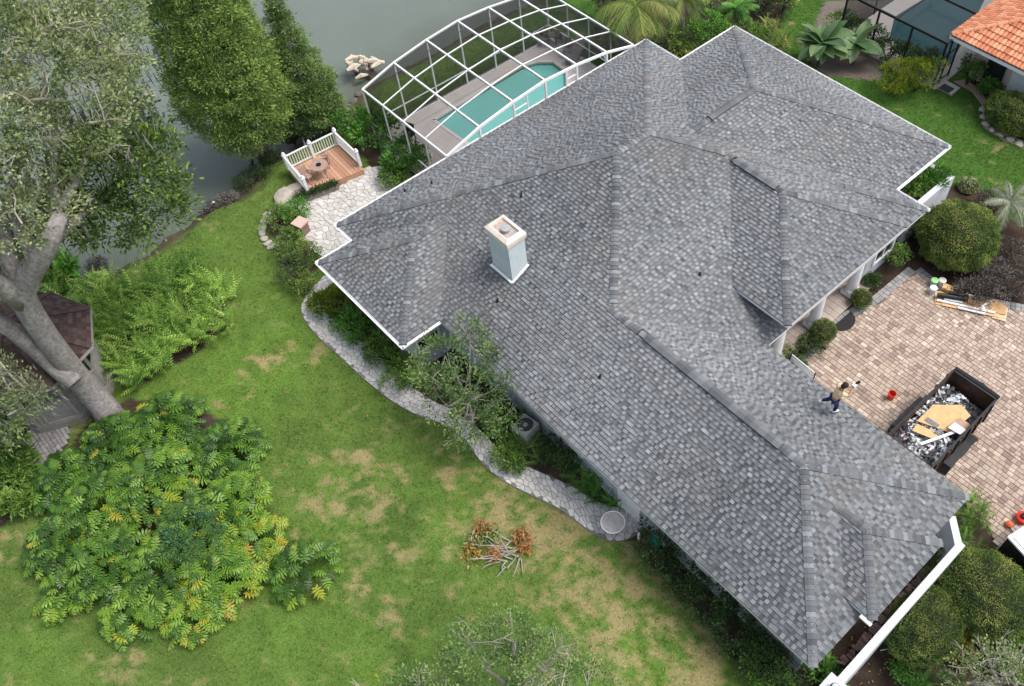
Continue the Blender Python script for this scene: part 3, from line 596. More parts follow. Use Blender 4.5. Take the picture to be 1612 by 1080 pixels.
fl.add([(-.03, -.03, zb-.02), (w_+.03, -.03, zb-.02), (w_+.03, -.03, zb+.07), (-.03, -.03, zb+.07)], [(0, 1, 2, 3)]); z2 = zb+S_*d_
fl.add([(w_+.03, -.03, zb-.02), (w_+.03, d_, z2-.02), (w_+.03, d_, z2+.07), (w_+.03, -.03, zb+.07)], [(0, 1, 2, 3)])
fl.add([(-.03, -.03, zb-.02), (-.03, d_, z2-.02), (-.03, d_, z2+.07), (-.03, -.03, zb+.07)], [(3, 2, 1, 0)])
fl.bar((-.06, -.08, zb+.02), (w_+.06, -.08, zb+.02), .09, .015).bar((w_+.07, -.08, zb+.02), (w_+.07, d_, z2+.03), .09, .015)
fl.build('flashing', M['alum'], chim)
#MARK_END_HOUSE
# ================================================================== POOL AND SCREEN CAGE
XL, XH = -33.26, -26.72
BY = [15.2, 17.12, 19.1, 21.02, 22.95, 24.88, 26.7]; BZ = [2.9, 3.40, 3.68, 3.82, 3.68, 3.40, 2.9]
POOL = [(-30.45, 18.2), (-32.2, 17.95), (-32.45, 20.), (-32.5, 23.9), (-32.2, 24.75), (-31.6, 25.3), (-29.6, 25.3), (-28.6, 24.3), (-28.3, 18.2)]
POOL = [G2(721, 213, .12), G2(680, 190, .12), G2(818, 104, .12), G2(843, 97, .12), G2(870, 97, .12), G2(889, 109, .12)]
dx = POOL[1][0]; POOL = [(-29.35, 17.85), (-32.15, 17.85), (-32.15, 23.9), (-31.9, 24.8), (-30.9, 25.35), (-29.9, 25.0), (-29.35, 23.9)]
POOL = [G2(738, 228, .12), G2(682, 189, .12), G2(818, 105, .12), G2(846, 97, .12), G2(872, 97, .12), G2(892, 112, .12), (-28.6, 23.9), (-28.9, 17.9)]
pool = empty('swimming_pool', (0, 0, 0), 'turquoise swimming pool sunk in the pale concrete deck inside the white screen enclosure', 'pool')
# deck with the pool cut out: ring of quads pushed out to the deck edge
def deck_ring(inner, outer, z):
    mb = MB(); n = len(inner); cx = sum(p[0] for p in inner)/n; cy = sum(p[1] for p in inner)/n; vi = [(x, y, z) for x, y in inner]; vo = []
    x0, x1, y0, y1 = outer
    for x, y in inner:
        dx, dy = x-cx, y-cy; t = min([(v-c)/d for v, c, d in ((x0, cx, dx), (x1, cx, dx), (y0, cy, dy), (y1, cy, dy)) if abs(d) > 1e-6 and (v-c)/d > 0]); vo.append((cx+dx*t, cy+dy*t, z))
    fs = []; vs = vi+vo
    for i in range(n):
        j = (i+1) % n; a, b = vo[i], vo[j]; extra = []
        for c in ((x0, y0), (x1, y0), (x1, y1), (x0, y1)):
            aa = math.atan2(a[1]-cy, a[0]-cx); bb_ = math.atan2(b[1]-cy, b[0]-cx); ac = math.atan2(c[1]-cy, c[0]-cx)
            lo_, hi_ = (aa, bb_); dd = (bb_-aa+PI) % (2*PI)-PI; dc = (ac-aa+PI) % (2*PI)-PI
            if abs(dc) < abs(dd) and dc*dd > 0: extra.append((abs(dc), (c[0], c[1], z)))
        extra.sort(); ids = []
        for _, c in extra: vs.append(c); ids.append(len(vs)-1)
        fs.append(tuple([i, n+i]+ids+[n+j, j]))
    ar = sum(inner[i][0]*inner[(i+1) % n][1]-inner[(i+1) % n][0]*inner[i][1] for i in range(n))
    if ar < 0: fs = [f[::-1] for f in fs]
    return mb.add(vs, fs)
dk = deck_ring(POOL, (-33.45, -26.0, 15.0, 26.9), .12); dk.bb(-33.45, -33.40, 15.0, 26.9, -.6, .118).bb(-33.40, -26.0, 15.0, 15.05, -.6, .118)
deck_o = dk.build('pool_deck', M['conc']); tag(deck_o, kind='structure')
jm = MB()
for y in (16.6, 19.2, 21.8, 24.4): jm.bb(-33.4, -32.6, y, y+.02, .121, .124)
jm.bb(-32.62, -32.6, 15.1, 26.8, .121, .124); jm.bb(-32.6, -26.1, 16.6, 16.62, .121, .124)
jm.build('deck_joint', mat('joint_line', (.22, .2, .19), .9), deck_o)
bs = MB(); n = len(POOL)
bs.add([(x, y, .0) for x, y in POOL]+[(x, y, -1.3) for x, y in POOL], [(i, (i+1) % n, n+(i+1) % n, n+i) for i in range(n)]+[tuple(range(2*n-1, n-1, -1))])
bs.build('basin', M['poolshell'], pool)
cp = MB(); cxp = sum(p[0] for p in POOL)/n; cyp = sum(p[1] for p in POOL)/n
for i in range(n):
    a, b = POOL[i], POOL[(i+1) % n]; cp.bar((a[0], a[1], .10), (b[0], b[1], .10), .18, .09)
cp.build('coping', M['coping'], pool)
sp = MB(); a, b = POOL[2], POOL[5]; st_poly = [POOL[2], POOL[3], POOL[4], POOL[5]]
cs = (sum(p[0] for p in st_poly)/4, sum(p[1] for p in st_poly)/4)
sp.prism([(cs[0]+(x-cs[0])*.97, cs[1]+(y-cs[1])*.97) for x, y in st_poly], -1.2, -.35); sp.build('entry_step', mat('step_plaster', (.30, .70, .66), .5), pool)
wm = bpy.data.materials.new('pool_water'); wm.use_nodes = True; n_, l_ = nodes(wm); n_.clear()
o_ = n_.new('ShaderNodeOutputMaterial'); t_ = n_.new('ShaderNodeBsdfTransparent'); t_.inputs[0].default_value = (.60, .93, .91, 1); g_ = n_.new('ShaderNodeBsdfGlossy'); g_.inputs['Roughness'].default_value = .05
f_ = n_.new('ShaderNodeFresnel'); f_.inputs[0].default_value = 1.33; ms_ = n_.new('ShaderNodeMixShader'); l_.new(f_.outputs[0], ms_.inputs[0]); l_.new(t_.outputs[0], ms_.inputs[1]); l_.new(g_.outputs[0], ms_.inputs[2])
d_ = n_.new('ShaderNodeBsdfDiffuse'); d_.inputs[0].default_value = (.34, .86, .80, 1); ms2 = n_.new('ShaderNodeMixShader'); ms2.inputs[0].default_value = .5; l_.new(ms_.outputs[0], ms2.inputs[1]); l_.new(d_.outputs[0], ms2.inputs[2]); l_.new(ms2.outputs[0], o_.inputs[0])
n = len(POOL); MB().add([(x, y, -.04) for x, y in POOL], [tuple(range(n))[::-1] if sum(POOL[i][0]*POOL[(i+1) % n][1]-POOL[(i+1) % n][0]*POOL[i][1] for i in range(n)) < 0 else tuple(range(n))]).build('water', wm, pool)
# white frame
cage = empty('pool_enclosure', (0, 0, 0), 'white aluminium framed insect-screen enclosure over the swimming pool behind the house', 'enclosure')
def beam(p, q, w=.09, h=None, name='beam', par=cage, m=None): return MB().bar((0, 0, 0), (q[0]-p[0], q[1]-p[1], q[2]-p[2]), w, h).build(name, m or M['alum'], par, loc=p)
for i in range(7):
    y, z = BY[i], BZ[i]
    beam((XL, y, z), (XH, y, z), .06 if i in (0, 6) else .07, .11); beam((XL, y, .12), (XL, y, z), .08, name='post')
    if 0 < i < 6:
        beam((XH, y, 2.75), (XH, y, z), .09, name='post'); beam((XL, y, z-.55), (XL+.6, y, z-.06), .04, name='brace'); beam((XH, y, z-.5), (XH-.4, y, z-.06), .03, name='brace')
for i in range(6):
    for X, w in ((XL, .07), (XH, .10)): beam((X, BY[i], BZ[i]), (X, BY[i+1], BZ[i+1]), w, .1)
    for k in range(1, 4):
        X = XL+(XH-XL)*k/4; beam((X, BY[i], BZ[i]), (X, BY[i+1], BZ[i+1]), .05, .05, name='purlin')
    beam((XL, BY[i], 1.0), (XL, BY[i+1], 1.0), .05, name='rail'); beam((XL, BY[i], .16), (XL, BY[i+1], .16), .05, name='rail')
for k, X in enumerate([XL+(XH-XL)*t for t in (.25, .5, .75)]):
    for y in (BY[0], BY[6]): beam((X, y, .12), (X, y, 2.9), .06, name='post')
for y in (BY[0], BY[6]):
    beam((XL, y, 1.0), (XH, y, 1.0), .05, name='rail'); beam((XL, y, .16), (XH, y, .16), .05, name='rail')
beam((-28.0, BY[0], .12), (-28.0, BY[0], 2.2), .06, name='door_post'); beam((-27.15, BY[0], .12), (-27.15, BY[0], 2.2), .06, name='door_post')
for y in (19.9, 22.3): beam((XH, y, 2.9), (XH, y, 3.6), .06, name='post')
beam((XH, 19.1, 3.2), (XH, 19.9, 3.22), .05, name='rail'); beam((XH, 22.3, 3.22), (XH, 22.95, 3.2), .05, name='rail')
def panel(vs, par, m, name='screen_panel'): 
    c = vs[0]; return MB().add([rel(v, c) for v in vs], [tuple(range(len(vs)))]).build(name, m, par, loc=c)
for i in range(6):
    y, y2, z, z2 = BY[i], BY[i+1], BZ[i], BZ[i+1]
    for k in range(4):
        a = XL+(XH-XL)*k/4; b = XL+(XH-XL)*(k+1)/4; panel([(a, y, z), (b, y, z), (b, y2, z2), (a, y2, z2)], cage, M['screen'])
    panel([(XL, y, .12), (XL, y2, .12), (XL, y2, z2), (XL, y, z)], cage, M['screen'])
for y in (BY[0], BY[6]):
    for k in range(4):
        a = XL+(XH-XL)*k/4; b = XL+(XH-XL)*(k+1)/4; panel([(a, y, .12), (b, y, .12), (b, y, 2.9), (a, y, 2.9)], cage, M['screen'])
# patio furniture inside
def chair(loc, rz, label, group, m, s=1., name='patio_chair'):
    e = empty(name, loc, label, 'chair', group, rz); s_ = MB().box((0, 0, .42*s), (.46*s, .46*s, .05)); s_.build('seat', m, e)
    MB().box((0, .23*s, .70*s), (.46*s, .04, .5*s), rx=-.15).build('backrest', m, e)
    for x in (-.2, .2):
        for y in (-.2, .2): MB().bar((x*s, y*s, 0), (x*s, y*s, .42*s), .035).build('leg', m, e)
        MB().bar((x*1.1*s, -.2*s, .62*s), (x*1.1*s, .22*s, .62*s), .035).build('armrest', m, e)
    return e
greyf = mat('grey_furniture', (.22, .20, .19), .8, .15, 6)
def gz_round_table(loc, r, h, label, group, m, legs=3, name='round_table'):
    e = empty(name, loc, label, 'table', group); MB().lathe((0, 0, h-.03), [(r*.96, 0), (r, .01), (r, .03), (r*.97, .035)], 24).build('tabletop', m, e)
    for k in range(legs):
        a = 2*PI*k/legs+.4; MB().bar((math.cos(a)*r*.75, math.sin(a)*r*.75, 0), (math.cos(a)*r*.45, math.sin(a)*r*.45, h-.03), .035).build('leg', m, e)
    return e
for i, (px, py, rz) in enumerate([(856, 64, 1.9), (868, 60, 2.6), (884, 62, 3.4), (894, 82, .6)]):
    lab = ['grey patio chair leftmost by the lake-side screen under the pool enclosure', 'grey patio chair second from the lake-side screen in the enclosure corner', 'grey patio chair by the back corner post of the pool enclosure', 'grey patio chair standing apart beside the low lounger in the enclosure'][i]
    chair(G(px, py+6, .12), rz, lab, 'patio chairs in the pool enclosure', greyf)
lg = empty('chaise_lounge', G(905, 93, .12), 'low grey chaise lounge at the far end of the swimming pool', 'lounger', None, .5)
MB().box((0, 0, .32), (.62, 1.3, .07)).build('seat', greyf, lg); MB().box((0, .9, .5), (.62, .62, .06), rx=.6).build('backrest', greyf, lg)
for x in (-.26, .26):
    for y in (-.6, .6): MB().bar((x, y, 0), (x, y, .3), .04).build('leg', greyf, lg)
chair(G(646, 223, .12), .4, 'dark patio chair at the near corner of the pool deck inside the screen', None, M['black'])
# ================================================================== FLAGSTONE PATH, PATIO, PAVED DRIVEWAY
def vor(x0, x1, y0, y1, sp, gap, inside=None, seed=3):
    rg = np.random.default_rng(seed); pts = []
    for i in range(int((x1-x0)/sp)+3):
        for j in range(int((y1-y0)/(sp*.87))+3):
            pts.append((x0-sp+(i+.5*(j % 2))*sp+rg.uniform(-.42, .42)*sp, y0-sp+j*sp*.87+rg.uniform(-.42, .42)*sp))
    pts = np.array(pts); cells = []
    for k, (x, y) in enumerate(pts):
        if not (x0 <= x <= x1 and y0 <= y <= y1): continue
        if inside is not None and not bool(inpoly(np.array([x]), np.array([y]), inside)[0]): continue
        d2 = ((pts-pts[k])**2).sum(1); near = np.argsort(d2)[1:20]; s = sp*2; poly = [(x-s, y-s), (x+s, y-s), (x+s, y+s), (x-s, y+s)]
        for q in near:
            ex, ey = pts[q]-pts[k]; L = math.hypot(ex, ey); poly = clip(poly, -ex/L, -ey/L, (ex*x+ey*y)/L+L/2-gap/2)
            if len(poly) < 3: break
        for h_ in ((1, 0, -x0), (-1, 0, x1), (0, 1, -y0), (0, -1, y1)):
            if len(poly) >= 3: poly = clip(poly, *h_)
        if len(poly) >= 3:
            ar = abs(sum(poly[i][0]*poly[(i+1) % len(poly)][1]-poly[(i+1) % len(poly)][0]*poly[i][1] for i in range(len(poly))))/2
            if ar > .008: cells.append(poly)
    return cells
def resample(P, n):
    P = np.array(P); d = np.concatenate([[0], np.cumsum(np.linalg.norm(np.diff(P, axis=0), axis=1))]); t = np.linspace(0, d[-1], n); r = np.stack([np.interp(t, d, P[:, i]) for i in range(2)], 1)
    for _ in range(6): r[1:-1] = (r[:-2]+2*r[1:-1]+r[2:])/4
    return r, d[-1]
PLr, Ln = resample(PATH_L, 90); PRr, _ = resample(PATH_R, 90)
path = MB(); path.prism([tuple(p) for p in PLr]+[tuple(p) for p in PRr[::-1]], -.05, .045)
path_o = path.build('path', M['mortar']); tag(path_o, kind='structure')
Wd = 1.15; cells = vor(0, Ln, 0, Wd, .25, .015)
def strip(s, t):
    u = min(max(s/Ln*89, 0), 88.999); i = int(u); f = u-i; a = PLr[i]*(1-f)+PLr[i+1]*f; b = PRr[i]*(1-f)+PRr[i+1]*f; p = a+(b-a)*(.015+.97*t/Wd); return (p[0], p[1])
def lay(cells, mp, z, h, parent, m, name, seed=1, chamfer=.0):
    rg = random.Random(seed); items = []
    for c in cells:
        pl = [mp(*p) for p in c]; x = sum(p[0] for p in pl)/len(pl); y = sum(p[1] for p in pl)/len(pl); items.append((math.hypot(x, y), pl, x, y, rg.gauss(.5, .24), rg.uniform(0, .012)))
    items.sort(key=lambda q: q[0]); rest = MB()
    def geo(mb, pl, x, y, dz, t, org):
        n = len(pl); cxx, cyy = x, y; ar = sum(pl[i][0]*pl[(i+1) % n][1]-pl[(i+1) % n][0]*pl[i][1] for i in range(n))
        if ar < 0: pl = pl[::-1]
        vs = [(px-org[0], py-org[1], z-org[2]) for px, py in pl]+[(px-org[0], py-org[1], z+h*.7+dz-org[2]) for px, py in pl]
        vs += [(cxx+(px-cxx)*.93-org[0], cyy+(py-cyy)*.93-org[1], z+h+dz-org[2]) for px, py in pl]
        mb.add(vs, [(i, (i+1) % n, n+(i+1) % n, n+i) for i in range(n)]+[(n+i, n+(i+1) % n, 2*n+(i+1) % n, 2*n+i) for i in range(n)]+[tuple(range(2*n, 3*n))], min(1, max(0, t)))
    for k, (d, pl, x, y, t, dz) in enumerate(items):
        if k < 300: mb = MB(); geo(mb, pl, x, y, dz, t, (x, y, z)); mb.build(name, m, parent, loc=(x, y, z))
        else: geo(rest, pl, x, y, dz, t, (0, 0, 0))
    if rest.v: o = rest.build(name+'s_far', m, parent); o['kind'] = 'stuff'
    return items
lay(cells, strip, .03, .045, path_o, M['flag'], 'flagstone')
pat = MB(); pat.prism(PATIO, -.05, .05); pat_o = pat.build('patio', M['mortar']); tag(pat_o, kind='structure')
xs_ = [p[0] for p in PATIO]; ys_ = [p[1] for p in PATIO]
lay(vor(min(xs_), max(xs_), min(ys_), max(ys_), .29, .016, PATIO, 8), lambda x, y: (x, y), .035, .045, pat_o, M['flag'], 'flagstone', 4)
drv = MB(); drv.prism(DRIVE, -.1, .02); drv_o = drv.build('driveway', M['paver_d']); tag(drv_o, kind='structure')
cells = []; y = 16.9; rg = random.Random(5); row = 0
while y < 31:
    hgt_ = rg.choice((.15, .19, .19, .23)); x = -10.2-rg.random()*.2
    while x < 6:
        wd = rg.choice((.15, .2, .24, .28)); cx, cy = x+wd/2, y+hgt_/2
        cells.append(((cx, cy), [(x+.007, y+.007), (x+wd-.007, y+.007), (x+wd-.007, y+hgt_-.007), (x+.007, y+hgt_-.007)])); x += wd
    y += hgt_
cc_ = np.array([c[0] for c in cells]); okc = inpoly(cc_[:, 0], cc_[:, 1], DRIVE) & ~inpoly(cc_[:, 0], cc_[:, 1], HOUSE); cells = [c[1] for c, k in zip(cells, okc) if k]
nv = []
for c in cells:      # nothing is laid where neither the photograph nor a step aside could see
    nv.append(c)
print('pavers', len(nv)); lay(nv, lambda x, y: (x, y), .0, .045, drv_o, M['paver'], 'paver', 7)
# grey edging pavers
EDGE = [(-9.7, 19.3)]+PX([(1262, 578), (1312, 520), (1345, 496), (1385, 474), (1440, 428), (1475, 455), (1500, 470), (1640, 496)])
bd = [];
for a, b in zip(EDGE[:-1], EDGE[1:]):
    a, b = np.array(a), np.array(b); L = np.linalg.norm(b-a); d = (b-a)/L; nn = np.array([-d[1], d[0]]); k = int(L/.21)
    for i in range(k):
        for r_ in (0, 1):
            p = a+d*(L*i/k+.006); q = a+d*(L*(i+1)/k-.006); o1 = nn*(-.06+r_*.21); o2 = nn*(.14+r_*.21); bd.append([tuple(p+o1), tuple(q+o1), tuple(q+o2), tuple(p+o2)])
eb = MB()
edge_o = MB().prism([tuple(np.array(EDGE[0])), (-10.1, 19.3), (-10.1, 19.6)], 0, .03).build('driveway_edging', M['gpaver']); tag(edge_o, kind='structure')
lay(bd, lambda x, y: (x, y), .0, .062, edge_o, M['gpaver'], 'edging_paver', 9)
# entrance porch
pm = MB(); pm.bb(-13.3, -10.35, 18.35, 24.9, -.05, .12); po = pm.build('porch', M['gpaver']); tag(po, kind='structure')
tl = []
for i in range(9):
    for j in range(20): x = -13.2+i*.325; y = 18.4+j*.325; tl.append([(x, y), (x+.315, y), (x+.315, y+.315), (x, y+.315)])
lay(tl, lambda x, y: (x, y), .10, .035, po, M['tile'], 'floor_tile', 10)
PXc = lambda px, py, z=0: Vector(G(px, py, z))
dm = G(1326, 503, .06); mt = MB(); k = 18
mt.prism([(math.cos(PI*i/k)*.62, math.sin(PI*i/k)*.55) for i in range(k+1)], 0, .025)
o = mt.build('doormat', M['rubber'], loc=(dm[0]-.02, dm[1]-.05, .068)); o.rotation_euler[2] = -PI/2; tag(o, 'black half-round doormat lying on the pavers before the entrance porch', 'doormat')
#MARK_END_HARD
# ================================================================== TREES AND PLANTS
LM = dict(
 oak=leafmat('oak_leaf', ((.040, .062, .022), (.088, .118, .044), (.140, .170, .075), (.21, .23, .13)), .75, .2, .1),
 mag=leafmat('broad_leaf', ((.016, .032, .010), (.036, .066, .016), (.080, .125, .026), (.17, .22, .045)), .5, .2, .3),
 cyp=leafmat('cypress_leaf', ((.030, .052, .016), (.068, .105, .026), (.105, .155, .038), (.155, .195, .060)), .7, .25, .15),
 cypd=leafmat('cypress_dark_leaf', ((.018, .034, .014), (.042, .070, .020), (.068, .105, .030), (.105, .125, .050)), .7, .25, .15),
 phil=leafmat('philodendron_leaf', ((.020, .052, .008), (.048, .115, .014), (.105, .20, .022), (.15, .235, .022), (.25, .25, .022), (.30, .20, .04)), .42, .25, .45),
 fern=leafmat('fern_frond', ((.022, .050, .010), (.060, .115, .020), (.125, .20, .036), (.23, .30, .075)), .6, .3, .25),
 shrub=leafmat('shrub_leaf', ((.018, .040, .010), (.045, .090, .018), (.085, .15, .028), (.14, .21, .045)), .6, .2, .25),
 bright=leafmat('bright_leaf', ((.030, .085, .016), (.060, .165, .025), (.10, .25, .036), (.18, .34, .06)), .5, .25, .3),
 topi=leafmat('clipped_leaf', ((.030, .052, .014), (.070, .105, .024), (.115, .150, .034), (.18, .19, .055)), .6, .15, .2),
 dark=leafmat('dark_leaf', ((.010, .020, .008), (.022, .042, .014), (.040, .070, .020), (.075, .11, .035)), .6, .15, .25),
 yell=leafmat('yellow_green_leaf', ((.07, .13, .014), (.16, .23, .02), (.30, .34, .03), (.42, .40, .05)), .55, .3, .2),
 purp=leafmat('grey_purple_leaf', ((.030, .026, .022), (.075, .065, .060), (.15, .135, .125), (.26, .24, .22)), .8, .2, .1),
 croton=leafmat('croton_leaf', ((.09, .10, .015), (.32, .24, .04), (.50, .34, .08), (.52, .20, .05)), .5, .2, .3),
 palm=leafmat('palm_leaf', ((.045, .095, .018), (.11, .18, .035), (.22, .27, .06), (.36, .34, .12)), .55, .25, .3),
 small=leafmat('small_tree_leaf', ((.035, .07, .022), (.075, .135, .04), (.12, .20, .06), (.22, .29, .10)), .5, .25, .3),
 dead=leafmat('dead_leaf', ((.24, .09, .03), (.40, .17, .06), (.46, .27, .12), (.22, .18, .08)), .8, .2, .1),
 varie=leafmat('variegated_leaf', ((.12, .18, .05), (.35, .38, .18), (.60, .60, .42)), .6, .2, .2))
MOSS_M = M['moss']
def branchset(blobs, base, m, parent, r0=.12, seed=1, twigs=3, name='branch', reach=1.0, tw=.016):
    rg = random.Random(seed)
    for (c, r) in blobs:
        rr = r if not hasattr(r, '__len__') else max(r); mb = MB(); c = Vector(c); b = Vector(base)
        mid = b.lerp(c, .55)+Vector((rg.uniform(-.3, .3), rg.uniform(-.3, .3), rg.uniform(-.1, .35)))*rr*.5
        mb.tube([b, mid, c], [r0, r0*.7, r0*.4], 6, cap=False)
        for k in range(twigs):
            d = Vector((rg.gauss(0, 1), rg.gauss(0, 1), rg.uniform(-.1, 1))).normalized(); st = mid.lerp(c, rg.uniform(.3, 1)); e1 = st+d*rr*.6*reach; 
            d2 = (d+Vector((rg.gauss(0, .5), rg.gauss(0, .5), rg.uniform(-.2, .5)))).normalized(); e2 = e1+d2*rr*.5*reach
            mb.tube([st, e1, e2], [r0*.32, r0*.2, tw], 4, cap=False)
            for q in range(3):
                d3 = (d2+Vector((rg.gauss(0, .8), rg.gauss(0, .8), rg.uniform(-.1, .8)))).normalized(); mb.tube([e1.lerp(e2, rg.random()), e2+d3*rr*.35*reach], [tw*1.4, tw*.5], 3, cap=False)
        mb.build(name, m, parent)
def twigcloud(blobs, n, L, m, parent, r=.012, name='twigs', seed=2):
    rg = random.Random(seed); mb = MB()
    for c, rr in blobs:
        rr = rr if hasattr(rr, '__len__') else (rr,)*3
        for i in range(int(n*rr[0]*rr[1])):
            d = Vector((rg.gauss(0, 1), rg.gauss(0, 1), abs(rg.gauss(0, .8))+.15)).normalized(); p = Vector((c[0]+d.x*rr[0]*.9, c[1]+d.y*rr[1]*.9, c[2]+d.z*rr[2]*.92))
            cur = p; dd = (d+Vector((rg.gauss(0, .9), rg.gauss(0, .9), rg.gauss(0, .5)))).normalized(); pts = [cur-dd*L*.5]
            for k in range(4):
                dd = (dd+Vector((rg.gauss(0, .45), rg.gauss(0, .45), rg.gauss(0, .35)))).normalized(); pts.append(pts[-1]+dd*L*.3)
            mb.tube(pts, [r*1.8, r*1.6, r*1.2, r*.9, r*.5], 4, cap=False)
            for k in (1, 2, 3):
                d3 = (dd+Vector((rg.gauss(0, .9), rg.gauss(0, .9), rg.gauss(0, .6)))).normalized(); mb.tube([pts[k], pts[k]+d3*L*.3], [r, r*.4], 3, cap=False)
    o = mb.build(name, m, parent); o['kind'] = 'stuff'; return o
def moss(pts, n, L, m, parent, spread=.25, seed=3):
    rg = np.random.default_rng(seed); P = np.repeat(np.array(pts, float), n, 0); P += rg.normal(size=P.shape)*spread
    D = np.tile([0, 0, -1.], (len(P), 1))+rg.normal(size=P.shape)*.12; o = leaves('hanging_moss', P, D, rg.uniform(.3, 1.0, len(P))*L, .03, rg.random(len(P)), m, parent, T_LEAF, up=0); o['kind'] = 'stuff'; return o
def crown(name, blobs, dens, per, cr, L, W, m, parent, **k):
    tl = k.pop('tmpl', T_LEAF); up = k.pop('up', .7); P, D, T, cs = cloud(blobs, dens, per, cr, **k); n = len(P)
    return leaves(name, P, D, L*RNG.uniform(.7, 1.3, n), W*RNG.uniform(.7, 1.3, n), T, m, parent, tl, up), cs
B3 = lambda px, py, z, r: (G(px, py, z), r)
# ---- the big live oak
oak = empty('oak_tree', G(184, 668), 'huge old oak with a thick pale grey trunk and lichen-grey crown over the lake bank', 'tree')
o0 = Vector(G(184, 668)); oak_rel = lambda p: Vector(p)-o0
def T(pts): return [oak_rel(G(*p)) for p in pts]
tr = MB(); tp = T([(184, 672, -.1), (163, 640, .7), (133, 606, 2.0), (104, 572, 3.5), (74, 532, 5.0), (48, 492, 6.4), (34, 462, 7.3), (50, 425, 8.3), (72, 392, 9.2), (95, 340, 10.2)])
tr.tube(tp, [.60, .49, .45, .42, .40, .39, .41, .37, .32, .2], 20)
rgt = random.Random(3); tr.v = [(x+rgt.uniform(-.015, .015), y+rgt.uniform(-.015, .015), z) for x, y, z in tr.v]
tr.build('trunk', M['bark'], oak, smooth=True)
for pts, rad in [([(118, 603, 3.0), (85, 575, 3.6), (52, 545, 4.6), (20, 520, 5.6), (-30, 490, 6.8), (-70, 450, 8)], [.36, .34, .32, .30, .26, .2]), ([(34, 475, 7.0), (12, 455, 7.8), (-15, 440, 8.6), (-50, 400, 9.8)], [.38, .33, .28, .2]),
                 ([(34, 462, 7.3), (18, 415, 8.4), (8, 370, 9.0), (14, 310, 9.6)], [.38, .3, .24, .15]), ([(60, 410, 8.8), (30, 360, 9.2), (10, 300, 9.8)], [.28, .2, .12]), ([(78, 385, 9.0), (120, 345, 8.6), (165, 310, 8.0), (200, 270, 7.6)], [.2, .13, .08, .04]),
                 ([(90, 350, 9.8), (85, 270, 10.2), (85, 200, 10.6), (100, 130, 11)], [.2, .12, .07, .03]), ([(95, 330, 9.8), (135, 250, 9.9), (170, 180, 10.2), (190, 120, 10.4)], [.17, .1, .06, .03]), ([(12, 330, 10.), (30, 240, 10.2), (45, 150, 10.8)], [.14, .09, .04])]:
    MB().tube(T(pts), rad, 10).build('branch', M['bark'], oak, smooth=True)
ob = [B3(60, 40, 12.5, 2.0), B3(130, 20, 12, 1.6), B3(-10, 100, 12.5, 2.2), B3(165, 70, 11.4, 1.35), B3(45, 135, 12, 2.2), B3(110, 125, 11.8, 1.8), B3(168, 145, 11.2, 1.1), B3(50, 230, 11.2, 1.7), B3(130, 205, 11.0, 1.4), B3(5, 275, 10.6, 1.6), B3(20, 345, 9.8, 1.4), B3(75, 330, 9.6, 1.1), B3(-40, 200, 12, 2.4), B3(180, 15, 11, 1.1)]
ob = [(np.array(c)-np.array(o0), r) for c, r in ob]
crown('crown', ob, 5.6, 30, .44, .14, .07, LM['oak'], oak, tlo=.15, thi=.85, lower=.3, flat=.7)
twigcloud(ob, 5, 1.3, M['twig'], oak, .018)
moss([c+np.array([RNG.normal()*.6, RNG.normal()*.6, -r*.7]) for c, r in ob for _ in range(3)], 22, 1.0, MOSS_M, oak, .35)
mb_ = [B3(215, 220, 8.5, .95), B3(245, 258, 8.2, 1.0), B3(205, 275, 8.2, 1.5), B3(150, 300, 8.2, 1.3), B3(170, 340, 7.6, 1.15), B3(235, 325, 7.4, 1.2), B3(120, 345, 7.6, .9), B3(262, 295, 7.6, .75), B3(265, 335, 7, .7), B3(200, 360, 7.0, .8), B3(160, 265, 9, 1.2), B3(215, 185, 8.8, .6)]
mb_ = [(np.array(c)-np.array(o0), r) for c, r in mb_]
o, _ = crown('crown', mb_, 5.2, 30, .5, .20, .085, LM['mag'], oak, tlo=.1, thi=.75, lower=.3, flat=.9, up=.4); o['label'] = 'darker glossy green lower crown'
branchset(mb_, tuple(oak_rel(G(165, 318, 7.6))), M['dbark'], oak, .05, 5, 2)
lb = [(np.array(c)-np.array(o0), r) for c, r in [B3(8, 600, 4.6, .75), B3(35, 640, 4.0, .55), B3(0, 670, 3.6, .7), B3(55, 625, 4.2, .4)]]
o, _ = crown('crown', lb, 4.5, 20, .4, .14, .06, LM['oak'], oak, tlo=.1, thi=.6, lower=.4); o['label'] = 'thin drooping lower foliage with moss'
branchset(lb, tuple(oak_rel(G(-10, 560, 5.4))), M['twig'], oak, .05, 6, 3); moss([c for c, r in lb], 60, .6, MOSS_M, oak, .4, 8)
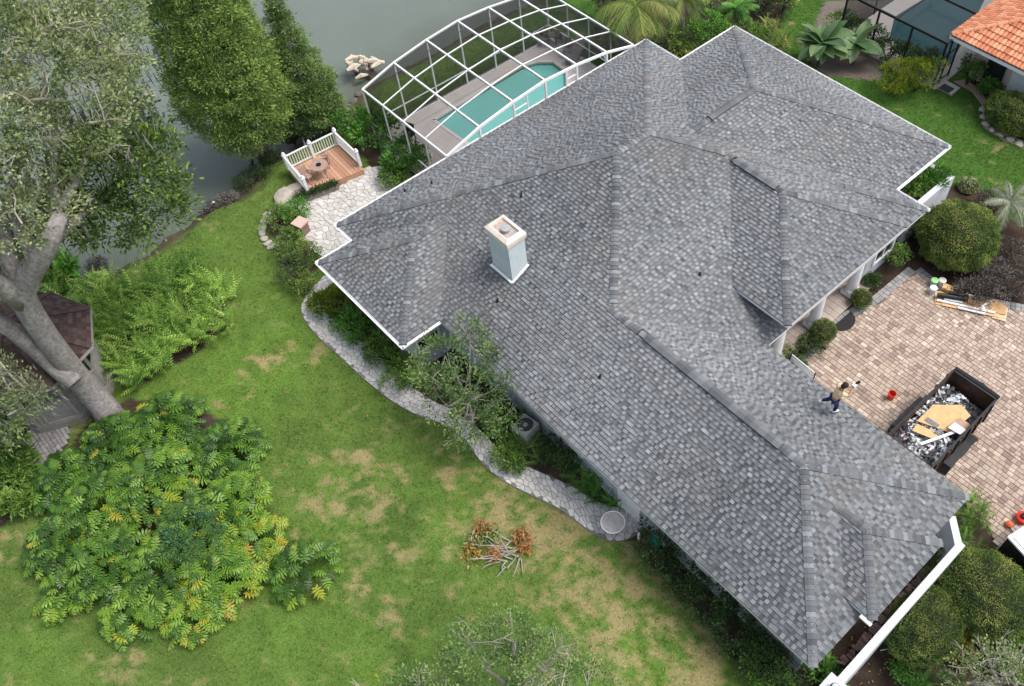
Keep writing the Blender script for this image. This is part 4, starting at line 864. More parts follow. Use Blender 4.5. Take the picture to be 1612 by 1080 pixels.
# ---- bald cypresses on the bank
def cypress(px, py, zb, H, prof, dens, per, m, label, mossn, seed, leafL=.16):
    b = G(px, py, zb); e = empty('cypress_tree', b, label, 'tree', 'bald cypresses on the lake bank'); rg = random.Random(seed)
    tb = MB().tube([(0, 0, -.4), (0, 0, .3), (0, 0, 1.2), (.05, 0, H*.5), (0, .05, H*.97)], [.62, .42, .28, .16, .03], 10)
    for k in range(6): a = k*PI/3+.4; tb.tube([(math.cos(a)*.2, math.sin(a)*.2, .9), (math.cos(a)*.6, math.sin(a)*.6, .1), (math.cos(a)*.85, math.sin(a)*.85, -.5)], [.10, .12, .05], 5)
    tb.build('trunk', M['bark'], e, smooth=True)
    bl = []; z = prof[0][0]
    while z < H:
        r = np.interp(z, [p[0] for p in prof], [p[1] for p in prof]); n = max(3, int(2*PI*r/.85))
        for k in range(n):
            a = 2*PI*(k+rg.random()*.7)/n; q = max(.26, r*.27)*rg.uniform(.75, 1.35); rr = max(.05, r-q*.7)*rg.uniform(.82, 1.06); bl.append((np.array([math.cos(a)*rr, math.sin(a)*rr, z+rg.uniform(-.3, .3)]), (q, q, q*.9)))
        z += max(.42, r*.30)
    crown('crown', bl, dens, per, .3, leafL, .05, m, e, tlo=.15, thi=.85, lower=.35, inner=.6, flat=.8)
    lb_ = MB()
    for k in range(int(H*5)):
        z = rg.uniform(prof[0][0], H*.93); r = np.interp(z, [p[0] for p in prof], [p[1] for p in prof])*.85; a = rg.random()*6.28; lb_.tube([(0, 0, z), (math.cos(a)*r, math.sin(a)*r, z+.15*r)], [.035, .01], 4, cap=False)
    o = lb_.build('limbs', M['dbark'], e); o['kind'] = 'stuff'
    z0, r0 = prof[0]; moss([(math.cos(a)*r0*rg.uniform(.3, .95), math.sin(a)*r0*rg.uniform(.3, .95), z0+rg.uniform(-.1, .9)) for a in [rg.random()*6.28 for _ in range(mossn)]], 26, 1.1, MOSS_M, e, .13, seed)
cypress(412, 250, -.8, 15, [(1.9, 1.7), (2.9, 2.3), (4.2, 2.5), (6, 2.35), (8, 2.05), (11, 1.4), (15, .1)], 7.5, 24, LM['cyp'], 'tall broad light-green cypress hung with grey moss at the water edge', 26, 4)
cypress(500, 203, -.6, 7.6, [(.8, 1.45), (1.5, 1.65), (3, 1.35), (4.5, .95), (6, .5), (7.6, .05)], 11, 26, LM['cypd'], 'smaller dark-green cone-shaped cypress just right of the tall one', 5, 5, .14)
# ---- philodendron thicket: every leaf is a piece
def _phil():
    v = [(0, 0, 0), (0, .30, .05), (0, .62, .03), (0, .8, 0)]; f = []
    for sx in (-1, 1):
        for y, ln, an in ((.02, .36, -.55), (.16, .46, -.12), (.32, .50, .28), (.48, .44, .62), (.62, .34, .95)):
            a = an; dx, dy = math.cos(a)*sx, math.sin(a); px, py = -dy*sx, abs(math.cos(a)); w = .10
            o = len(v); v += [(0, y-.03, .03), (0, y+.08, .05), (dx*ln*.6+px*w*.2, y+dy*ln*.6+w, .02), (dx*ln, y+dy*ln+.02, -.12), (dx*ln*.6, y+dy*ln*.6-w*.7, .01)]
            ff = [o, o+4, o+3, o+2, o+1]; f.append(ff if sx > 0 else ff[::-1])
    o = len(v); v += [(-.05, .7, .03), (.05, .7, .03), (0, 1.08, -.1)]; f.append([o, o+1, o+2, o+2, o]); f[-1] = [o, o+1, o+2]
    return v, f
PV, PF = _phil(); phil_meshes = []
for k in range(14):
    t = k/13; me = MB().add([(x, y, z) for x, y, z in PV], PF, t).build('leaf', LM['phil'], data_only=True); phil_meshes.append(me)
rg = random.Random(9)
def place_leaf(name, me, parent, p, d, s, roll=0):
    d = Vector(d).normalized(); x = d.cross(Vector((rg.gauss(0, .25), rg.gauss(0, .25), 1))).normalized(); z = x.cross(d)
    o = bpy.data.objects.new(name, me); C.objects.link(o); o.parent = parent
    o.matrix_local = Matrix(((x.x*s, d.x*s, z.x*s, p[0]), (x.y*s, d.y*s, z.y*s, p[1]), (x.z*s, d.z*s, z.z*s, p[2]), (0, 0, 0, 1))); return o
PH = [((118, 745), 1.1, .1, 1.1, 'philodendron on the left flank of the thicket beside the mulch gap'), ((190, 690), 1.1, .15, 1.2, 'philodendron growing against the foot of the grey oak trunk'), ((270, 655), 1.15, .15, 1.1, 'dark philodendron above the thicket, right of the oak trunk foot'),
      ((365, 700), 1.15, .2, 1.1, 'philodendron at the upper right edge of the thicket by the lawn'), ((170, 790), 1.25, .3, 1.4, 'yellow-green philodendron in the left middle of the thicket'), ((265, 755), 1.3, .38, 1.5, 'tall pale philodendron in the middle of the thicket'),
      ((375, 790), 1.15, .5, 1.2, 'yellow-leaved philodendron on the thicket right side facing the lawn'), ((115, 845), 1.1, .12, 1.2, 'dark green philodendron at the lower left corner of the thicket'), ((180, 880), 1.2, .22, 1.3, 'philodendron at the front of the thicket, left of the yellow ones'),
      ((270, 890), 1.2, .32, 1.3, 'green philodendron at the front middle of the thicket'), ((355, 900), 1.15, .55, 1.1, 'yellowing philodendron with bare stalks at the front right of the thicket'), ((115, 920), .8, .45, .7, 'small yellow-tipped philodendron at the very bottom left of the thicket'),
      ((215, 950), .85, .5, .7, 'low yellow-green philodendron hanging over the lawn at the thicket bottom'), ((320, 830), 1.1, .2, 1.5, 'deep green philodendron beside the blue-green bush in the thicket'), ((420, 840), .7, .75, .8, 'bright yellow philodendron at the far right tip of the thicket'),
      ((310, 960), .7, .6, .6, 'yellow philodendron rosette beside the bare brown soil patch'), ((485, 885), 1.0, .12, .9, 'lone dark green philodendron standing on the lawn right of the thicket')]
for (pp, r, ty, h, lab) in PH:
    p0 = G(pp[0], pp[1]+20); e = empty('philodendron', p0, lab, 'plant', 'philodendrons massed below the oak'); N = int(125*r*r*1.2); stalk = MB()
    if 'lone' in lab: N = 95
    for k in range(N):
        a = rg.random()*2*PI; q = math.sqrt(rg.random())*r*1.12; x, y = math.cos(a)*q, math.sin(a)*q; z = h*(1-(q/(r*1.35))**2)*rg.uniform(.8, 1.05)+.15
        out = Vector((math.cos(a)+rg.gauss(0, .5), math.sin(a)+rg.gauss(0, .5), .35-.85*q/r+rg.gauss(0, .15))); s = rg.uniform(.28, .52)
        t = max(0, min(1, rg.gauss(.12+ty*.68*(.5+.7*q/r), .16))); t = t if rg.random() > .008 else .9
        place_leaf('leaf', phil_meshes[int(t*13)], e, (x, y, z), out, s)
        stalk.tube([(x*.2, y*.2, 0), (x*.75, y*.75, z*.75), (x, y, z)], [.012, .010, .008], 4, cap=False)
    o = stalk.build('stalks', LM['shrub'], e); o['kind'] = 'stuff'
# dark leaf mass inside the thicket
# ---- sword ferns: one mass
def ferns(poly, dens_, L, m, name, label, cat, tlo=.2, thi=.85, base_z=0, per=9, parent=None, zspread=.12):
    xa = [p[0] for p in poly]; ya = [p[1] for p in poly]; n = int((max(xa)-min(xa))*(max(ya)-min(ya))*dens_); p = np.stack([RNG.uniform(min(xa), max(xa), n), RNG.uniform(min(ya), max(ya), n)], 1)
    p = p[inpoly(p[:, 0], p[:, 1], poly)]; n = len(p); ct = np.clip(RNG.normal((tlo+thi)/2, .18, n), tlo, thi); idx = np.repeat(np.arange(n), per); a = RNG.uniform(0, 2*PI, len(idx)); el = RNG.uniform(.1, 1.0, len(idx))
    P = np.stack([p[idx, 0], p[idx, 1], np.full(len(idx), base_z)+RNG.uniform(0.05, zspread+.25, len(idx))+.25*fbm(p[idx, 0], p[idx, 1], 1.2, 2, 6)], 1); D = np.stack([np.cos(a)*np.cos(el)-.25, np.sin(a)*np.cos(el)-.25, np.sin(el)], 1)
    o = leaves(name, P, D, L*RNG.uniform(.6, 1.3, len(idx)), .42*L*RNG.uniform(.7, 1.2, len(idx)), ct[idx]+RNG.normal(size=len(idx))*.12, m, parent, T_FROND, up=1.2)
    if label: tag(o, label, cat, kind='stuff')
    return o
ferns(FERN, 9, .85, LM['fern'], 'sword_ferns', 'bed of light green sword ferns between the gazebo and the lawn', 'ferns', .0, 1.0, zspread=.35)
ferns([G2(500, 462), G2(560, 520), G2(645, 600), G2(740, 668), G2(735, 640), (-20.4, 8.4), (-24.6, 8.2), (-25.3, 7.6)], 10, .5, LM['shrub'], 'foundation_ferns', 'dark green ferns under the gutter between flagstone path and house', 'ferns')
ferns([G2(770, 665), G2(810, 720), G2(900, 760), G2(985, 806), (-10.6, 9.8), (-17.5, 9.8)], 10, .55, LM['shrub'], 'foundation_ferns', 'dark green ferns between the air conditioner and the paved path end', 'ferns')
ferns(PX([(900, 752), (930, 735), (985, 800), (955, 808), (915, 790)]), 12, .6, LM['bright'], 'foundation_ferns', 'brighter fern clump leaning over the path beside the white side door', 'ferns', .1, .6)
# ---- generic shrubs
def shrub(px, py, z, r, m, label, group=None, dens_=5.5, per=22, cr=.22, L=.10, W=.05, name='shrub', cat='shrub', tlo=.15, thi=.85, tmpl=T_LEAF, base=None, flat=.8, up=.7, twigs=True, lobes=7, lower=.35, seed=None):
    c = G(px, py, z); rr = np.array(r if hasattr(r, '__len__') else (r,)*3, float); base = np.array([c[0], c[1], 0 if base is None else base])
    rs = random.Random(int(px*7+py*13)); e = empty(name, base, label, cat, group); bl = [(c-base, rr*.75)]
    for k in range(lobes):
        a = 2*PI*(k+rs.random())/lobes; q = rs.uniform(.5, .72); bl.append((c-base+np.array([math.cos(a)*rr[0]*q, math.sin(a)*rr[1]*q, rs.uniform(-.25, .3)*rr[2]]), rr*rs.uniform(.36, .52)))
    crown('crown', bl, dens_, per, cr, L, W, m, e, tlo=tlo, thi=thi, tmpl=tmpl, flat=flat, up=up, lower=lower, inner=.65)
    st = MB()
    for k in range(7):
        a = rs.random()*6.28; st.tube([(0, 0, -.05), (math.cos(a)*rr[0]*.3, math.sin(a)*rr[1]*.3, (c-base)[2]*.7), (math.cos(a)*rr[0]*.7, math.sin(a)*rr[1]*.7, (c-base)[2]+rr[2]*.5)], [.035, .025, .01], 5, cap=False)
    st.build('stems', M['dbark'], e); return e
GS = 'shrubs planted in the house beds'
shrub(265, 430, .7, (1.0, 1.0, .9), LM['shrub'], 'grey-green feathery bush at the top of the fern bed by the lake lawn', None, 7, 20, L=.12, W=.03, tlo=.3)
shrub(300, 425, .6, (.6, .7, .75), LM['bright'], 'small upright bush of blue-green sprigs on the fern bed right side', None, 7, 20, L=.12, W=.03, tlo=.0, thi=.45)
shrub(300, 840, 1.5, (1.1, .9, .45), leafmat('bluegreen_leaf', ((.035, .10, .035), (.065, .165, .06), (.10, .23, .085)), .6, .2), 'soft blue-green bush rising through the philodendron thicket', None, 7, 22, L=.11, W=.04)
shrub(15, 735, .8, (.9, .9, .7), LM['shrub'], 'dark green plant at the left edge below the gazebo', None, 5, 20, L=.3, W=.08)
shrub(30, 775, .5, (.7, .7, .45), LM['shrub'], 'low spiky plant beside the mulch at the left edge', None, 5, 20, L=.3, W=.07, thi=1.)
shrub(10, 700, 1.2, (.8, .8, .6), LM['mag'], 'bush under the drooping oak foliage at the left edge', None, 5, 20, L=.18, W=.08)
shrub(85, 430, .2, (.8, .7, .6), LM['bright'], 'broad-leaved marsh plant on the bank behind the oak fork', None, 4, 12, L=.4, W=.2, base=-.5)
shrub(75, 455, .3, (.7, .6, .5), LM['mag'], 'glossy broad-leaved plant behind the gazebo roof', None, 4, 12, L=.4, W=.2, base=-.3)
shrub(8, 405, 0, (.8, .8, .7), LM['bright'], 'bright leafy bank plant at the left edge by the lake', None, 4, 14, L=.35, W=.16, base=-.7)
shrub(155, 422, -.3, (.55, .4, .35), LM['purp'], 'leafless grey-brown twiggy bush on the shoreline', None, 6, 20, L=.16, W=.012, base=-.7)
for i, (px, py, z, r, lab) in enumerate([(395, 282, -.4, (.6, .9, .35), 'dark shoreline brush beneath the tall cypress'), (430, 250, -.4, (.5, .6, .35), 'dark low brush on the bank between the two cypresses'), (345, 320, -.4, (.35, .9, .2), 'brown reeds on the bank below the tall cypress'), (460, 215, -.3, (.5, .5, .3), 'dark brush at the foot of the smaller cypress'), (530, 195, -.1, (.7, .6, .3), 'dark ground brush in the shade of the smaller cypress')]):
    shrub(px, py, z, r, LM['purp'] if i in (2,) else LM['dark'], lab, 'brush along the lake bank', 6, 20, L=.14, W=.03, base=-.8)
shrub(590, 205, .9, (1.0, 1.2, .95), LM['bright'], 'big bright green shrub between the wooden deck and the pool screen', None, 6.5, 24, L=.17, W=.07, tlo=.0, thi=.7)
shrub(640, 245, .8, (.95, 1.0, .85), LM['bright'], 'bright green shrub in front of the pool screen corner nearest the patio', None, 6.5, 24, L=.17, W=.07, tlo=.0, thi=.65)
shrub(555, 190, .5, (.7, .9, .6), LM['bright'], 'bright green shrub outside the deck far corner', None, 6.5, 24, L=.15, W=.07, tlo=.1, thi=.7)
shrub(620, 275, .5, (.6, .6, .5), LM['shrub'], 'low green shrub at the patio end below the bright shrubs', None, 6, 22, L=.15, W=.06)
for px, py, z, r, mk, lab in [(440, 345, .5, (.7, .8, .5), 'shrub', 'green juniper mound by the flagstone edging at the patio corner'), (465, 330, .5, (.7, .6, .45), 'bright', 'bright fern-like shrub beside the brick pillar'), (455, 385, .5, (.8, .7, .5), 'shrub', 'green spreading shrub in the middle of the bed left of the patio'),
                          (480, 400, .55, (.8, .7, .5), 'mag', 'darker shrub of the bed touching the patio stones'), (462, 425, .6, (.8, .8, .55), 'dark', 'grey-dark shrub at the lower part of the bed left of the roof corner'), (480, 445, .5, (.6, .6, .5), 'mag', 'small dark shrub at the bottom tip of the bed left of the roof corner')]:
    shrub(px, py, z, r, LM[mk], lab, 'shrubs in the bed beside the patio', 7, 22, .2, L=.11, W=.035, tlo=.2)
shrub(522, 478, .45, (.7, .8, .5), LM['yell'], 'yellow-green croton at the path bend under the roof corner', None, 7, 18, L=.2, W=.06, tlo=.0, thi=.6)
for px, py, z, r, mk, lab in [(560, 512, .45, (.8, .8, .5), 'bright', 'leafy green shrub right of the yellow croton'), (600, 552, .45, (.7, .8, .5), 'shrub', 'dark shrub under the gutter midway to the house corner'), (635, 590, .5, (.7, .8, .5), 'shrub', 'shrub below the projecting room corner'),
                          (783, 660, .6, (.45, .6, .55), 'shrub', 'shrub between the small tree and the air conditioner'), (800, 722, .4, (.6, .5, .4), 'shrub', 'green shrub in front of the air conditioner'), (880, 715, .6, (.9, .6, .6), 'dark', 'dark shrub against the house wall right of the air conditioner')]:
    shrub(px, py, z, r, LM[mk], lab, GS, 6.5, 22, .2, L=.16, W=.05)
hp = [(1035, 862), (1075, 905), (1115, 950), (1155, 990), (1195, 1030), (1225, 1055)]
for i, (px, py) in enumerate(hp):
    shrub(px, py, .75, (.95, .75, .75), LM['dark'], ['dark clipped hedge bush nearest the paved path end', 'dark hedge bush second from the path end, below the long gutterless eave', 'third dark hedge bush along the garage wing wall', 'fourth dark hedge bush along the garage wing wall', 'fifth dark hedge bush, next to the garage wing corner', 'last dark hedge bush at the garage wing corner'][i], 'dark hedge along the garage wing', 7, 24, .2, L=.10, W=.05, tlo=.1, thi=.8)
shrub(1205, 1055, .5, (.8, .5, .45), LM['bright'], 'light green shrub in the grass left of the garage corner', None, 6, 18, L=.15, W=.07, thi=.9)
shrub(1300, 1060, .4, (.5, .4, .35), LM['bright'], 'light green seedlings beside the white pillar', None, 5, 12, L=.15, W=.07, thi=1.)
# clipped balls and mounds
def topiary(px, py, z, r, m, label, group=None, n=15000, L=.055, name='clipped_shrub', tlo=.1, thi=.9, base=0., rag=.05):
    c = G(px, py, z); rr = np.array(r, float); e = empty(name, (c[0], c[1], base), label, 'bush', group); cr_ = np.array([0, 0, z-base])
    d = sphere_dirs(n); d = d[d[:, 2] > -.55]; lump = 1+.11*(fbm(d[:, 0]*3+9, d[:, 1]*3+d[:, 2]*2, .8, 3, int(px))-.5)*2; P = cr_+d*rr*(lump*(RNG.normal(1, rag*.5, len(d))+(RNG.random(len(d)) < .03)*RNG.random(len(d))*.12))[:, None]; P[:, 2] = np.maximum(P[:, 2], .02)
    t = tlo+(thi-tlo)*(.5+(fbm(d[:, 0]*4, d[:, 1]*4+d[:, 2]*3, 1., 3, 5)-.5)*1.9)+RNG.normal(size=len(d))*.17
    leaves('foliage', P, d+RNG.normal(size=d.shape)*.7, L*RNG.uniform(.7, 1.4, len(d)), L*.6, t, m, e, T_LEAF, up=.4)
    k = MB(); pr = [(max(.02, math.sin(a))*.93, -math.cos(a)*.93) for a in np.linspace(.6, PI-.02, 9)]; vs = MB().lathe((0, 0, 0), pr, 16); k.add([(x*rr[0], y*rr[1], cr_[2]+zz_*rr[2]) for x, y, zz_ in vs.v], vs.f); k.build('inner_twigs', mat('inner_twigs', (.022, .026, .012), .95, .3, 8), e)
    return e
topiary(1508, 372, 1.15, (1.62, 1.62, 1.35), LM['topi'], 'very large clipped round shrub by the driveway top corner', None, 42000, .06)
topiary(1356, 470, .45, (.42, .42, .4), LM['topi'], 'small clipped ball at the foot of the right porch column', 'small clipped balls by the porch', 3500, .04)
topiary(1297, 521, .5, (.5, .5, .45), LM['topi'], 'small clipped ball at the foot of the middle porch column', 'small clipped balls by the porch', 4500, .04)
topiary(1550, 935, .95, (1.5, 1.4, 1.05), LM['topi'], 'large domed shrub right of the white garden wall, beside the parked trailer', None, 36000, .05, tlo=.0, thi=.8)
topiary(1458, 985, .75, (1.05, 1.5, .85), LM['topi'], 'wide flat-topped mound shrub right of the white garden wall', None, 34000, .045, tlo=.0, thi=.7)
topiary(1598, 180, .7, (1.5, 1.1, .85), LM['topi'], 'clipped oval hedge bush before the terracotta-roofed house', None, 26000, .06)
topiary(1524, 292, .2, (.42, .42, .28), LM['varie'], 'cream-variegated low mound on the grass beside the planter wall', None, 3000, .07)
shrub(1400, 400, .5, (.7, .6, .5), LM['shrub'], 'loose shrub in the mulch bed under the roof corner', None, 6, 20)
shrub(1440, 355, .6, (.6, .7, .6), LM['dark'], 'dark shrub between the roof corner and the large round shrub', None, 6, 20)
shrub(1372, 442, .2, (.25, .25, .2), LM['dark'], 'tiny dark shrub in the red mulch', None, 7, 20)
for px, py, r, lab in [(1250, 568, .35, 'low dark plant in the bed before the left porch column'), (1275, 545, .4, 'dark green plant in the porch bed middle'), (1238, 555, .3, 'white-flowered plant beside the left porch column')]:
    shrub(px, py, .3, (r*1.3, r, r*.8), LM['dark'] if 'white' not in lab else LM['varie'], lab, 'plants in the porch bed', 7, 18, .15, L=.09, W=.05)
for px, py, r, lab in [(1555, 430, (.9, .9, .6), 'grey leafless-looking shrub behind the lumber pile'), (1590, 450, (.8, .9, .7), 'grey-purple shrub at the right edge behind the lumber pile'), (1530, 460, (.8, .5, .3), 'dry brown ground plants below the large round shrub'), (1585, 395, (.8, .8, .4), 'brown dry shrub between the large round shrub and the right edge'), (1560, 320, (.7, .6, .4), 'reddish-brown dry plant beside the small palm')]:
    shrub(px, py, .4, r, LM['purp'], lab, 'dry shrubs right of the driveway', 6.5, 20, .2, L=.12, W=.04)
# planter plants
shrub(1472, 279, 1.85, (.5, .75, .38), LM['bright'], 'bright green plant filling the back half of the white planter', None, 6, 18, L=.22, W=.05, base=.8)
shrub(1440, 296, 1.75, (.42, .6, .34), LM['shrub'], 'duller green plant in the front half of the white planter', None, 6, 18, L=.22, W=.05, base=.8)
# garden right of the wall
ferns(PX([(1520, 790), (1545, 795), (1560, 870), (1535, 880), (1505, 870), (1512, 820)]), 16, .5, LM['fern'], 'ornamental_grass', 'tufts of long green grass between the white wall and the driveway', 'grass', 0, .55)
ferns(PX([(1400, 1000), (1440, 1080), (1540, 1090), (1500, 1040), (1440, 1060)]), 9, .45, LM['shrub'], 'ground_ferns', 'low dark ferns in the lower right garden bed', 'ferns', 0, .5)
shrub(1430, 1065, .3, (.6, .35, .3), LM['bright'], 'bright green low clump at the bottom edge, right of the white pillar', None, 7, 22, L=.08, W=.05)
for px, py, r, t, lab in [(1515, 935, .35, .5, 'upper small croton with yellow leaves between the two large mounds'), (1535, 975, .5, .9, 'orange and yellow croton rosette right of the mound shrubs'), (1512, 965, .4, .4, 'yellow-green croton beside the orange rosette'), (1510, 1020, .35, .2, 'small green-yellow croton below the mound shrub')]:
    shrub(px, py, .35, (r, r, r*.7), LM['croton'], lab, 'crotons in the lower right bed', 5, 12, .15, L=.3, W=.07, tlo=max(0, t-.35), thi=t)
for px, py, lab in [(1590, 985, 'dark loose shrub at the right edge below the large dome'), (1600, 1030, 'green shrub at the lower right edge'), (1480, 880, 'dark green bush behind the wall, above the flat-topped mound')]:
    shrub(px, py, .5, (.8, .8, .6), LM['shrub'], lab, 'loose shrubs in the lower right garden', 6, 18, L=.18, W=.05)
# ---- small tree over the path
st = empty('small_tree', G(745, 672), 'slender thin-crowned tree with bare pale branches over the flagstone path', 'tree'); s0 = G(745, 672)
sb = [(G(*p)-s0, r) for p, r in [((700, 560, 3.4), .75), ((740, 530, 3.6), .6), ((680, 600, 2.8), .65), ((735, 600, 3.2), .8), ((700, 640, 2.4), .7), ((760, 620, 2.8), .8), ((745, 665, 2.2), .75), ((790, 665, 2.0), .6), ((655, 575, 2.6), .4), ((720, 690, 1.6), .4), ((785, 610, 3.0), .4), ((770, 560, 3.5), .3)]]
crown('crown', sb, 5.2, 22, .32, .14, .055, LM['small'], st, tlo=.0, thi=.95, lower=.5, flat=.9, up=.5)
MB().tube([(0, 0, -.05), (.05, .05, .8), (.0, .1, 1.6)], [.11, .09, .08], 8).build('trunk', M['twig'], st)
branchset(sb, (0, .1, 1.55), M['twig'], st, .045, 12, 3, reach=1.1, tw=.009)
# ---- sparse tree tops at the bottom edge
def sparse_tree(base, tops, label, m, dens_=2.6, leaf=.12, trunk=.2, seed=4, per=9, tb=7):
    b = np.array([base[0], base[1], 0.]); e = empty('tree', b, label, 'tree'); bl = [(G(*p)-b, r) for p, r in tops]
    cz = np.mean([c for c, r in bl], 0); MB().tube([(0, 0, -.1), tuple(cz*[.3, .3, .35]), tuple(cz*[.8, .8, .72])], [trunk, trunk*.8, trunk*.5], 8).build('trunk', M['bark'], e)
    crown('crown', bl, dens_, per, .42, leaf, leaf*.5, m, e, tlo=.1, thi=.95, lower=.5, flat=.9); branchset(bl, tuple(cz*[.8, .8, .7]), M['twig'], e, .08, seed, 4, tw=.014)
    twigcloud(bl, tb, 1.1, M['twig'], e, .012, seed=seed); return e
sparse_tree(G2(880, 1230), [((760, 1050, 4.5), 1.1), ((850, 1060, 4.2), 1.0), ((920, 1090, 4), .9), ((700, 1085, 4.6), .8), ((800, 1010, 4.6), .75), ((640, 1100, 4.4), .6), ((880, 1030, 4.), .6)], 'sparse tree top with grey twigs and small yellow-green leaves rising from the bottom edge', LM['small'], 8, .10, seed=21, per=28, tb=3)
sparse_tree(G2(620, 1200), [((590, 1095, 4.4), .6)], 'thin twiggy sapling tip at the bottom edge left of the sparse tree', LM['yell'], 1.5, .09, .08, seed=25, per=6, tb=4)
sparse_tree(G2(1580, 1120), [((1560, 1055, 3.2), .75), ((1600, 1075, 3.2), .7), ((1520, 1075, 3), .6), ((1610, 1040, 3.1), .5)], 'small lichen-grey tree with twisting pale branches in the lower right corner', LM['oak'], 7, .10, seed=33, tb=8, per=20)
# ---- far vegetation, top
def palm(px, py, z, nf, L, m, label, group=None, droop=1., base_h=None, seed=1, wid=.32, el0=(-.1, 1.1), name='palm_tree'):
    c = G(px, py, z); e = empty(name, (c[0], c[1], 0), label, 'palm', group); rgp = random.Random(seed)
    MB().tube([(0, 0, -.1), (.05, 0, z*.5), (0, 0, z)], [.2, .15, .14], 8).build('trunk', M['bark'], e)
    for k in range(nf):
        a = 2*PI*k/nf*2.4+rgp.random()*.4; el = rgp.uniform(*el0); d = Vector((math.cos(a)*math.cos(el), math.sin(a)*math.cos(el), math.sin(el))); pts = [Vector((0, 0, z))]; l = L*rgp.uniform(.8, 1.1); mb = MB(); segs = 9
        for i in range(segs): d = (d+Vector((0, 0, -.14*droop))).normalized(); pts.append(pts[-1]+d*l/segs)
        mb.tube(pts, [.03]+[.02]*(segs-1)+[.008], 4, cap=False); t = min(1, max(0, rgp.gauss(.45, .2)))
        for i in range(1, segs*3):
            u = i/3; j = min(segs-1, int(u)); p = pts[j].lerp(pts[j+1], u-j); dd = (pts[j+1]-pts[j]).normalized(); sd_ = dd.cross(Vector((0, 0, 1))).normalized(); w = wid*l*(math.sin(PI*min(1, .2+.75*u/segs))+.1)
            for sx in (-1, 1):
                tip = p+(sd_*sx*.8+dd*.65+Vector((0, 0, -.45*droop+rgp.gauss(0, .1))))*w; mb.add([p-dd*.03, p+dd*.03, tip], [(0, 1, 2)], min(1, max(0, t+rgp.gauss(0, .12))))
        mb.build('frond', m, e, loc=None)
    return e
palm(1000, 12, 3.4, 22, 2.5, LM['palm'], 'drooping yellow-green palm behind the far roof corner', None, 1.5, seed=3)
palm(1075, -8, 3.0, 12, 1.8, LM['palm'], 'olive palm crown at the top edge right of the drooping palm', None, 1.3, seed=6)
palm(1160, 12, 1.5, 14, 1.4, LM['bright'], 'small bright green palm at the top edge above the second roof peak', None, 1., seed=8)
palm(1590, 318, 1.6, 15, 1.35, leafmat('silver_palm_leaf', ((.10, .13, .07), (.22, .25, .16), (.36, .38, .28)), .6, .2), 'small silvery palm at the right edge above the dry shrubs', None, 1., seed=10, wid=.25)
for i, (px, py, z, r, mk, lab) in enumerate([(960, 55, .9, (1., 1.1, .8), 'dark', 'dark bush behind the pool enclosure far corner'), (1045, 60, 1.2, (1., 1., .9), 'mag', 'dark bush right under the drooping palm'), (1085, 55, 1.0, (1.2, 1.1, .8), 'shrub', 'green bush in the notch between the two roof peaks'), (1115, 45, 1.1, (1.1, 1.2, .9), 'bright', 'brighter bush above the notch between the roof peaks'),
        (1080, 85, .6, (.7, .7, .6), 'topi', 'small rounded bush down in the roof notch'), (1150, 40, .8, (1., 1., .7), 'shrub', 'green bush left of the second roof peak'), (1130, 5, 1.0, (1., 1.2, .9), 'mag', 'dark bush at the top edge beside the small palm'), (960, -5, 1.2, (1.2, 1.2, 1.), 'dark', 'dark bush at the top edge behind the enclosure'),
        (1190, 55, .5, (.6, .6, .5), 'shrub', 'low bush just beyond the second roof peak'), (1200, 2, .7, (.9, .8, .6), 'dark', 'dark bush at the top edge right of the small palm'), (1235, -5, .9, (.8, .8, .6), 'mag', 'green bush at the top edge near the neighbouring lawn')]):
    shrub(px, py, z, r, LM[mk], lab, 'bushes beyond the house', 6, 20, .24, L=.14, W=.06)
ferns(PX([(1195, 50), (1215, 45), (1245, 75), (1235, 95), (1205, 75)]), 18, .6, LM['palm'], 'ornamental_grass', 'tall pale grass clump on the lawn right of the second roof peak', 'grass', .2, .9)
# bananas
BL = MB(); bv = []
for i in range(7):
    y = i/6; w = .17*math.sin(PI*min(1, y*.88+.1))**.7; zc = .22*y-.5*y*y
    bv += [(-w*1.35, y, zc+.03), (0, y, zc), (w*1.35, y, zc+.03)]
bf = [(3*i+k, 3*i+k+1, 3*i+k+4, 3*i+k+3) for i in range(6) for k in range(2)]
ban = [MB().add(bv, bf, t).build('leaf', leafmat('banana_leaf', ((.06, .13, .05), (.12, .21, .075), (.22, .30, .13)), .4, .3, .4), data_only=True) for t in (.1, .35, .6, .9)]
for px, py, z, nl, s, lab in [(1295, 65, 1.5, 15, 1.5, 'left banana plant with many broad leaves in the bare bed'), (1350, 68, 1.3, 8, 1.45, 'right banana plant with star-like leaves beside the dark hedge'), (1320, 60, 1.1, 8, 1.1, 'small banana plant between the two larger ones'), (1277, 72, 1.0, 7, 1.0, 'low banana plant at the left end of the bed')]:
    c = G(px, py, z); e = empty('banana_plant', (c[0], c[1], 0), lab, 'plant', 'banana plants in the neighbouring bed'); MB().tube([(0, 0, -.05), (0, 0, z)], [.07, .05], 8).build('stem', M['dbark'], e)
    for k in range(int(nl*1.6)): a = k*2.4; el = rg.uniform(-.1, 1.0); place_leaf('leaf', rg.choice(ban), e, (0, 0, z*rg.uniform(.85, 1)), (math.cos(a)*math.cos(el), math.sin(a)*math.cos(el), math.sin(el)), s*rg.uniform(.75, 1.1))
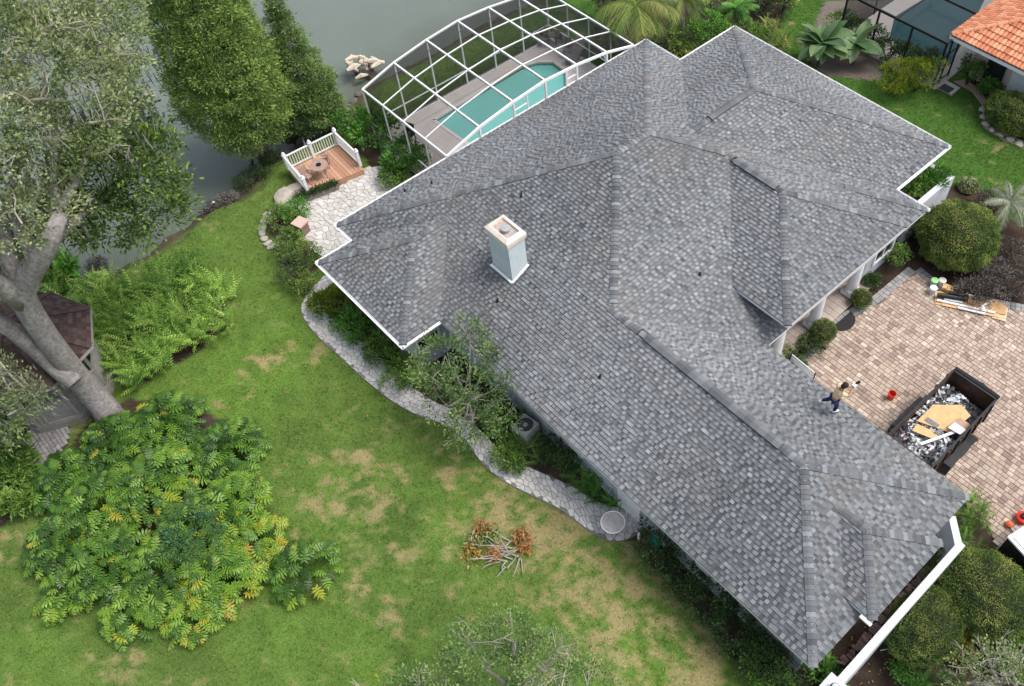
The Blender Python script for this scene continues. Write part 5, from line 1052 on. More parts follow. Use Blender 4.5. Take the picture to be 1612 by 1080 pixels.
for i, (px, py, r) in enumerate([(1328, 32, .8), (1375, 60, .8), (1400, 78, .8), (1425, 88, .75), (1452, 92, .7), (1345, 45, .7)]):
    shrub(px, py, .7, (r, r*.9, .7), LM['dark'] if i != 0 else LM['shrub'], ['looser green bush at the left end of the dark hedge', 'dark hedge bush right of the bananas', 'dark hedge bush with pale flowers in the hedge middle', 'dark hedge bush before the dark-framed screen', 'dark hedge bush behind the yellow-green shrub', 'dark hedge bush behind the bananas'][i], 'dark hedge before the neighbouring enclosure', 7, 22, .2, L=.12, W=.06)
shrub(1412, 120, 1.0, (1.0, .9, .9), LM['yell'], 'yellow-green feathery shrub on the far lawn, left half of the pair', 'yellow-green shrubs on the far lawn', 6, 22, L=.2, W=.03, thi=.75)
shrub(1450, 115, 1.1, (.9, .9, 1.), LM['yell'], 'yellow-green feathery shrub on the far lawn, right half of the pair', 'yellow-green shrubs on the far lawn', 6, 22, L=.2, W=.03, tlo=0, thi=.6)
shrub(1530, 110, .9, (.65, .6, .8), LM['shrub'], 'dark green bush against the pink wall', None, 7, 22, L=.12, W=.06)
shrub(1558, 138, .4, (.5, .4, .35), LM['bright'], 'small green bush between the wall bush and the clipped oval', None, 7, 22, L=.12, W=.06)
# moss-green planter box hedge by the deck
#MARK_END_VEG
# ================================================================== WOODEN DECK, BEDS, STONE
dz = .35; DC = [G2(485, 303, dz), G2(455, 267, dz), G2(533, 228, dz), G2(568, 262, dz)]
dc = empty('wooden_deck', (DC[0][0], DC[0][1], 0), 'small orange-brown plank deck with white railings overlooking the lake', 'deck'); d0 = np.array([DC[0][0], DC[0][1], 0])
A_, B_, C_, D_ = [np.array([p[0], p[1], dz])-d0 for p in DC]      # A near corner, B lake corner, C far corner, D patio corner
D_ = D_+np.array([.3, 0, 0]); fr = np.array([G2(500, 312, dz)[0], G2(500, 312, dz)[1], dz])-d0
for k in range(16):                                               # planks run along A->D side
    u0, u1 = k/16, (k+.93)/16; p = A_*(1-u0)+D_*u0 if False else None
    a = B_*(1-u0)+C_*u0; b = A_*(1-u0)+D_*u0; c = A_*(1-u1)+D_*u1; d = B_*(1-u1)+C_*u1
    MB().prism([a[:2], b[:2], c[:2], d[:2]], dz-.04, dz+random.uniform(-.003, .003), max(0, min(1, random.gauss(.5, .25)))).build('plank', M['wood'], dc)
MB().prism([tuple(p[:2]*.99) for p in (A_, B_, C_, D_)], .0, dz-.045).build('deck_base', M['wood'], dc)
def railing(p, q, h=.78, posts=(0, 1)):
    p, q = np.array(p), np.array(q); L = np.linalg.norm(q-p); r_ = MB().bar(p+[0, 0, h], q+[0, 0, h],   .08, .05); o = r_.build('railing', M['white'], dc)
    MB().bar(p+[0, 0, .1], q+[0, 0, .1], .06, .07).build('bottom_rail', M['white'], o); n = int(L/.125)
    for i in range(1, n): x = p+(q-p)*i/n; MB().bar((0, 0, .1), (0, 0, h-.03), .035).build('baluster', M['white'], o, loc=x)
    for t in posts: x = p+(q-p)*t; MB().box((0, 0, h/2+.05), (.14, .14, h+.1)).lathe((0, 0, h+.1), [(.11, 0), (.11, .03), (.04, .06), (.075, .12), (.02, .18)], 8).build('railing_post', M['white'], o, loc=x)
railing(A_, B_, posts=(0, 1)); railing(B_, C_, posts=(.5, 1)); railing(C_, C_+(D_-C_)*.85, posts=(1,))
tcm = mat('weathered_furniture', (.34, .24, .20), .8, .15, 6)
tb = gz_round_table(G(508, 277, dz), .42, .68, 'round brown slatted table with a centre hole on the wooden deck', None, tcm, 4)
MB().lathe((0, 0, .70), [(.12, 0), (.12, .03), (.06, .03)], 14).build('umbrella_ring', M['black'], tb)
chair(G(488, 285, dz), 1.9, 'low brown chair on the deck left of the round table', 'chairs on the wooden deck', tcm, .85)
chair(G(514, 262, dz), -.6, 'brown chair on the deck between round table and lake railing', 'chairs on the wooden deck', tcm, .85)
# boulders & mossy trough hedge
def rock(px, py, z, r, m, label, group=None, name='rock', cat='rock', sq=.6, seed=0):
    c = G(px, py, z); bm_ = MB().lathe((0, 0, 0), [(max(.02, math.sin(a)), -math.cos(a)) for a in np.linspace(.05, PI-.05, 8)], 10); rr = random.Random(seed or int(px*3+py)); sx, sy = rr.uniform(.8, 1.3), rr.uniform(.7, 1.1); ro = rr.random()*3
    vs = []
    for x, y, zz_ in bm_.v:
        k = 1+.35*(float(fbm(np.array([x*1.3+px]), np.array([y*1.3+zz_*1.7+py]), .8, 3, 4)[0])-.5)*2; x, y = x*sx*k, y*sy*k; vs.append(((x*math.cos(ro)-y*math.sin(ro))*r, (x*math.sin(ro)+y*math.cos(ro))*r, zz_*sq*k*r))
    o = MB().add(vs, bm_.f).build(name, m, None, loc=c); return tag(o, label, cat, group)
for i, (px, py, r, mk, lab) in enumerate([(450, 312, .7, 'flag', 'flat pale boulder at the near foot of the wooden deck'), (466, 295, .45, 'flag', 'small pale boulder beside the deck skirt'), (512, 298, .35, 'flag', 'white stone lying on the mossy trough wall')]):
    rock(px, py, .15, r, M['rock'] if mk == 'rock' else mat('boulder_stone', (.42, .38, .33), .9, .2, 4, bump=.5, bscale=12), lab, 'boulders by the deck', sq=.35)
tp_ = [G(470, 322, 0), G(532, 298, 0)]; tr_ = empty('trough_planter', tp_[0], 'long narrow stone planter with mossy dark green top between deck and patio', 'planter'); v_ = tp_[1]-tp_[0]; L_ = np.linalg.norm(v_)
MB().bar((0, 0, .18), tuple(v_+[0, 0, .18]), .32, .36).build('trough', mat('trough_stone', (.25, .22, .20), .9, .25, 5, bump=.4, bscale=12), tr_)
n = 2600; t = RNG.random(n); P = v_*t[:, None]+RNG.normal(size=(n, 3))*[.11, .11, .06]+[0, 0, .42]; leaves('plants', P, RNG.normal(size=(n, 3))+[0, 0, .6], .09, .05, RNG.uniform(0, .7, n), LM['dark'], tr_)
pc = G(472, 350, .7); pi_ = empty('brick_pillar', (pc[0], pc[1], 0), 'short square pillar with a flat pink cap stone beside the patio', 'pillar', rz=.3)
MB().box((0, 0, .33), (.44, .44, .66)).build('shaft', M['brick'], pi_); MB().box((0, 0, .70), (.58, .58, .08)).build('cap', mat('pink_cap', (.56, .40, .34), .8, .08, 5), pi_)
for i, (px, py) in enumerate([(421, 338), (416, 348), (413, 358), (412, 367), (416, 376), (423, 383), (428, 388)]):
    rock(px, py, .06, .22, mat('boulder_stone', None), 'pale edging stone, number %s from the lake end of the curved bed edge' % ['one', 'two', 'three', 'four', 'five', 'six', 'seven'][i], 'edging stones of the curved bed', 'edging_stone', 'stone', .5)
# bank rocks, driftwood, pipe
for i, (px, py, r) in enumerate([(372, 312, .3), (381, 303, .25), (390, 292, .3), (398, 284, .25), (405, 276, .22), (360, 318, .2), (375, 290, .22), (455, 218, .25), (468, 210, .2), (477, 205, .2), (548, 170, .3), (556, 160, .25), (566, 148, .25), (331, 322, .15)]):
    rock(px, py, -.72, r, M['rock'], 'dark wet stone at the waterline', 'dark stones along the waterline', 'shore_rock', 'rock', .55)
dr = [(565, 104, .5, .35), (580, 112, .45, .3), (592, 104, .35, .3), (574, 100, .3, .45)]
e0 = G(578, 118, -.8); dw = empty('driftwood', e0, 'bleached stump and broken driftwood standing in the lake beside the enclosure', 'driftwood'); mb = MB(); rr = random.Random(4)
for k in range(16):
    a = Vector((rr.uniform(-.6, .6), rr.uniform(-.7, .7), rr.uniform(.4, .9))); d = Vector((rr.gauss(0, 1), rr.gauss(0, 1), rr.gauss(0, .3))).normalized()*rr.uniform(.25, .6); mb.tube([a-d, a+Vector((0, 0, .08)), a+d], [.07, rr.uniform(.12, .22), .05], 7)
mb.build('broken_wood', M['palerock'], dw); mb = MB()
for k in range(9): a = Vector((rr.uniform(-.4, .4), rr.uniform(-.4, .4), 0)); mb.tube([a+Vector((0, 0, -.5)), a*1.2+Vector((0, 0, .3)), a*1.1+Vector((0, 0, .6))], [.14, .12, .08], 6)
mb.build('stump', M['rock'], dw)
o = MB().tube([(0, 0, 0), (.35, .35, .55)], .045, 8).build('pipe', M['white'], loc=G(327, 331, -.7)); tag(o, 'white plastic pipe sticking out of the bank below the oak', 'pipe')
o = MB().tube([(0, 0, 0), (.9, -.3, .10)], .04, 8).build('pipe', M['white'], loc=G(474, 212, -.35)); tag(o, 'short white pipe lying on the bank by the smaller cypress', 'pipe')
# ================================================================== GAZEBO
gc = np.array([-29.45, -2.6, 0]); gzb = empty('gazebo', gc, 'octagonal garden gazebo with brown shingle roof and pale plank sides behind the oak trunk', 'gazebo')
oc = lambda r, z, a0=0: [(r*math.cos(a0+k*PI/4), r*math.sin(a0+k*PI/4), z) for k in range(8)]
R1, ez, az = 2.62, 2.95, 4.35
gr = MB(); e1 = oc(R1, ez-.03); gr.add(e1+[(0, 0, az-.03)], [(k, (k+1) % 8, 8) for k in range(8)]); gr.add(e1, [tuple(range(8))[::-1]]); gro = gr.build('roof', M['under'], gzb)
gt = []
for k in range(8):
    a = np.array(oc(R1, ez)[k]); b = np.array(oc(R1, ez)[(k+1) % 8]); ap = np.array([0, 0, az]); m_ = (a+b)/2; sl_ = np.linalg.norm(ap-m_); nr = int(sl_/.14)
    for r in range(nr):
        v0, v1 = r/nr, (r+1.05)/nr; ex = (b-a)/np.linalg.norm(b-a); w0 = np.linalg.norm(b-a)*(1-v0); n_tab = max(1, int(w0/.2)); off = (r % 2)*.5
        for i in range(n_tab+1):
            s0, s1 = max(0, (i-off)/n_tab), min(1, (i+1-off)/n_tab)
            if s1 <= s0: continue
            def P_(s, v, l): q = a*(1-v)+ap*v; q2 = b*(1-v)+ap*v; p = q*(1-s)+q2*s; return (p[0], p[1], p[2]+l)
            vs = [P_(s0, v0, .02), P_(s1, v0, .02), P_(s1, min(1, v1), .004), P_(s0, min(1, v1), .004), P_(s0, v0, -.02), P_(s1, v0, -.02)]; gt.append((vs, random.random()))
gt.sort(key=lambda q: (q[0][0][0]+gc[0])**2+(q[0][0][1]+gc[1])**2)
for vs, t in gt[:300]: MB().add([rel(v, vs[0]) for v in vs], [(0, 1, 2, 3), (4, 5, 1, 0)], t).build('shingle', M['brown_sh'], gro, loc=vs[0])
rest = MB()
for vs, t in gt[300:]: rest.add(vs, [(0, 1, 2, 3), (4, 5, 1, 0)], t)
o = rest.build('shingle_courses', M['brown_sh'], gro); o['kind'] = 'stuff'
for k in range(8):
    a = Vector(oc(R1, ez)[k]); ap = Vector((0, 0, az)); n = 16
    for i in range(n): p = a.lerp(ap, i/n); q = a.lerp(ap, (i+1)/n); MB().bar((0, 0, .03), (q-p)+Vector((0, 0, .022)), .24, .03, t=random.random()*.6+.3).build('hip_cap', M['brown_sh'], gro, loc=p)
    b = Vector(oc(R1, ez)[(k+1) % 8]); MB().bar((0, 0, -.07), (b-a)+Vector((0, 0, -.07)), .04, .14).build('fascia', M['gwood'], gro, loc=a)
rb = 1.95
MB().prism([p[:2] for p in oc(rb+.1, 0)], .0, .42).build('floor', M['gwood'], gzb)
for k in range(8):
    a = Vector(oc(rb, .42)[k]); b = Vector(oc(rb, .42)[(k+1) % 8]); MB().bar(a, a+Vector((0, 0, 2.5)), .12).build('post', M['gwood'], gzb)
    for j in range(5): MB().bar((0, 0, .1+j*.19), (b-a)+Vector((0, 0, .1+j*.19)), .03, .165).build('plank', M['gwood'], gzb, loc=a)
    MB().bar((0, 0, 1.06), (b-a)+Vector((0, 0, 1.06)), .14, .05).build('railing', M['gwood'], gzb, loc=a)
    a2, b2 = Vector(oc(rb+.14, 0)[k]), Vector(oc(rb+.14, 0)[(k+1) % 8])
    for j in range(2): MB().bar((0, 0, .1+j*.2), (b2-a2)+Vector((0, 0, .1+j*.2)), .03, .18).build('skirt_board', M['gwood'], gzb, loc=a2)
# paved spot by the gazebo
GPV = PX([(38, 690), (65, 660), (112, 650), (108, 700), (75, 735), (35, 735)]); gpo = MB().prism(GPV, -.05, .02).build('garden_paving', M['mulch']); tag(gpo, kind='structure'); cells = []
gx0, gx1 = min(p[0] for p in GPV), max(p[0] for p in GPV); gy0, gy1 = min(p[1] for p in GPV), max(p[1] for p in GPV); y = gy0
while y < gy1:
    x = gx0
    while x < gx1:
        if bool(inpoly(np.array([x+.1]), np.array([y+.08]), GPV)[0]): cells.append([(x, y), (x+.19, y), (x+.19, y+.13), (x, y+.13)])
        x += .205
    y += .145
lay(cells, lambda x, y: (x, y), .0, .05, gpo, M['gpaver'], 'paver', 12)
# ================================================================== WHITE GARDEN WALL
gw = empty('garden_wall', (-1.0, 10.4, 0), 'white stucco garden wall with a flat top around the mulch bed at the garage end', 'wall')
def wseg(a, b, w, z1, name='wall_panel', par=gw, m=M['stucco_w'], o=(-1.0, 10.4)):
    L = math.hypot(b[0]-a[0], b[1]-a[1]); an = math.atan2(b[1]-a[1], b[0]-a[0]); return MB().box(((a[0]+b[0])/2-o[0], (a[1]+b[1])/2-o[1], (z1-.1)/2), (L, w, z1+.1), rz=an).build(name, m, par)
wseg((-1.75, 16.98), (-.98, 16.22), .24, 1.99); wseg((-.98, 16.40), (-.98, 9.85), .24, 1.995)
wp = empty('gate_pillar', (-.95, 9.75, 0), 'white square pillar with a round lamp on top at the end of the garden wall', 'pillar', rz=0)
MB().box((0, -.1, 1.0), (.62, .62, 2.1)).build('shaft', M['stucco_w'], wp); MB().box((0, -.1, 2.08), (.72, .72, .10)).build('cap', M['stucco_w'], wp)
lp = MB().lathe((0, -.1, 2.13), [(.05, 0), (.05, .10), (.13, .14), (.15, .19), (.13, .24), (.04, .26)], 18).build('lamp', M['black'], wp); MB().lathe((0, -.1, 2.385), [(.115, 0), (.10, .02), (.02, .03)], 18).build('lamp_top', mat('frosted_glass', (.5, .56, .58), .2), lp)
# bricks stacked under the eave
rb_ = random.Random(8)
for i in range(46):
    y = 11.2+i*.118; o = MB().box((0, 0, 0), (.26, .105, .075), rz=rb_.uniform(-.12, .12), t=rb_.random()).build('brick', M['brick'], None, loc=(-1.33+rb_.uniform(-.05, .05), y, .06+rb_.choice((0, .08, .08))+rb_.uniform(0, .01)))
    if rb_.random() < .2: o.rotation_euler[2] = rb_.uniform(-1, 1)
    tag(o, 'old red brick laid in the row between the garden wall and the garage end', 'brick', 'loose bricks in a row behind the garden wall')
# ================================================================== DUMPSTER TRAILER
dt = empty('dump_trailer', (-4.2, 20.2, 0), 'rusty brown dump trailer heaped with roofing waste on the paved driveway', 'trailer'); X0, X1, Y0, Y1, zt, zf = -.93, .93, -2.05, 2.05, 1.75, .62
for nm, a, b, c, d in (('side_wall', X0, X0+.05, Y0, Y1), ('side_wall', X1-.05, X1, Y0, Y1), ('front_wall', X0+.05, X1-.05, Y1-.05, Y1), ('tail_gate', X0+.05, X1-.05, Y0, Y0+.05)):
    w = MB().bb(a, b, c, d, zf, zt).build(nm, M['brown_metal'], dt)
    MB().bb(a-.01, b+.01, c-.01, d+.01, zt, zt+.05).build('top_rail', M['black'], w)
    if nm == 'side_wall':
        for k in range(6): y = Y0+.3+k*.7; xx = X0-.03 if a == X0 else X1+.03; MB().box((xx, y, (zf+zt)/2), (.06, .08, zt-zf)).build('rib', M['black'], w)
MB().bb(X0, X1, Y0, Y1, zf-.08, zf).build('bed_floor', M['brown_metal'], dt)
fr_ = MB()
for x in (-.45, .45): fr_.bb(x-.05, x+.05, Y0, Y1+.3, .42, .54)
fr_.bar((-.45, Y1+.3, .48), (0, Y1+1.3, .48), .1).bar((.45, Y1+.3, .48), (0, Y1+1.3, .48), .1); fr_.build('frame', M['black'], dt)
for x in (-1.12, 1.12):
    for y in (-.5, .45):
        wv = MB().lathe((0, 0, 0), [(.14, -.1), (.34, -.1), (.37, -.05), (.37, .05), (.34, .1), (.14, .1)], 20); vs = [(z, xx, yy) for xx, yy, z in wv.v]; wo_ = MB().add(vs, wv.f).build('wheel', M['rubber'], dt, loc=(x, y, .37))
        rv = MB().lathe((0, 0, 0), [(.05, -.08), (.16, -.05), (.16, .05), (.05, .08)], 12); MB().add([(z, xx, yy) for xx, yy, z in rv.v], rv.f).build('rim', M['grey'], wo_)
    pf = [(-1.05, .45), (-.9, .82), (-.45, .88), (.4, .88), (.85, .82), (1.0, .45)]; f_ = MB()
    for (ya, za), (yb, zb_) in zip(pf[:-1], pf[1:]): f_.add([(x-.16, ya, za), (x+.16, ya, za), (x+.16, yb, zb_), (x-.16, yb, zb_), (x-.16, ya, za-.03), (x+.16, ya, za-.03), (x+.16, yb, zb_-.03), (x-.16, yb, zb_-.03)], [(0, 1, 2, 3), (7, 6, 5, 4), (1, 5, 6, 2), (0, 3, 7, 4)])
    f_.build('fender', M['black'], dt)
tk = MB(); rr = random.Random(6)
tk.tube([(X0, Y1+.12, zt-.02), (0, Y1+.16, zt-.06), (X1, Y1+.12, zt-.02)], [.10, .12, .10], 8)
for k in range(14): x = X0+.1+k*.125; tk.tube([(x, Y1+.1, zt-.05), (x+rr.uniform(-.1, .1), Y1+.25, zt-.12+rr.uniform(-.05, .05)), (x+.1, Y1+.14, zt-.2)], .035, 5)
tk.build('rolled_tarp', M['black'], dt); MB().box((.55, Y1+.25, zt-.1), (.15, .1, .12)).build('winch', M['red'], dt)
for k in range(5): MB().box((X1+.05, Y0+.4+k*.75, zt-.05), (.05, .05, .1)).build('tarp_hook', M['black'], dt)
def T3(x, y, z): return (-4.2+x, 20.2+y, z)
# heap of torn shingles
nh = 1500; hp_ = MB()
for k in range(nh):
    x, y = rr.uniform(X0+.08, X1-.08), rr.uniform(Y0+.08, Y1-.35); z = 1.08+.28*float(vnoise(x, y, .5, 3))+rr.uniform(-.03, .08)-.18*max(0, y-1.1)
    zone = vnoise(np.array([x]), np.array([y]), .55, 12)[0]; t = rr.choice((.0, .08, .18, .3, .38)) if zone < .5 else rr.choice((.1, .5, .85, 1., 1.))
    hp_.box((x, y, z), (rr.uniform(.05, .26), rr.uniform(.03, .13), .008), rz=rr.random()*6.28, rx=rr.gauss(0, .5), ry=rr.gauss(0, .4), t=t)
hp_.bb(X0+.05, X1-.05, Y0+.05, Y1-.2, zf, 1.02, t=.1); o = hp_.build('roofing_debris', M['debris'], loc=(-4.2, 20.2, 0)); tag(o, 'heap of torn grey and white roofing scraps filling the trailer', 'debris', kind='stuff')
def plate(name, label, cat, poly, z, m, tilt=(0, 0), th=.015, group=None, loc=(0, 0)):
    vs = [(x, y, z+x*tilt[0]+y*tilt[1]) for x, y in poly]; n = len(vs); mb = MB().add(vs+[(x, y, zz_-th) for x, y, zz_ in vs], [tuple(range(n)), tuple(range(2*n-1, n-1, -1))]+[(i, n+i, n+(i+1) % n, (i+1) % n) for i in range(n)]); c = vs[0]
    o = MB().add([rel(v, c) for v in mb.v], mb.f, .5).build(name, m, None, loc=(-4.2+c[0], 20.2+c[1], c[2])); return tag(o, label, cat, group)
plate('plywood_sheet', 'largest tan plywood sheet lying on top of the waste in the trailer', 'plywood', [(-.62, -.55), (.50, -.15), (.62, .95), (.12, 1.12), (-.25, .75), (-.6, .45)], 1.46, M['ply'], (.03, .06))
plate('plywood_sheet', 'narrower tan plywood strip under the large sheet in the trailer', 'plywood', [(-.5, -1.0), (.35, -.72), (.42, -.4), (-.55, -.62)], 1.40, M['ply'], (.02, .0))
plate('plywood_sheet', 'brown board beside the large plywood sheet in the trailer', 'plywood', [(.3, -.05), (.85, .05), (.82, .62), (.4, .6)], 1.55, mat('brown_board', (.42, .28, .20), .8, .15, 5), (-.05, .04))
plate('shingle_piece', 'dark grey shingle strip lying on the plywood in the trailer', 'shingle', [(-.45, -.35), (.05, -.33), (.06, -.14), (-.44, -.15)], 1.475, M['debris'], (.03, .06), group=None)
plate('shingle_piece', 'smaller dark shingle scrap at the edge of the plywood in the trailer', 'shingle', [(.1, -.52), (.28, -.50), (.30, -.2), (.14, -.2)], 1.46, M['debris'], (.03, .06))
plate('torn_underlay', 'white sheet of torn underlay lying beside the plywood in the trailer', 'panel', [(.35, -.15), (.82, -.12), (.86, .18), (.4, .2)], 1.63, M['white'], (.08, .06))
o = MB().bar((0, 0, 0), (.62, 1.35, .12), .10, .05).build('white_plank', M['alum'], loc=T3(.05, -1.3, 1.45)); tag(o, 'long white metal strip slanting over the waste in the trailer', 'strip')
def bag(loc, r, m, label, seed=1):
    b_ = MB().lathe((0, 0, 0), [(max(.02, math.sin(a)), -math.cos(a)) for a in np.linspace(.05, PI-.05, 8)], 10); vs = []
    for x, y, z in b_.v: k = 1+.5*(float(vnoise(np.array([x*2+seed]), np.array([y*2+z*2]), .5, seed)[0])-.5); vs.append((x*r*k, y*r*k, z*r*.6*k))
    o = MB().add(vs, b_.f).build('bag', m, None, loc=loc); return tag(o, label, 'bag')
bag(T3(-.3, 1.35, 1.2), .2, mat('blue_grey_plastic', (.45, .50, .58), .5), 'pale blue plastic bag at the front of the trailer load', 2); bag(T3(-.45, 1.1, 1.2), .17, M['white'], 'white crumpled bag near the left side of the trailer load', 5); bag(T3(-.65, -1.3, 1.15), .22, mat('pinkish_paper', (.62, .52, .50), .8), 'pale pink crumpled wrapper in the rear of the trailer', 9)
bag(T3(-.05, 1.15, 1.25), .12, M['black'], 'small black bag between the plastic bag and the plywood in the trailer', 7)
# debris: bucket
bk = empty('bucket', G(1401, 628), 'red plastic bucket standing alone on the pavers beside the trailer', 'bucket'); MB().lathe((0, 0, 0), [(.12, 0), (.15, .36), (.165, .36), (.165, .39), (.14, .39), (.11, .02)], 20).build('pail', M['red'], bk)
MB().tube([(.16*math.cos(a), .02, .36-.16*abs(math.sin(a))) for a in np.linspace(0, PI, 9)], .006, 5).build('handle', M['grey'], bk)
# ================================================================== LUMBER PILE
lz = [G(1472, 478, .1), G(1590, 497, .1)]; lx = np.array(lz[1])-np.array(lz[0]); lx = lx/np.linalg.norm(lx); ly = np.array([-lx[1], lx[0], 0]); l0 = np.array([lz[0][0], lz[0][1], 0])
def lum(u, v, z, lu, lv, h, m, name, label, cat, rz=0, t=.5, group=None, ti=0):
    c = l0+lx*(u+lu/2)+ly*(v+lv/2); o = MB().box((0, 0, 0), (lu, lv, h), t=t).build(name, m, None, loc=(c[0], c[1], z+h/2)); o.rotation_euler = (0, ti, math.atan2(lx[1], lx[0])+rz); return tag(o, label, cat, group)
lum(0.0, .0, .065, 2.5, .75, .02, M['ply'], 'plywood_sheet', 'long plywood sheet at the bottom of the lumber pile by the bed', 'plywood')
lum(.3, -.12, .09, 2.3, .6, .02, M['ply'], 'plywood_sheet', 'second plywood sheet slightly rotated in the lumber pile', 'plywood', -.07)
lum(1.1, .05, .115, 1.75, .62, .02, mat('osb_board', (.50, .31, .15), .8, .25, 8), 'board', 'darker brown board on the right half of the lumber pile', 'board', -.08)
lum(2.35, -.3, .065, .55, .75, .02, mat('old_ply', (.58, .45, .28), .8, .25, 8), 'plywood_sheet', 'weathered plywood offcut at the right end of the lumber pile', 'plywood', -.15)
lum(.05, .02, .14, 2.35, .09, .05, M['alum'], 'white_trim', 'long white trim board across the front of the lumber pile', 'trim', -.08)
lum(.9, -.16, .14, 1.1, .09, .04, M['alum'], 'white_trim', 'shorter grey-white trim board below the long one in the lumber pile', 'trim', -.1)
lum(1.25, .62, .14, .95, .08, .05, M['alum'], 'white_trim', 'white trim board at the back of the lumber pile', 'trim', -.18)
lum(.35, .22, .14, .75, .22, .05, mat('light_blue_box', (.58, .68, .70), .6, .1, 8), 'flat_box', 'pale blue flat box in front of the black roll on the pile', 'box', -.04)
c = l0+lx*.05+ly*.38; o = MB().tube([(0, 0, 0), tuple(lx*1.15)], .10, 14).build('roofing_roll', M['black'], loc=(c[0], c[1], .25)); tag(o, 'black roll of roofing felt lying on the lumber pile', 'roll')
c = l0+lx*.55+ly*.62; o = MB().tube([(0, 0, 0), tuple(lx*.75)], .09, 14).build('roofing_roll', M['black'], loc=(c[0], c[1], .2)); tag(o, 'shorter black roll behind the first one on the pile', 'roll')
for u, v, s_, lab in ((1.45, .36, .30, 'small open cardboard box in the middle of the pile'), (.55, .78, .26, 'cardboard box standing behind the black rolls'), (.35, .85, .22, 'crushed cardboard piece beside the white sack')):
    c = l0+lx*u+ly*v; b_ = empty('cardboard_box', (c[0], c[1], .15), lab, 'box', rz=.4); MB().bb(-s_/2, s_/2, -s_*.35, s_*.35, 0, .14).build('body', M['ply'], b_); MB().box((0, s_*.45, .16), (s_, .12, .01), rx=.5).build('flap', M['ply'], b_)
fan = empty('white_fixture', l0+lx*1.95+ly*.2+[0, 0, .14], 'white tapered post-like fixture with a grey round end on the pile', 'fixture'); MB().add([(-.10, -.28, 0), (.10, -.28, 0), (.05, .3, 0), (-.05, .3, 0), (-.10, -.28, .08), (.10, -.28, .08), (.05, .3, .08), (-.05, .3, .08)], [(4, 5, 6, 7), (0, 1, 5, 4), (1, 2, 6, 5), (2, 3, 7, 6), (3, 0, 4, 7)]).build('body', M['white'], fan); MB().lathe((0, .34, .02), [(.09, 0), (.09, .08), (.04, .10)], 12).build('disc', M['grey'], fan)
for px, py, cols, lab in ((1466, 462, ((.55, .60, .70), (.75, .78, .82)), 'lower blue-white paint bucket at the left end of the lumber pile'), (1468, 450, ((.45, .55, .66), (.35, .80, .28)), 'bucket with a bright green lid at the left end of the lumber pile'), (1480, 450, ((.7, .68, .64), (.74, .72, .68)), 'cream white bucket beside the green-lidded one')):
    b_ = empty('paint_bucket', G(px, py), lab, 'bucket', 'buckets at the end of the lumber pile'); nm = lab.split()[0]; MB().lathe((0, 0, 0), [(.13, 0), (.15, .34)], 16).build('pail', mat('pail_'+nm, cols[0], .5), b_); MB().lathe((0, 0, .34), [(.16, 0), (.16, .04), (.14, .045)], 16).build('lid', mat('lid_'+nm, cols[1], .45), b_)
# ================================================================== SMALL THINGS AROUND THE HOUSE
ac = empty('air_conditioner', (-14.85, 9.42, .12), 'square outdoor air conditioner unit with round top grille among the house ferns', 'air conditioner', rz=.15)
MB().bb(-.36, .36, -.36, .36, .05, .78).build('cabinet', mat('beige_metal', (.40, .40, .38), .5), ac); gp_ = MB(); gp_.lathe((0, 0, .78), [(.33, 0), (.33, .02), (.30, .02), (.30, .005)], 24)
gp_.build('fan_ring', M['grey'], ac); MB().lathe((0, 0, .775), [(.30, 0), (.30, .01)], 24).build('fan_well', M['black'], ac); gg = MB()
for k in range(12): a = 2*PI*k/12; gg.bar((0, 0, .80), (math.cos(a)*.31, math.sin(a)*.31, .80), .008)
for r in (.1, .17, .24): gg.tube([(r*math.cos(a), r*math.sin(a), .80) for a in np.linspace(0, 2*PI, 17)], .005, 4, cap=False)
gg.lathe((0, 0, .785), [(.09, 0), (.08, .03), (.02, .035)], 12); gg.build('grille', M['grey'], ac)
t_ = gz_round_table(G(965, 836, .0), .42, .72, 'round grey weathered table with pale rim standing on the path end', None, mat('weathered_table', (.50, .45, .43), .7, .2, 7), 3)
MB().tube([(.42*math.cos(a), .42*math.sin(a), .725) for a in np.linspace(0, 2*PI, 33)], .018, 6, cap=False).build('rim', M['alum'], t_)
bn = empty('bench', G(1281, 590)+np.array([-.35, -.75, 0]), 'white slatted bench with dark end frame partly under the garage eave', 'bench', rz=-.05)
for k in range(4): MB().bb(-.65, .65, -.2+k*.11, -.12+k*.11, .42, .45).build('slat', M['white'], bn)
for k in range(3): MB().box((0, .27+k*.02, .55+k*.13), (1.3, .03, .09)).build('back_slat', M['white'], bn)
for x in (-.62, .62): MB().bar((x, -.2, 0), (x, -.2, .42), .05).bar((x, .22, 0), (x, .3, .9), .05).bar((x, -.2, .40), (x, .24, .40), .05).build('end_frame', M['black'], bn)
hs = empty('hose_reel', (-8.3, 9.55, 0), 'green garden hose coil hanging against the wall past the side door', 'hose'); h_ = MB()
for k in range(5): h_.tube([(r_*math.cos(a), .04*k, .75+r_*math.sin(a)*.9) for r_ in (.22+.012*k,) for a in np.linspace(0, 2*PI, 17)], .022, 6, cap=False)
h_.build('coil', M['green_p'], hs); MB().bb(-.06, .06, .1, .4, .7, .82).build('bracket', M['grey'], hs)
sk = MB().tube([(0, 0, 0), (0, 0, .5)], .05, 8).build('standpipe', M['white'], loc=(-8.9, 9.5, .1)); tag(sk, 'short white standpipe against the wall between door and hose', 'pipe')
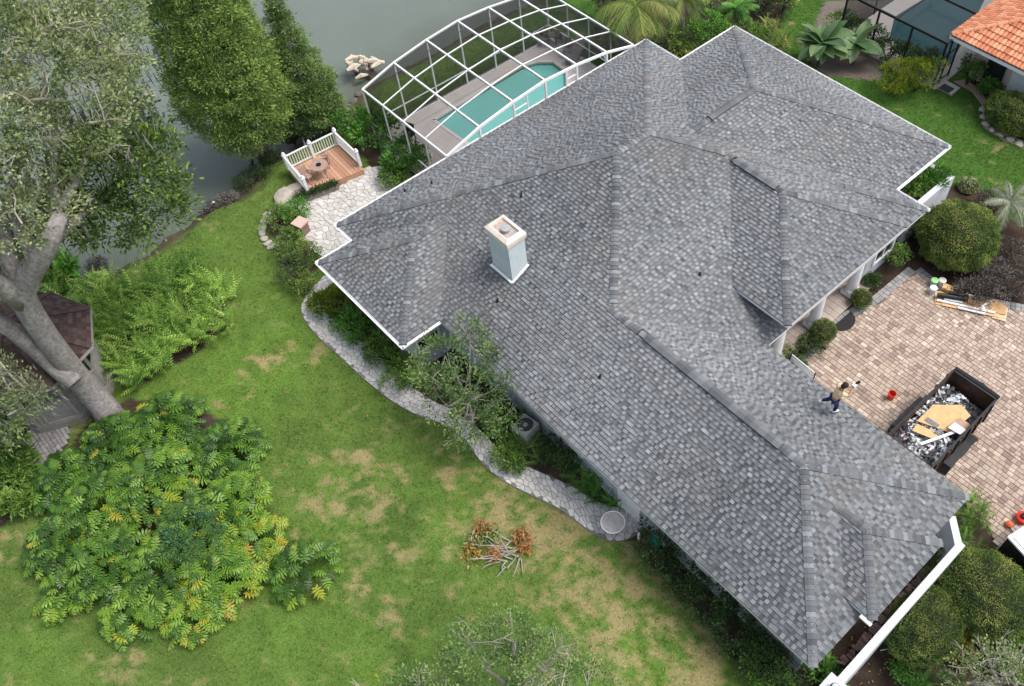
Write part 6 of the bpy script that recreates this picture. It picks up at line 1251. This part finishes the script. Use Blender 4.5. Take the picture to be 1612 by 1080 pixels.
# dead branches on the lawn
db = G(785, 850); de = empty('cut_branches', db, 'pile of cut branches with withered orange-brown leaves on the lawn', 'branches'); mb = MB(); rr = random.Random(12); ends = []
for k in range(26):
    a = rr.gauss(2.6, .45); st_ = Vector((rr.uniform(.3, 1.1), rr.uniform(-.5, .4), .08)); L = rr.uniform(.5, 1.25); p = [st_]; d = Vector((math.cos(a), math.sin(a), .12))
    d = Vector((G(740, 850)[0]-db[0], G(740, 850)[1]-db[1], .1)).normalized() if k % 4 else Vector((rr.gauss(0, 1), rr.gauss(0, 1), .1)).normalized(); d = (d+Vector((rr.gauss(0, .35), rr.gauss(0, .35), rr.uniform(-.05, .15)))).normalized()
    for i in range(4): d = (d+Vector((rr.gauss(0, .2), rr.gauss(0, .2), rr.gauss(0, .08)))).normalized(); p.append(p[-1]+d*L/4); p[-1].z = max(.04, p[-1].z)
    mb.tube(p, [.03, .025, .02, .014, .006], 5, cap=False); ends.append(p[-1])
mb.build('branches', M['twig'], de)
for px, py, r, m_, nm in [(758, 835, .32, 'dead', 'orange'), (745, 865, .35, 'croton', 'y'), (823, 858, .3, 'dead', ''), (822, 843, .25, 'dead', ''), (780, 872, .25, 'dead', ''), (770, 845, .3, 'mag', ''), (748, 850, .28, 'oak', '')]:
    c = G(px, py, .15)-db; n = 150; P = c+RNG.normal(size=(n, 3))*[r*.55, r*.55, .07]; P[:, 2] = np.maximum(P[:, 2], .03); leaves('withered_leaves', P, RNG.normal(size=(n, 3))*[1, 1, .3], .16, .06, RNG.random(n), LM[m_], de)
# clutter left by the roofers near the driveway end
for i in range(7):
    p = G(1572+i*3+rr.uniform(-4, 4), 800+i*8, .05); 
mt2 = MB().box((0, 0, 0), (.9, .8, .02)).build('dark_mat', mat('dark_red_mat', (.13, .075, .065), .9, .2, 8), loc=tuple(G(1556, 812, .03))); tag(mt2, 'dark reddish mat lying at the paver edge by the grass tufts', 'mat')
tl1 = empty('chainsaw_tool', G(1588, 826, .1), 'small orange power tool lying on the pavers near the trailer corner', 'tool'); MB().lathe((0, 0, -.05), [(.10, 0), (.14, .05), (.13, .14), (.05, .18)], 12).build('motor', mat('orange_plastic', (.62, .12, .03), .4), tl1); MB().bar((.1, -.05, .02), (.45, -.2, .0), .05).build('bar', M['grey'], tl1)
tl2 = empty('air_compressor', G(1608, 818, .05), 'round red machine with black centre at the right edge on the pavers', 'machine'); MB().lathe((0, 0, 0), [(.2, 0), (.25, .08), (.24, .22), (.15, .26)], 16).build('tank', M['red'], tl2); MB().lathe((0, 0, .26), [(.13, 0), (.12, .08), (.04, .1)], 12).build('motor', M['black'], tl2)
hz_ = MB().tube([(0, 0, 0), (.2, .15, .03), (.1, .35, .02), (-.15, .3, .02), (-.1, .05, .03), (.25, -.1, .02), (.5, .0, .02)], .012, 6, cap=False).build('air_hose', mat('pinkish_hose', (.6, .35, .3), .5), loc=tuple(G(1568, 815, .03))); tag(hz_, 'thin coiled air hose lying between the mat and the orange tool', 'hose')
wpp = MB().tube([(0, 0, 0), (.32, .1, .0)], .02, 6).build('white_stick', M['white'], loc=tuple(G(1536, 815, .1))); tag(wpp, 'short white stick beside the grass tufts at the driveway edge', 'stick')
stk = MB().tube([(0, 0, 0), (.3, .45, .0)], .015, 6).build('white_stick', M['white'], loc=tuple(G(1386, 1024, .3))); tag(stk, 'thin white stick lying in the mulch right of the garden wall', 'stick')
# white box trailer, its corner only in the photograph
bt = empty('box_trailer', (.55, 18.2, 0), 'white box trailer with black side at the right edge of the photo', 'trailer'); ctr = np.array([G2(1588, 845, 1.9), G2(1640, 812, 1.9)]); dxy = ctr[1]-ctr[0]; an = math.atan2(dxy[1], dxy[0]); base = ctr[0]-np.array([.55, 18.2]); cth, sth = math.cos(an), math.sin(an)
def bx_(x0, x1, y0, y1, z0, z1, m, name, par=bt):
    c = ((x0+x1)/2, (y0+y1)/2); return MB().box((base[0]+c[0]*cth-c[1]*sth, base[1]+c[0]*sth+c[1]*cth, (z0+z1)/2), (x1-x0, y1-y0, z1-z0), rz=an).build(name, m, par)
bx_(0, 2.0, -3.4, 0, .55, 1.82, M['black'], 'body'); bx_(-.03, 2.03, -3.43, .03, 1.82, 1.9, M['white'], 'roof'); bx_(.1, 1.9, -3.3, -.1, 1.9, 1.94, M['white'], 'roof_panel')
for x in (-.02, 2.02): bx_(x-.1, x+.1, -2.3, -1.5, .0, .6, M['rubber'], 'wheel')
# ================================================================== WHITE PLANTER BOX
pl = empty('planter_box', (-11.9, 28.1, 0), 'white stucco planter box walls projecting from the right side of the house', 'planter')
def pw(x0, x1, y0, y1, z1=2.15): MB().bb(x0+11.9, x1+11.9, y0-28.1, y1-28.1, -.1, z1).build('planter_wall', M['stucco_w'], pl)
pw(-11.2, -10.95, 27.9, 31.0, 1.95); pw(-12.35, -11.2, 30.75, 31.0, 1.95); pw(-12.35, -11.2, 27.75, 27.95, 1.9); MB().bb(-.5, .65, -.1, 2.6, .9, 1.1).build('soil', M['mulch'], pl)
# ================================================================== NEIGHBOURING HOUSE
nb = empty('neighbour_house', (-16, 39, 0), 'pink stucco house with terracotta barrel tile roof at the top right', 'house'); NZ, NS = 2.75, .36; nx0, ny0 = -16.45, 38.55
nbw = MB().bb(.4, 30, 1.15, 22, -.1, 2.72).build('wall', M['pink'], nb)
rfb = MB().add([rel(p, (-16, 39, 0)) for p in [(nx0, ny0, NZ), (14, ny0, NZ), (14, ny0+12, NZ+12*NS), (nx0+12, ny0+12, NZ+12*NS), (nx0, ny0+24, NZ)]], [(0, 1, 2, 3), (0, 3, 4)]).add([rel(p, (-16, 39, 0)) for p in [(nx0, ny0, NZ-.04), (14, ny0, NZ-.04), (14, ny0+24, NZ-.04), (nx0, ny0+24, NZ-.04)]], [(0, 3, 2, 1)])
nbr = rfb.build('roof', mat('tile_underlay', (.30, .12, .07), .9), nb)
k_ = 7; prof = [(math.cos(PI*i/(k_-1)), math.sin(PI*i/(k_-1))) for i in range(k_)]; TL, TW = .38, .17
vs = []
for yy, rr_, zz_ in ((0, .115, .035), (TL+.04, .10, .0)): vs += [(-c_*rr_, yy, s_*rr_*.75+zz_) for c_, s_ in prof]
vs += [(TW*.98, 0, .03), (TW*.98, TL+.04, 0), (.09, 0, .03), (.09, TL+.04, 0)]
tf_ = [(i, i+1, k_+i+1, k_+i) for i in range(k_-1)]+[(2*k_+2, 2*k_, 2*k_+1, 2*k_+3), tuple(range(k_))[::-1]]
tmesh = [MB().add(vs, tf_, t).build('tile', M['terra'], data_only=True) for t in (.0, .2, .4, .5, .6, .8, 1.)]
tiles = []; ca = math.cos(math.atan(NS)); sa = math.sin(math.atan(NS))
for side in (0, 1):
    for r in range(22):
        for c in range(60):
            s_, q = c*TW*1.28+.1, r*TL*.98; dep = q*ca
            if s_ < dep+.02: continue
            if side == 0: loc = (nx0+s_, ny0+dep-.06, NZ+q*sa+.02); ax_ = (Vector((1, 0, 0)), Vector((0, ca, sa)))
            else: loc = (nx0+dep-.06, ny0+s_, NZ+q*sa+.02); ax_ = (Vector((0, -1, 0)), Vector((ca, 0, sa)))
            qv = MB_ @ (np.array(loc)-[0, 0, CAMZ]); u_ = CX_+F_*qv[0]/qv[2]; v_ = CY_-F_*qv[1]/qv[2]
            if u_ > 1760 or v_ < -110: continue
            tiles.append((math.hypot(u_-1560, v_-50), loc, ax_))
tiles.sort(key=lambda q: q[0]); rest = MB()
for i, (d, loc, (X, Y)) in enumerate(tiles[:1200]):
    Zv = X.cross(Y); me = random.choice(tmesh)
    if i < 300:
        o = bpy.data.objects.new('tile', me); C.objects.link(o); o.parent = nbr; p = rel(loc, (-16, 39, 0)); o.matrix_local = Matrix(((X.x, Y.x, Zv.x, p[0]), (X.y, Y.y, Zv.y, p[1]), (X.z, Y.z, Zv.z, p[2]), (0, 0, 0, 1)))
    else: p = Vector(rel(loc, (-16, 39, 0))); rest.add([p+X*v[0]+Y*v[1]+Zv*v[2] for v in vs], tf_, random.random())
if rest.v: o = rest.build('tiles_far', M['terra'], nbr); o['kind'] = 'stuff'
for i in range(22):
    a = Vector((nx0-16*-1, 0, 0)); p = Vector((nx0+i*.36, ny0+i*.36, NZ+i*.36*NS+.05)); q = p+Vector((.40, .40, .40*NS)); MB().tube([(0, 0, 0), tuple(q-p)], [.14, .12], 10, t=random.random()).build('ridge_tile', M['terra'], nbr, loc=rel(p, (-16, 39, 0)))
MB().bb(-.5, 30, -.52, -.46, NZ-.18, NZ-.02).bb(-.52, -.46, -.46, 24, NZ-.18, NZ-.02).build('gutter', M['white'], nbr)
for x0, w, h, nm in ((2.55, 1.0, 2.05, 'door'),): d_o = MB().bb(x0, x0+w, 1.08, 1.148, .05, h).build('door', M['white'], nb); MB().bb(x0+.08, x0+w-.08, 1.05, 1.079, 1.1, h-.1).bb(x0+.08, x0+w-.08, 1.05, 1.079, .12, 1.0).build('panel', mat('white_glaze', (.70, .80, .80), .3), d_o)
w_o = MB().bb(1.15, 2.25, 1.09, 1.148, .2, 2.3).build('window', M['grey'], nb); MB().bb(1.2, 2.2, 1.075, 1.089, .25, 2.25).build('pane', M['glass'], w_o)
o = MB().lathe((0, 0, 0), [(.16, 0), (.2, .3), (.22, .32), (.18, .34)], 14).build('plant_pot', M['white'], loc=tuple(G(1586, 145))); tag(o, 'white pot standing before the pink house wall', 'pot')
o = MB().box((0, 0, .06), (.9, .75, .14)).build('concrete_pad', M['conc'], loc=tuple(G(1492, 140))); tag(o, 'small concrete pad with dark top at the corner of the dark screen', 'pad'); 
pdk = MB().box((0, 0, 0), (.6, .5, .02)).build('dark_grate', M['black'], loc=tuple(G(1490, 139, .142))); tag(pdk, 'dark grate lying on the small concrete pad', 'grate')
gnv = MB().prism(PX([(1500, 128), (1530, 145), (1545, 165), (1548, 200), (1580, 222), (1640, 240), (1640, 232), (1585, 212), (1556, 195), (1556, 165), (1545, 142), (1520, 125)]), -.02, .012).build('gravel_strip', mat('tan_gravel', (.36, .27, .20), .95, .35, 30)); tag(gnv, kind='structure')
for i, (px, py) in enumerate([(1547, 172), (1548, 184), (1552, 195), (1562, 204), (1575, 212), (1590, 219), (1604, 226)]): rock(px, py, .05, .2, mat('boulder_stone', None), 'rounded stone edging the hedge bed of the neighbouring lawn', 'stones edging the neighbouring hedge bed', 'edging_stone', 'stone', .5)
# dark screen enclosure with pool
nc = empty('neighbour_enclosure', (-21.6, 38.2, 0), 'dark bronze framed screen enclosure over the neighbouring pool', 'enclosure'); n0 = (-21.6, 38.2, 0)
x0, x1, y0, y1 = -22.3, -16.3, 38.05, 52.; 
for x in (x0, -20.3, -18.3, x1): beam(rel((x, y0, 0), n0), rel((x, y0, 2.6), n0), .09, name='post', par=nc, m=M['dark_al'])
for y in (y0, 41.2, 44.4, 47.6, 50.8): beam(rel((x0, y, 2.6), n0), rel((x1, y, 2.6), n0), .08, .12, par=nc, m=M['dark_al']); beam(rel((x0, y, 0), n0), rel((x0, y, 2.6), n0), .08, name='post', par=nc, m=M['dark_al'])
for x in (x0, -19.3, x1): beam(rel((x, y0, 2.6), n0), rel((x, y1, 2.6), n0), .07, par=nc, m=M['dark_al'])
for y in (38.6, 39.4): beam(rel((x1, y, 0), n0), rel((x1, y, 2.6), n0), .07, name='post', par=nc, m=M['dark_al'])
for z in (.2, .95, 1.75): beam(rel((x1, y0, z), n0), rel((x1, 39.5, z), n0), .06, name='rail', par=nc, m=M['dark_al'])
dks = bpy.data.materials.new('dark_screen'); dks.use_nodes = True; n_, l_ = nodes(dks); n_.clear(); o_ = n_.new('ShaderNodeOutputMaterial'); t_ = n_.new('ShaderNodeBsdfTransparent'); d_ = n_.new('ShaderNodeBsdfDiffuse'); d_.inputs[0].default_value = (.05, .055, .06, 1); ms_ = n_.new('ShaderNodeMixShader'); ms_.inputs[0].default_value = .35
l_.new(t_.outputs[0], ms_.inputs[1]); l_.new(d_.outputs[0], ms_.inputs[2]); l_.new(ms_.outputs[0], o_.inputs[0])
for a, b in ((x0, -20.3), (-20.3, -18.3), (-18.3, x1)): panel([rel(v, n0) for v in [(a, y0, 0), (b, y0, 0), (b, y0, 2.6), (a, y0, 2.6)]], nc, dks)
for i, (ya, yb) in enumerate(((y0, 41.2), (41.2, 44.4), (44.4, 47.6), (47.6, 52))):
    for xa, xb in ((x0, -19.3), (-19.3, x1)): panel([rel(v, n0) for v in [(xa, ya, 2.6), (xb, ya, 2.6), (xb, yb, 2.6), (xa, yb, 2.6)]], nc, dks)
    panel([rel(v, n0) for v in [(x0, ya, 0), (x0, yb, 0), (x0, yb, 2.6), (x0, ya, 2.6)]], nc, dks)
npd = MB().bb(x0, -16.1, y0-.05, y1, -.1, .06).build('neighbour_deck', M['conc']); tag(npd, kind='structure')
npoolc = PX([(1400, 60), (1408, 28), (1440, 8), (1500, -20), (1560, -20), (1520, 60), (1500, 95), (1480, 108), (1430, 92)]); n = len(npoolc)
npp = MB().prism(npoolc, -.5, .066).build('neighbour_pool', water_mat('dark_pool_water', (.025, .085, .095), .06, .1, 2)); tag(npp, 'dark teal pool under the bronze screen enclosure', 'pool')
# ================================================================== ROOFER
sc_ = 1.0; P0 = np.array([-6.66, 16.50, 0.]); zf_ = 2.9+S_*(17.38-16.50)+.02
pers = empty('person', (P0[0], P0[1], zf_), 'roofer in tan shirt and navy jeans walking near the driveway-side eave', 'person')
J = dict(hip=(-.06, -.12, .92), chest=(-.0, -.02, 1.28), neck=(.03, .04, 1.46), headb=(.05, .07, 1.53), sl=(-.17, .10, 1.40), sr=(.17, -.10, 1.40), hl=(-.10, -.06, .88), hr=(.05, -.16, .88), kl=(-.28, .02, .50), fl=(-.48, -.10, .30), kr=(.08, -.02, .48), fr=(.02, .02, .08),
         el=(-.10, .30, 1.20), wl=(.10, .46, 1.16), er=(.30, .14, 1.18), wr=(.20, .42, 1.16))
def skin_fig(name, chains, m, parent, lvl=1):
    vs, es, rs = [], [], []; idx = {}
    for ch in chains:
        prev = None
        for key, p, r in ch:
            if key not in idx: idx[key] = len(vs); vs.append(p); rs.append(r)
            if prev is not None: es.append((idx[prev], idx[key]))
            prev = key
    me = bpy.data.meshes.new(name); me.from_pydata(vs, es, []); o = link(bpy.data.objects.new(name, me), parent); o.modifiers.new('skin', 'SKIN')
    for i, r in enumerate(rs):
        sv = me.skin_vertices[0].data[i]; sv.radius = r if hasattr(r, '__len__') else (r, r); sv.use_root = (i == 0)
    sb_ = o.modifiers.new('sub', 'SUBSURF'); sb_.levels = lvl; sb_.render_levels = lvl; me.materials.append(m); return o
mid = lambda a, b, t: tuple(np.array(J[a])*(1-t)+np.array(J[b])*t)
body = skin_fig('body', [[('hip', J['hip'], .125), ('chest', J['chest'], .135), ('neck', J['neck'], .055), ('headb', J['headb'], .058), ('head', (.07, .10, 1.60), .088), ('top', (.075, .105, 1.68), .06)],
  [('chest', J['chest'], .135), ('sl', J['sl'], .068), ('el', J['el'], .045), ('wl', J['wl'], .030), ('hndl', (.13, .52, 1.15), .036)], [('chest', J['chest'], .135), ('sr', J['sr'], .068), ('er', J['er'], .045), ('wr', J['wr'], .030), ('hndr', (.18, .50, 1.16), .036)],
  [('hip', J['hip'], .125), ('hl', J['hl'], .09), ('kl', J['kl'], .058), ('fl', J['fl'], .038)], [('hip', J['hip'], .125), ('hr', J['hr'], .09), ('kr', J['kr'], .058), ('fr', J['fr'], .038)]], M['skin'], pers)
skin_fig('shirt', [[('a', mid('hip', 'chest', .05), .148), ('b', mid('hip', 'chest', .6), .150), ('c', J['chest'], .152), ('d', mid('chest', 'neck', .6), .09)], [('c', J['chest'], .152), ('sl', J['sl'], .085), ('l2', mid('sl', 'el', .7), .064)], [('c', J['chest'], .152), ('sr', J['sr'], .085), ('r2', mid('sr', 'er', .7), .064)]], M['shirt'], pers)
skin_fig('jeans', [[('h', J['hip'], .140), ('hl', J['hl'], .105), ('kl', J['kl'], .078), ('fl', mid('kl', 'fl', .88), .064)], [('h', J['hip'], .140), ('hr', J['hr'], .105), ('kr', J['kr'], .078), ('fr', mid('kr', 'fr', .88), .064)]], M['jeans'], pers)
hm = MB().lathe((.065, .085, 1.60), [(.085, -.02), (.105, .02), (.102, .07), (.07, .115), (.02, .13)], 14); hm.tube([(.04, .04, 1.5), (.03, .03, 1.58), (.05, .06, 1.66)], [.06, .09, .07], 10); hm.build('hair', M['hair'], pers, smooth=True)
fm = MB()
for (ax_, ay_) in ((.105, .17), (.045, .185)): fm.lathe((ax_, ay_, 1.605), [(.008, 0), (.012, .008), (.008, .014)], 8)
fm.build('eyes', M['black'], pers); MB().tube([(.085, .175, 1.60), (.09, .205, 1.575), (.085, .185, 1.565)], [.012, .016, .01], 8).build('nose', M['skin'], pers); MB().bar((.06, .178, 1.545), (.11, .172, 1.545), .012, .008).build('mouth', M['red'], pers)
for (fx, fy, fz_, pt) in ((J['fr'][0], J['fr'][1], .02, 0), (J['fl'][0], J['fl'][1], .22, .9)):
    MB().tube([(fx-.03, fy-.07, fz_+.05), (fx, fy, fz_+.055), (fx+.06, fy+.11, fz_+.03-pt*.05), (fx+.09, fy+.17, fz_+.025-pt*.08)], [.04, .052, .045, .025], 10).build('shoe', M['shoe'], pers, smooth=True)
for hx, hy, hz2, sg in ((.13, .52, 1.15, -1), (.18, .50, 1.16, 1)):
    for k in range(4): MB().tube([(hx+(k-1.5)*.018, hy+.02, hz2), (hx+(k-1.5)*.018, hy+.055+.006*(k in (1, 2)), hz2-.008), (hx+(k-1.5)*.017, hy+.06, hz2-.035)], [.010, .009, .007], 6).build('finger', M['skin'], pers)
    MB().tube([(hx-sg*.02, hy, hz2), (hx-sg*.045, hy+.03, hz2+.01), (hx-sg*.035, hy+.05, hz2+.012)], [.012, .010, .008], 6).build('thumb', M['skin'], pers)
ng = empty('nail_gun', (P0[0]+.16, P0[1]+.60, zf_+1.16), 'white and black nail gun held out by the roofer', 'tool'); MB().box((0, 0, .02), (.12, .16, .12)).build('body', M['white'], ng); MB().bar((0, .05, .05), (.06, .16, .16), .07).build('magazine', M['black'], ng); MB().bar((0, -.02, -.02), (0, -.06, -.14), .04).build('handle', M['black'], ng)
print('objects', len(bpy.data.objects), 'tris', sum(len(m.polygons) for m in bpy.data.meshes))

# fallen leaves: scattered on lawn and mulch
n = 1000; fx = np.concatenate([RNG.uniform(-34, -2, n), RNG.uniform(-3.5, 3, 900), RNG.uniform(-30, -19, 900)]); fy = np.concatenate([RNG.uniform(-9, 12, n), RNG.uniform(3, 17, 900), RNG.uniform(-6, 6, 900)])
ok = (sdist(fx, fy) > 1.6) & ~hidden_by_hard(fx, fy); fx, fy = fx[ok], fy[ok]; n = len(fx)
o = leaves('fallen_leaves', np.stack([fx, fy, np.full(n, .05)], 1), np.concatenate([RNG.normal(size=(n, 2)), RNG.normal(size=(n, 1))*.15], 1), RNG.uniform(.04, .10, n), .04, RNG.random(n), LM['dead'], None, T_LEAF, up=2.)
tag(o, 'dry brown fallen leaves scattered over the lawn and the mulch beds', 'leaves', kind='stuff')
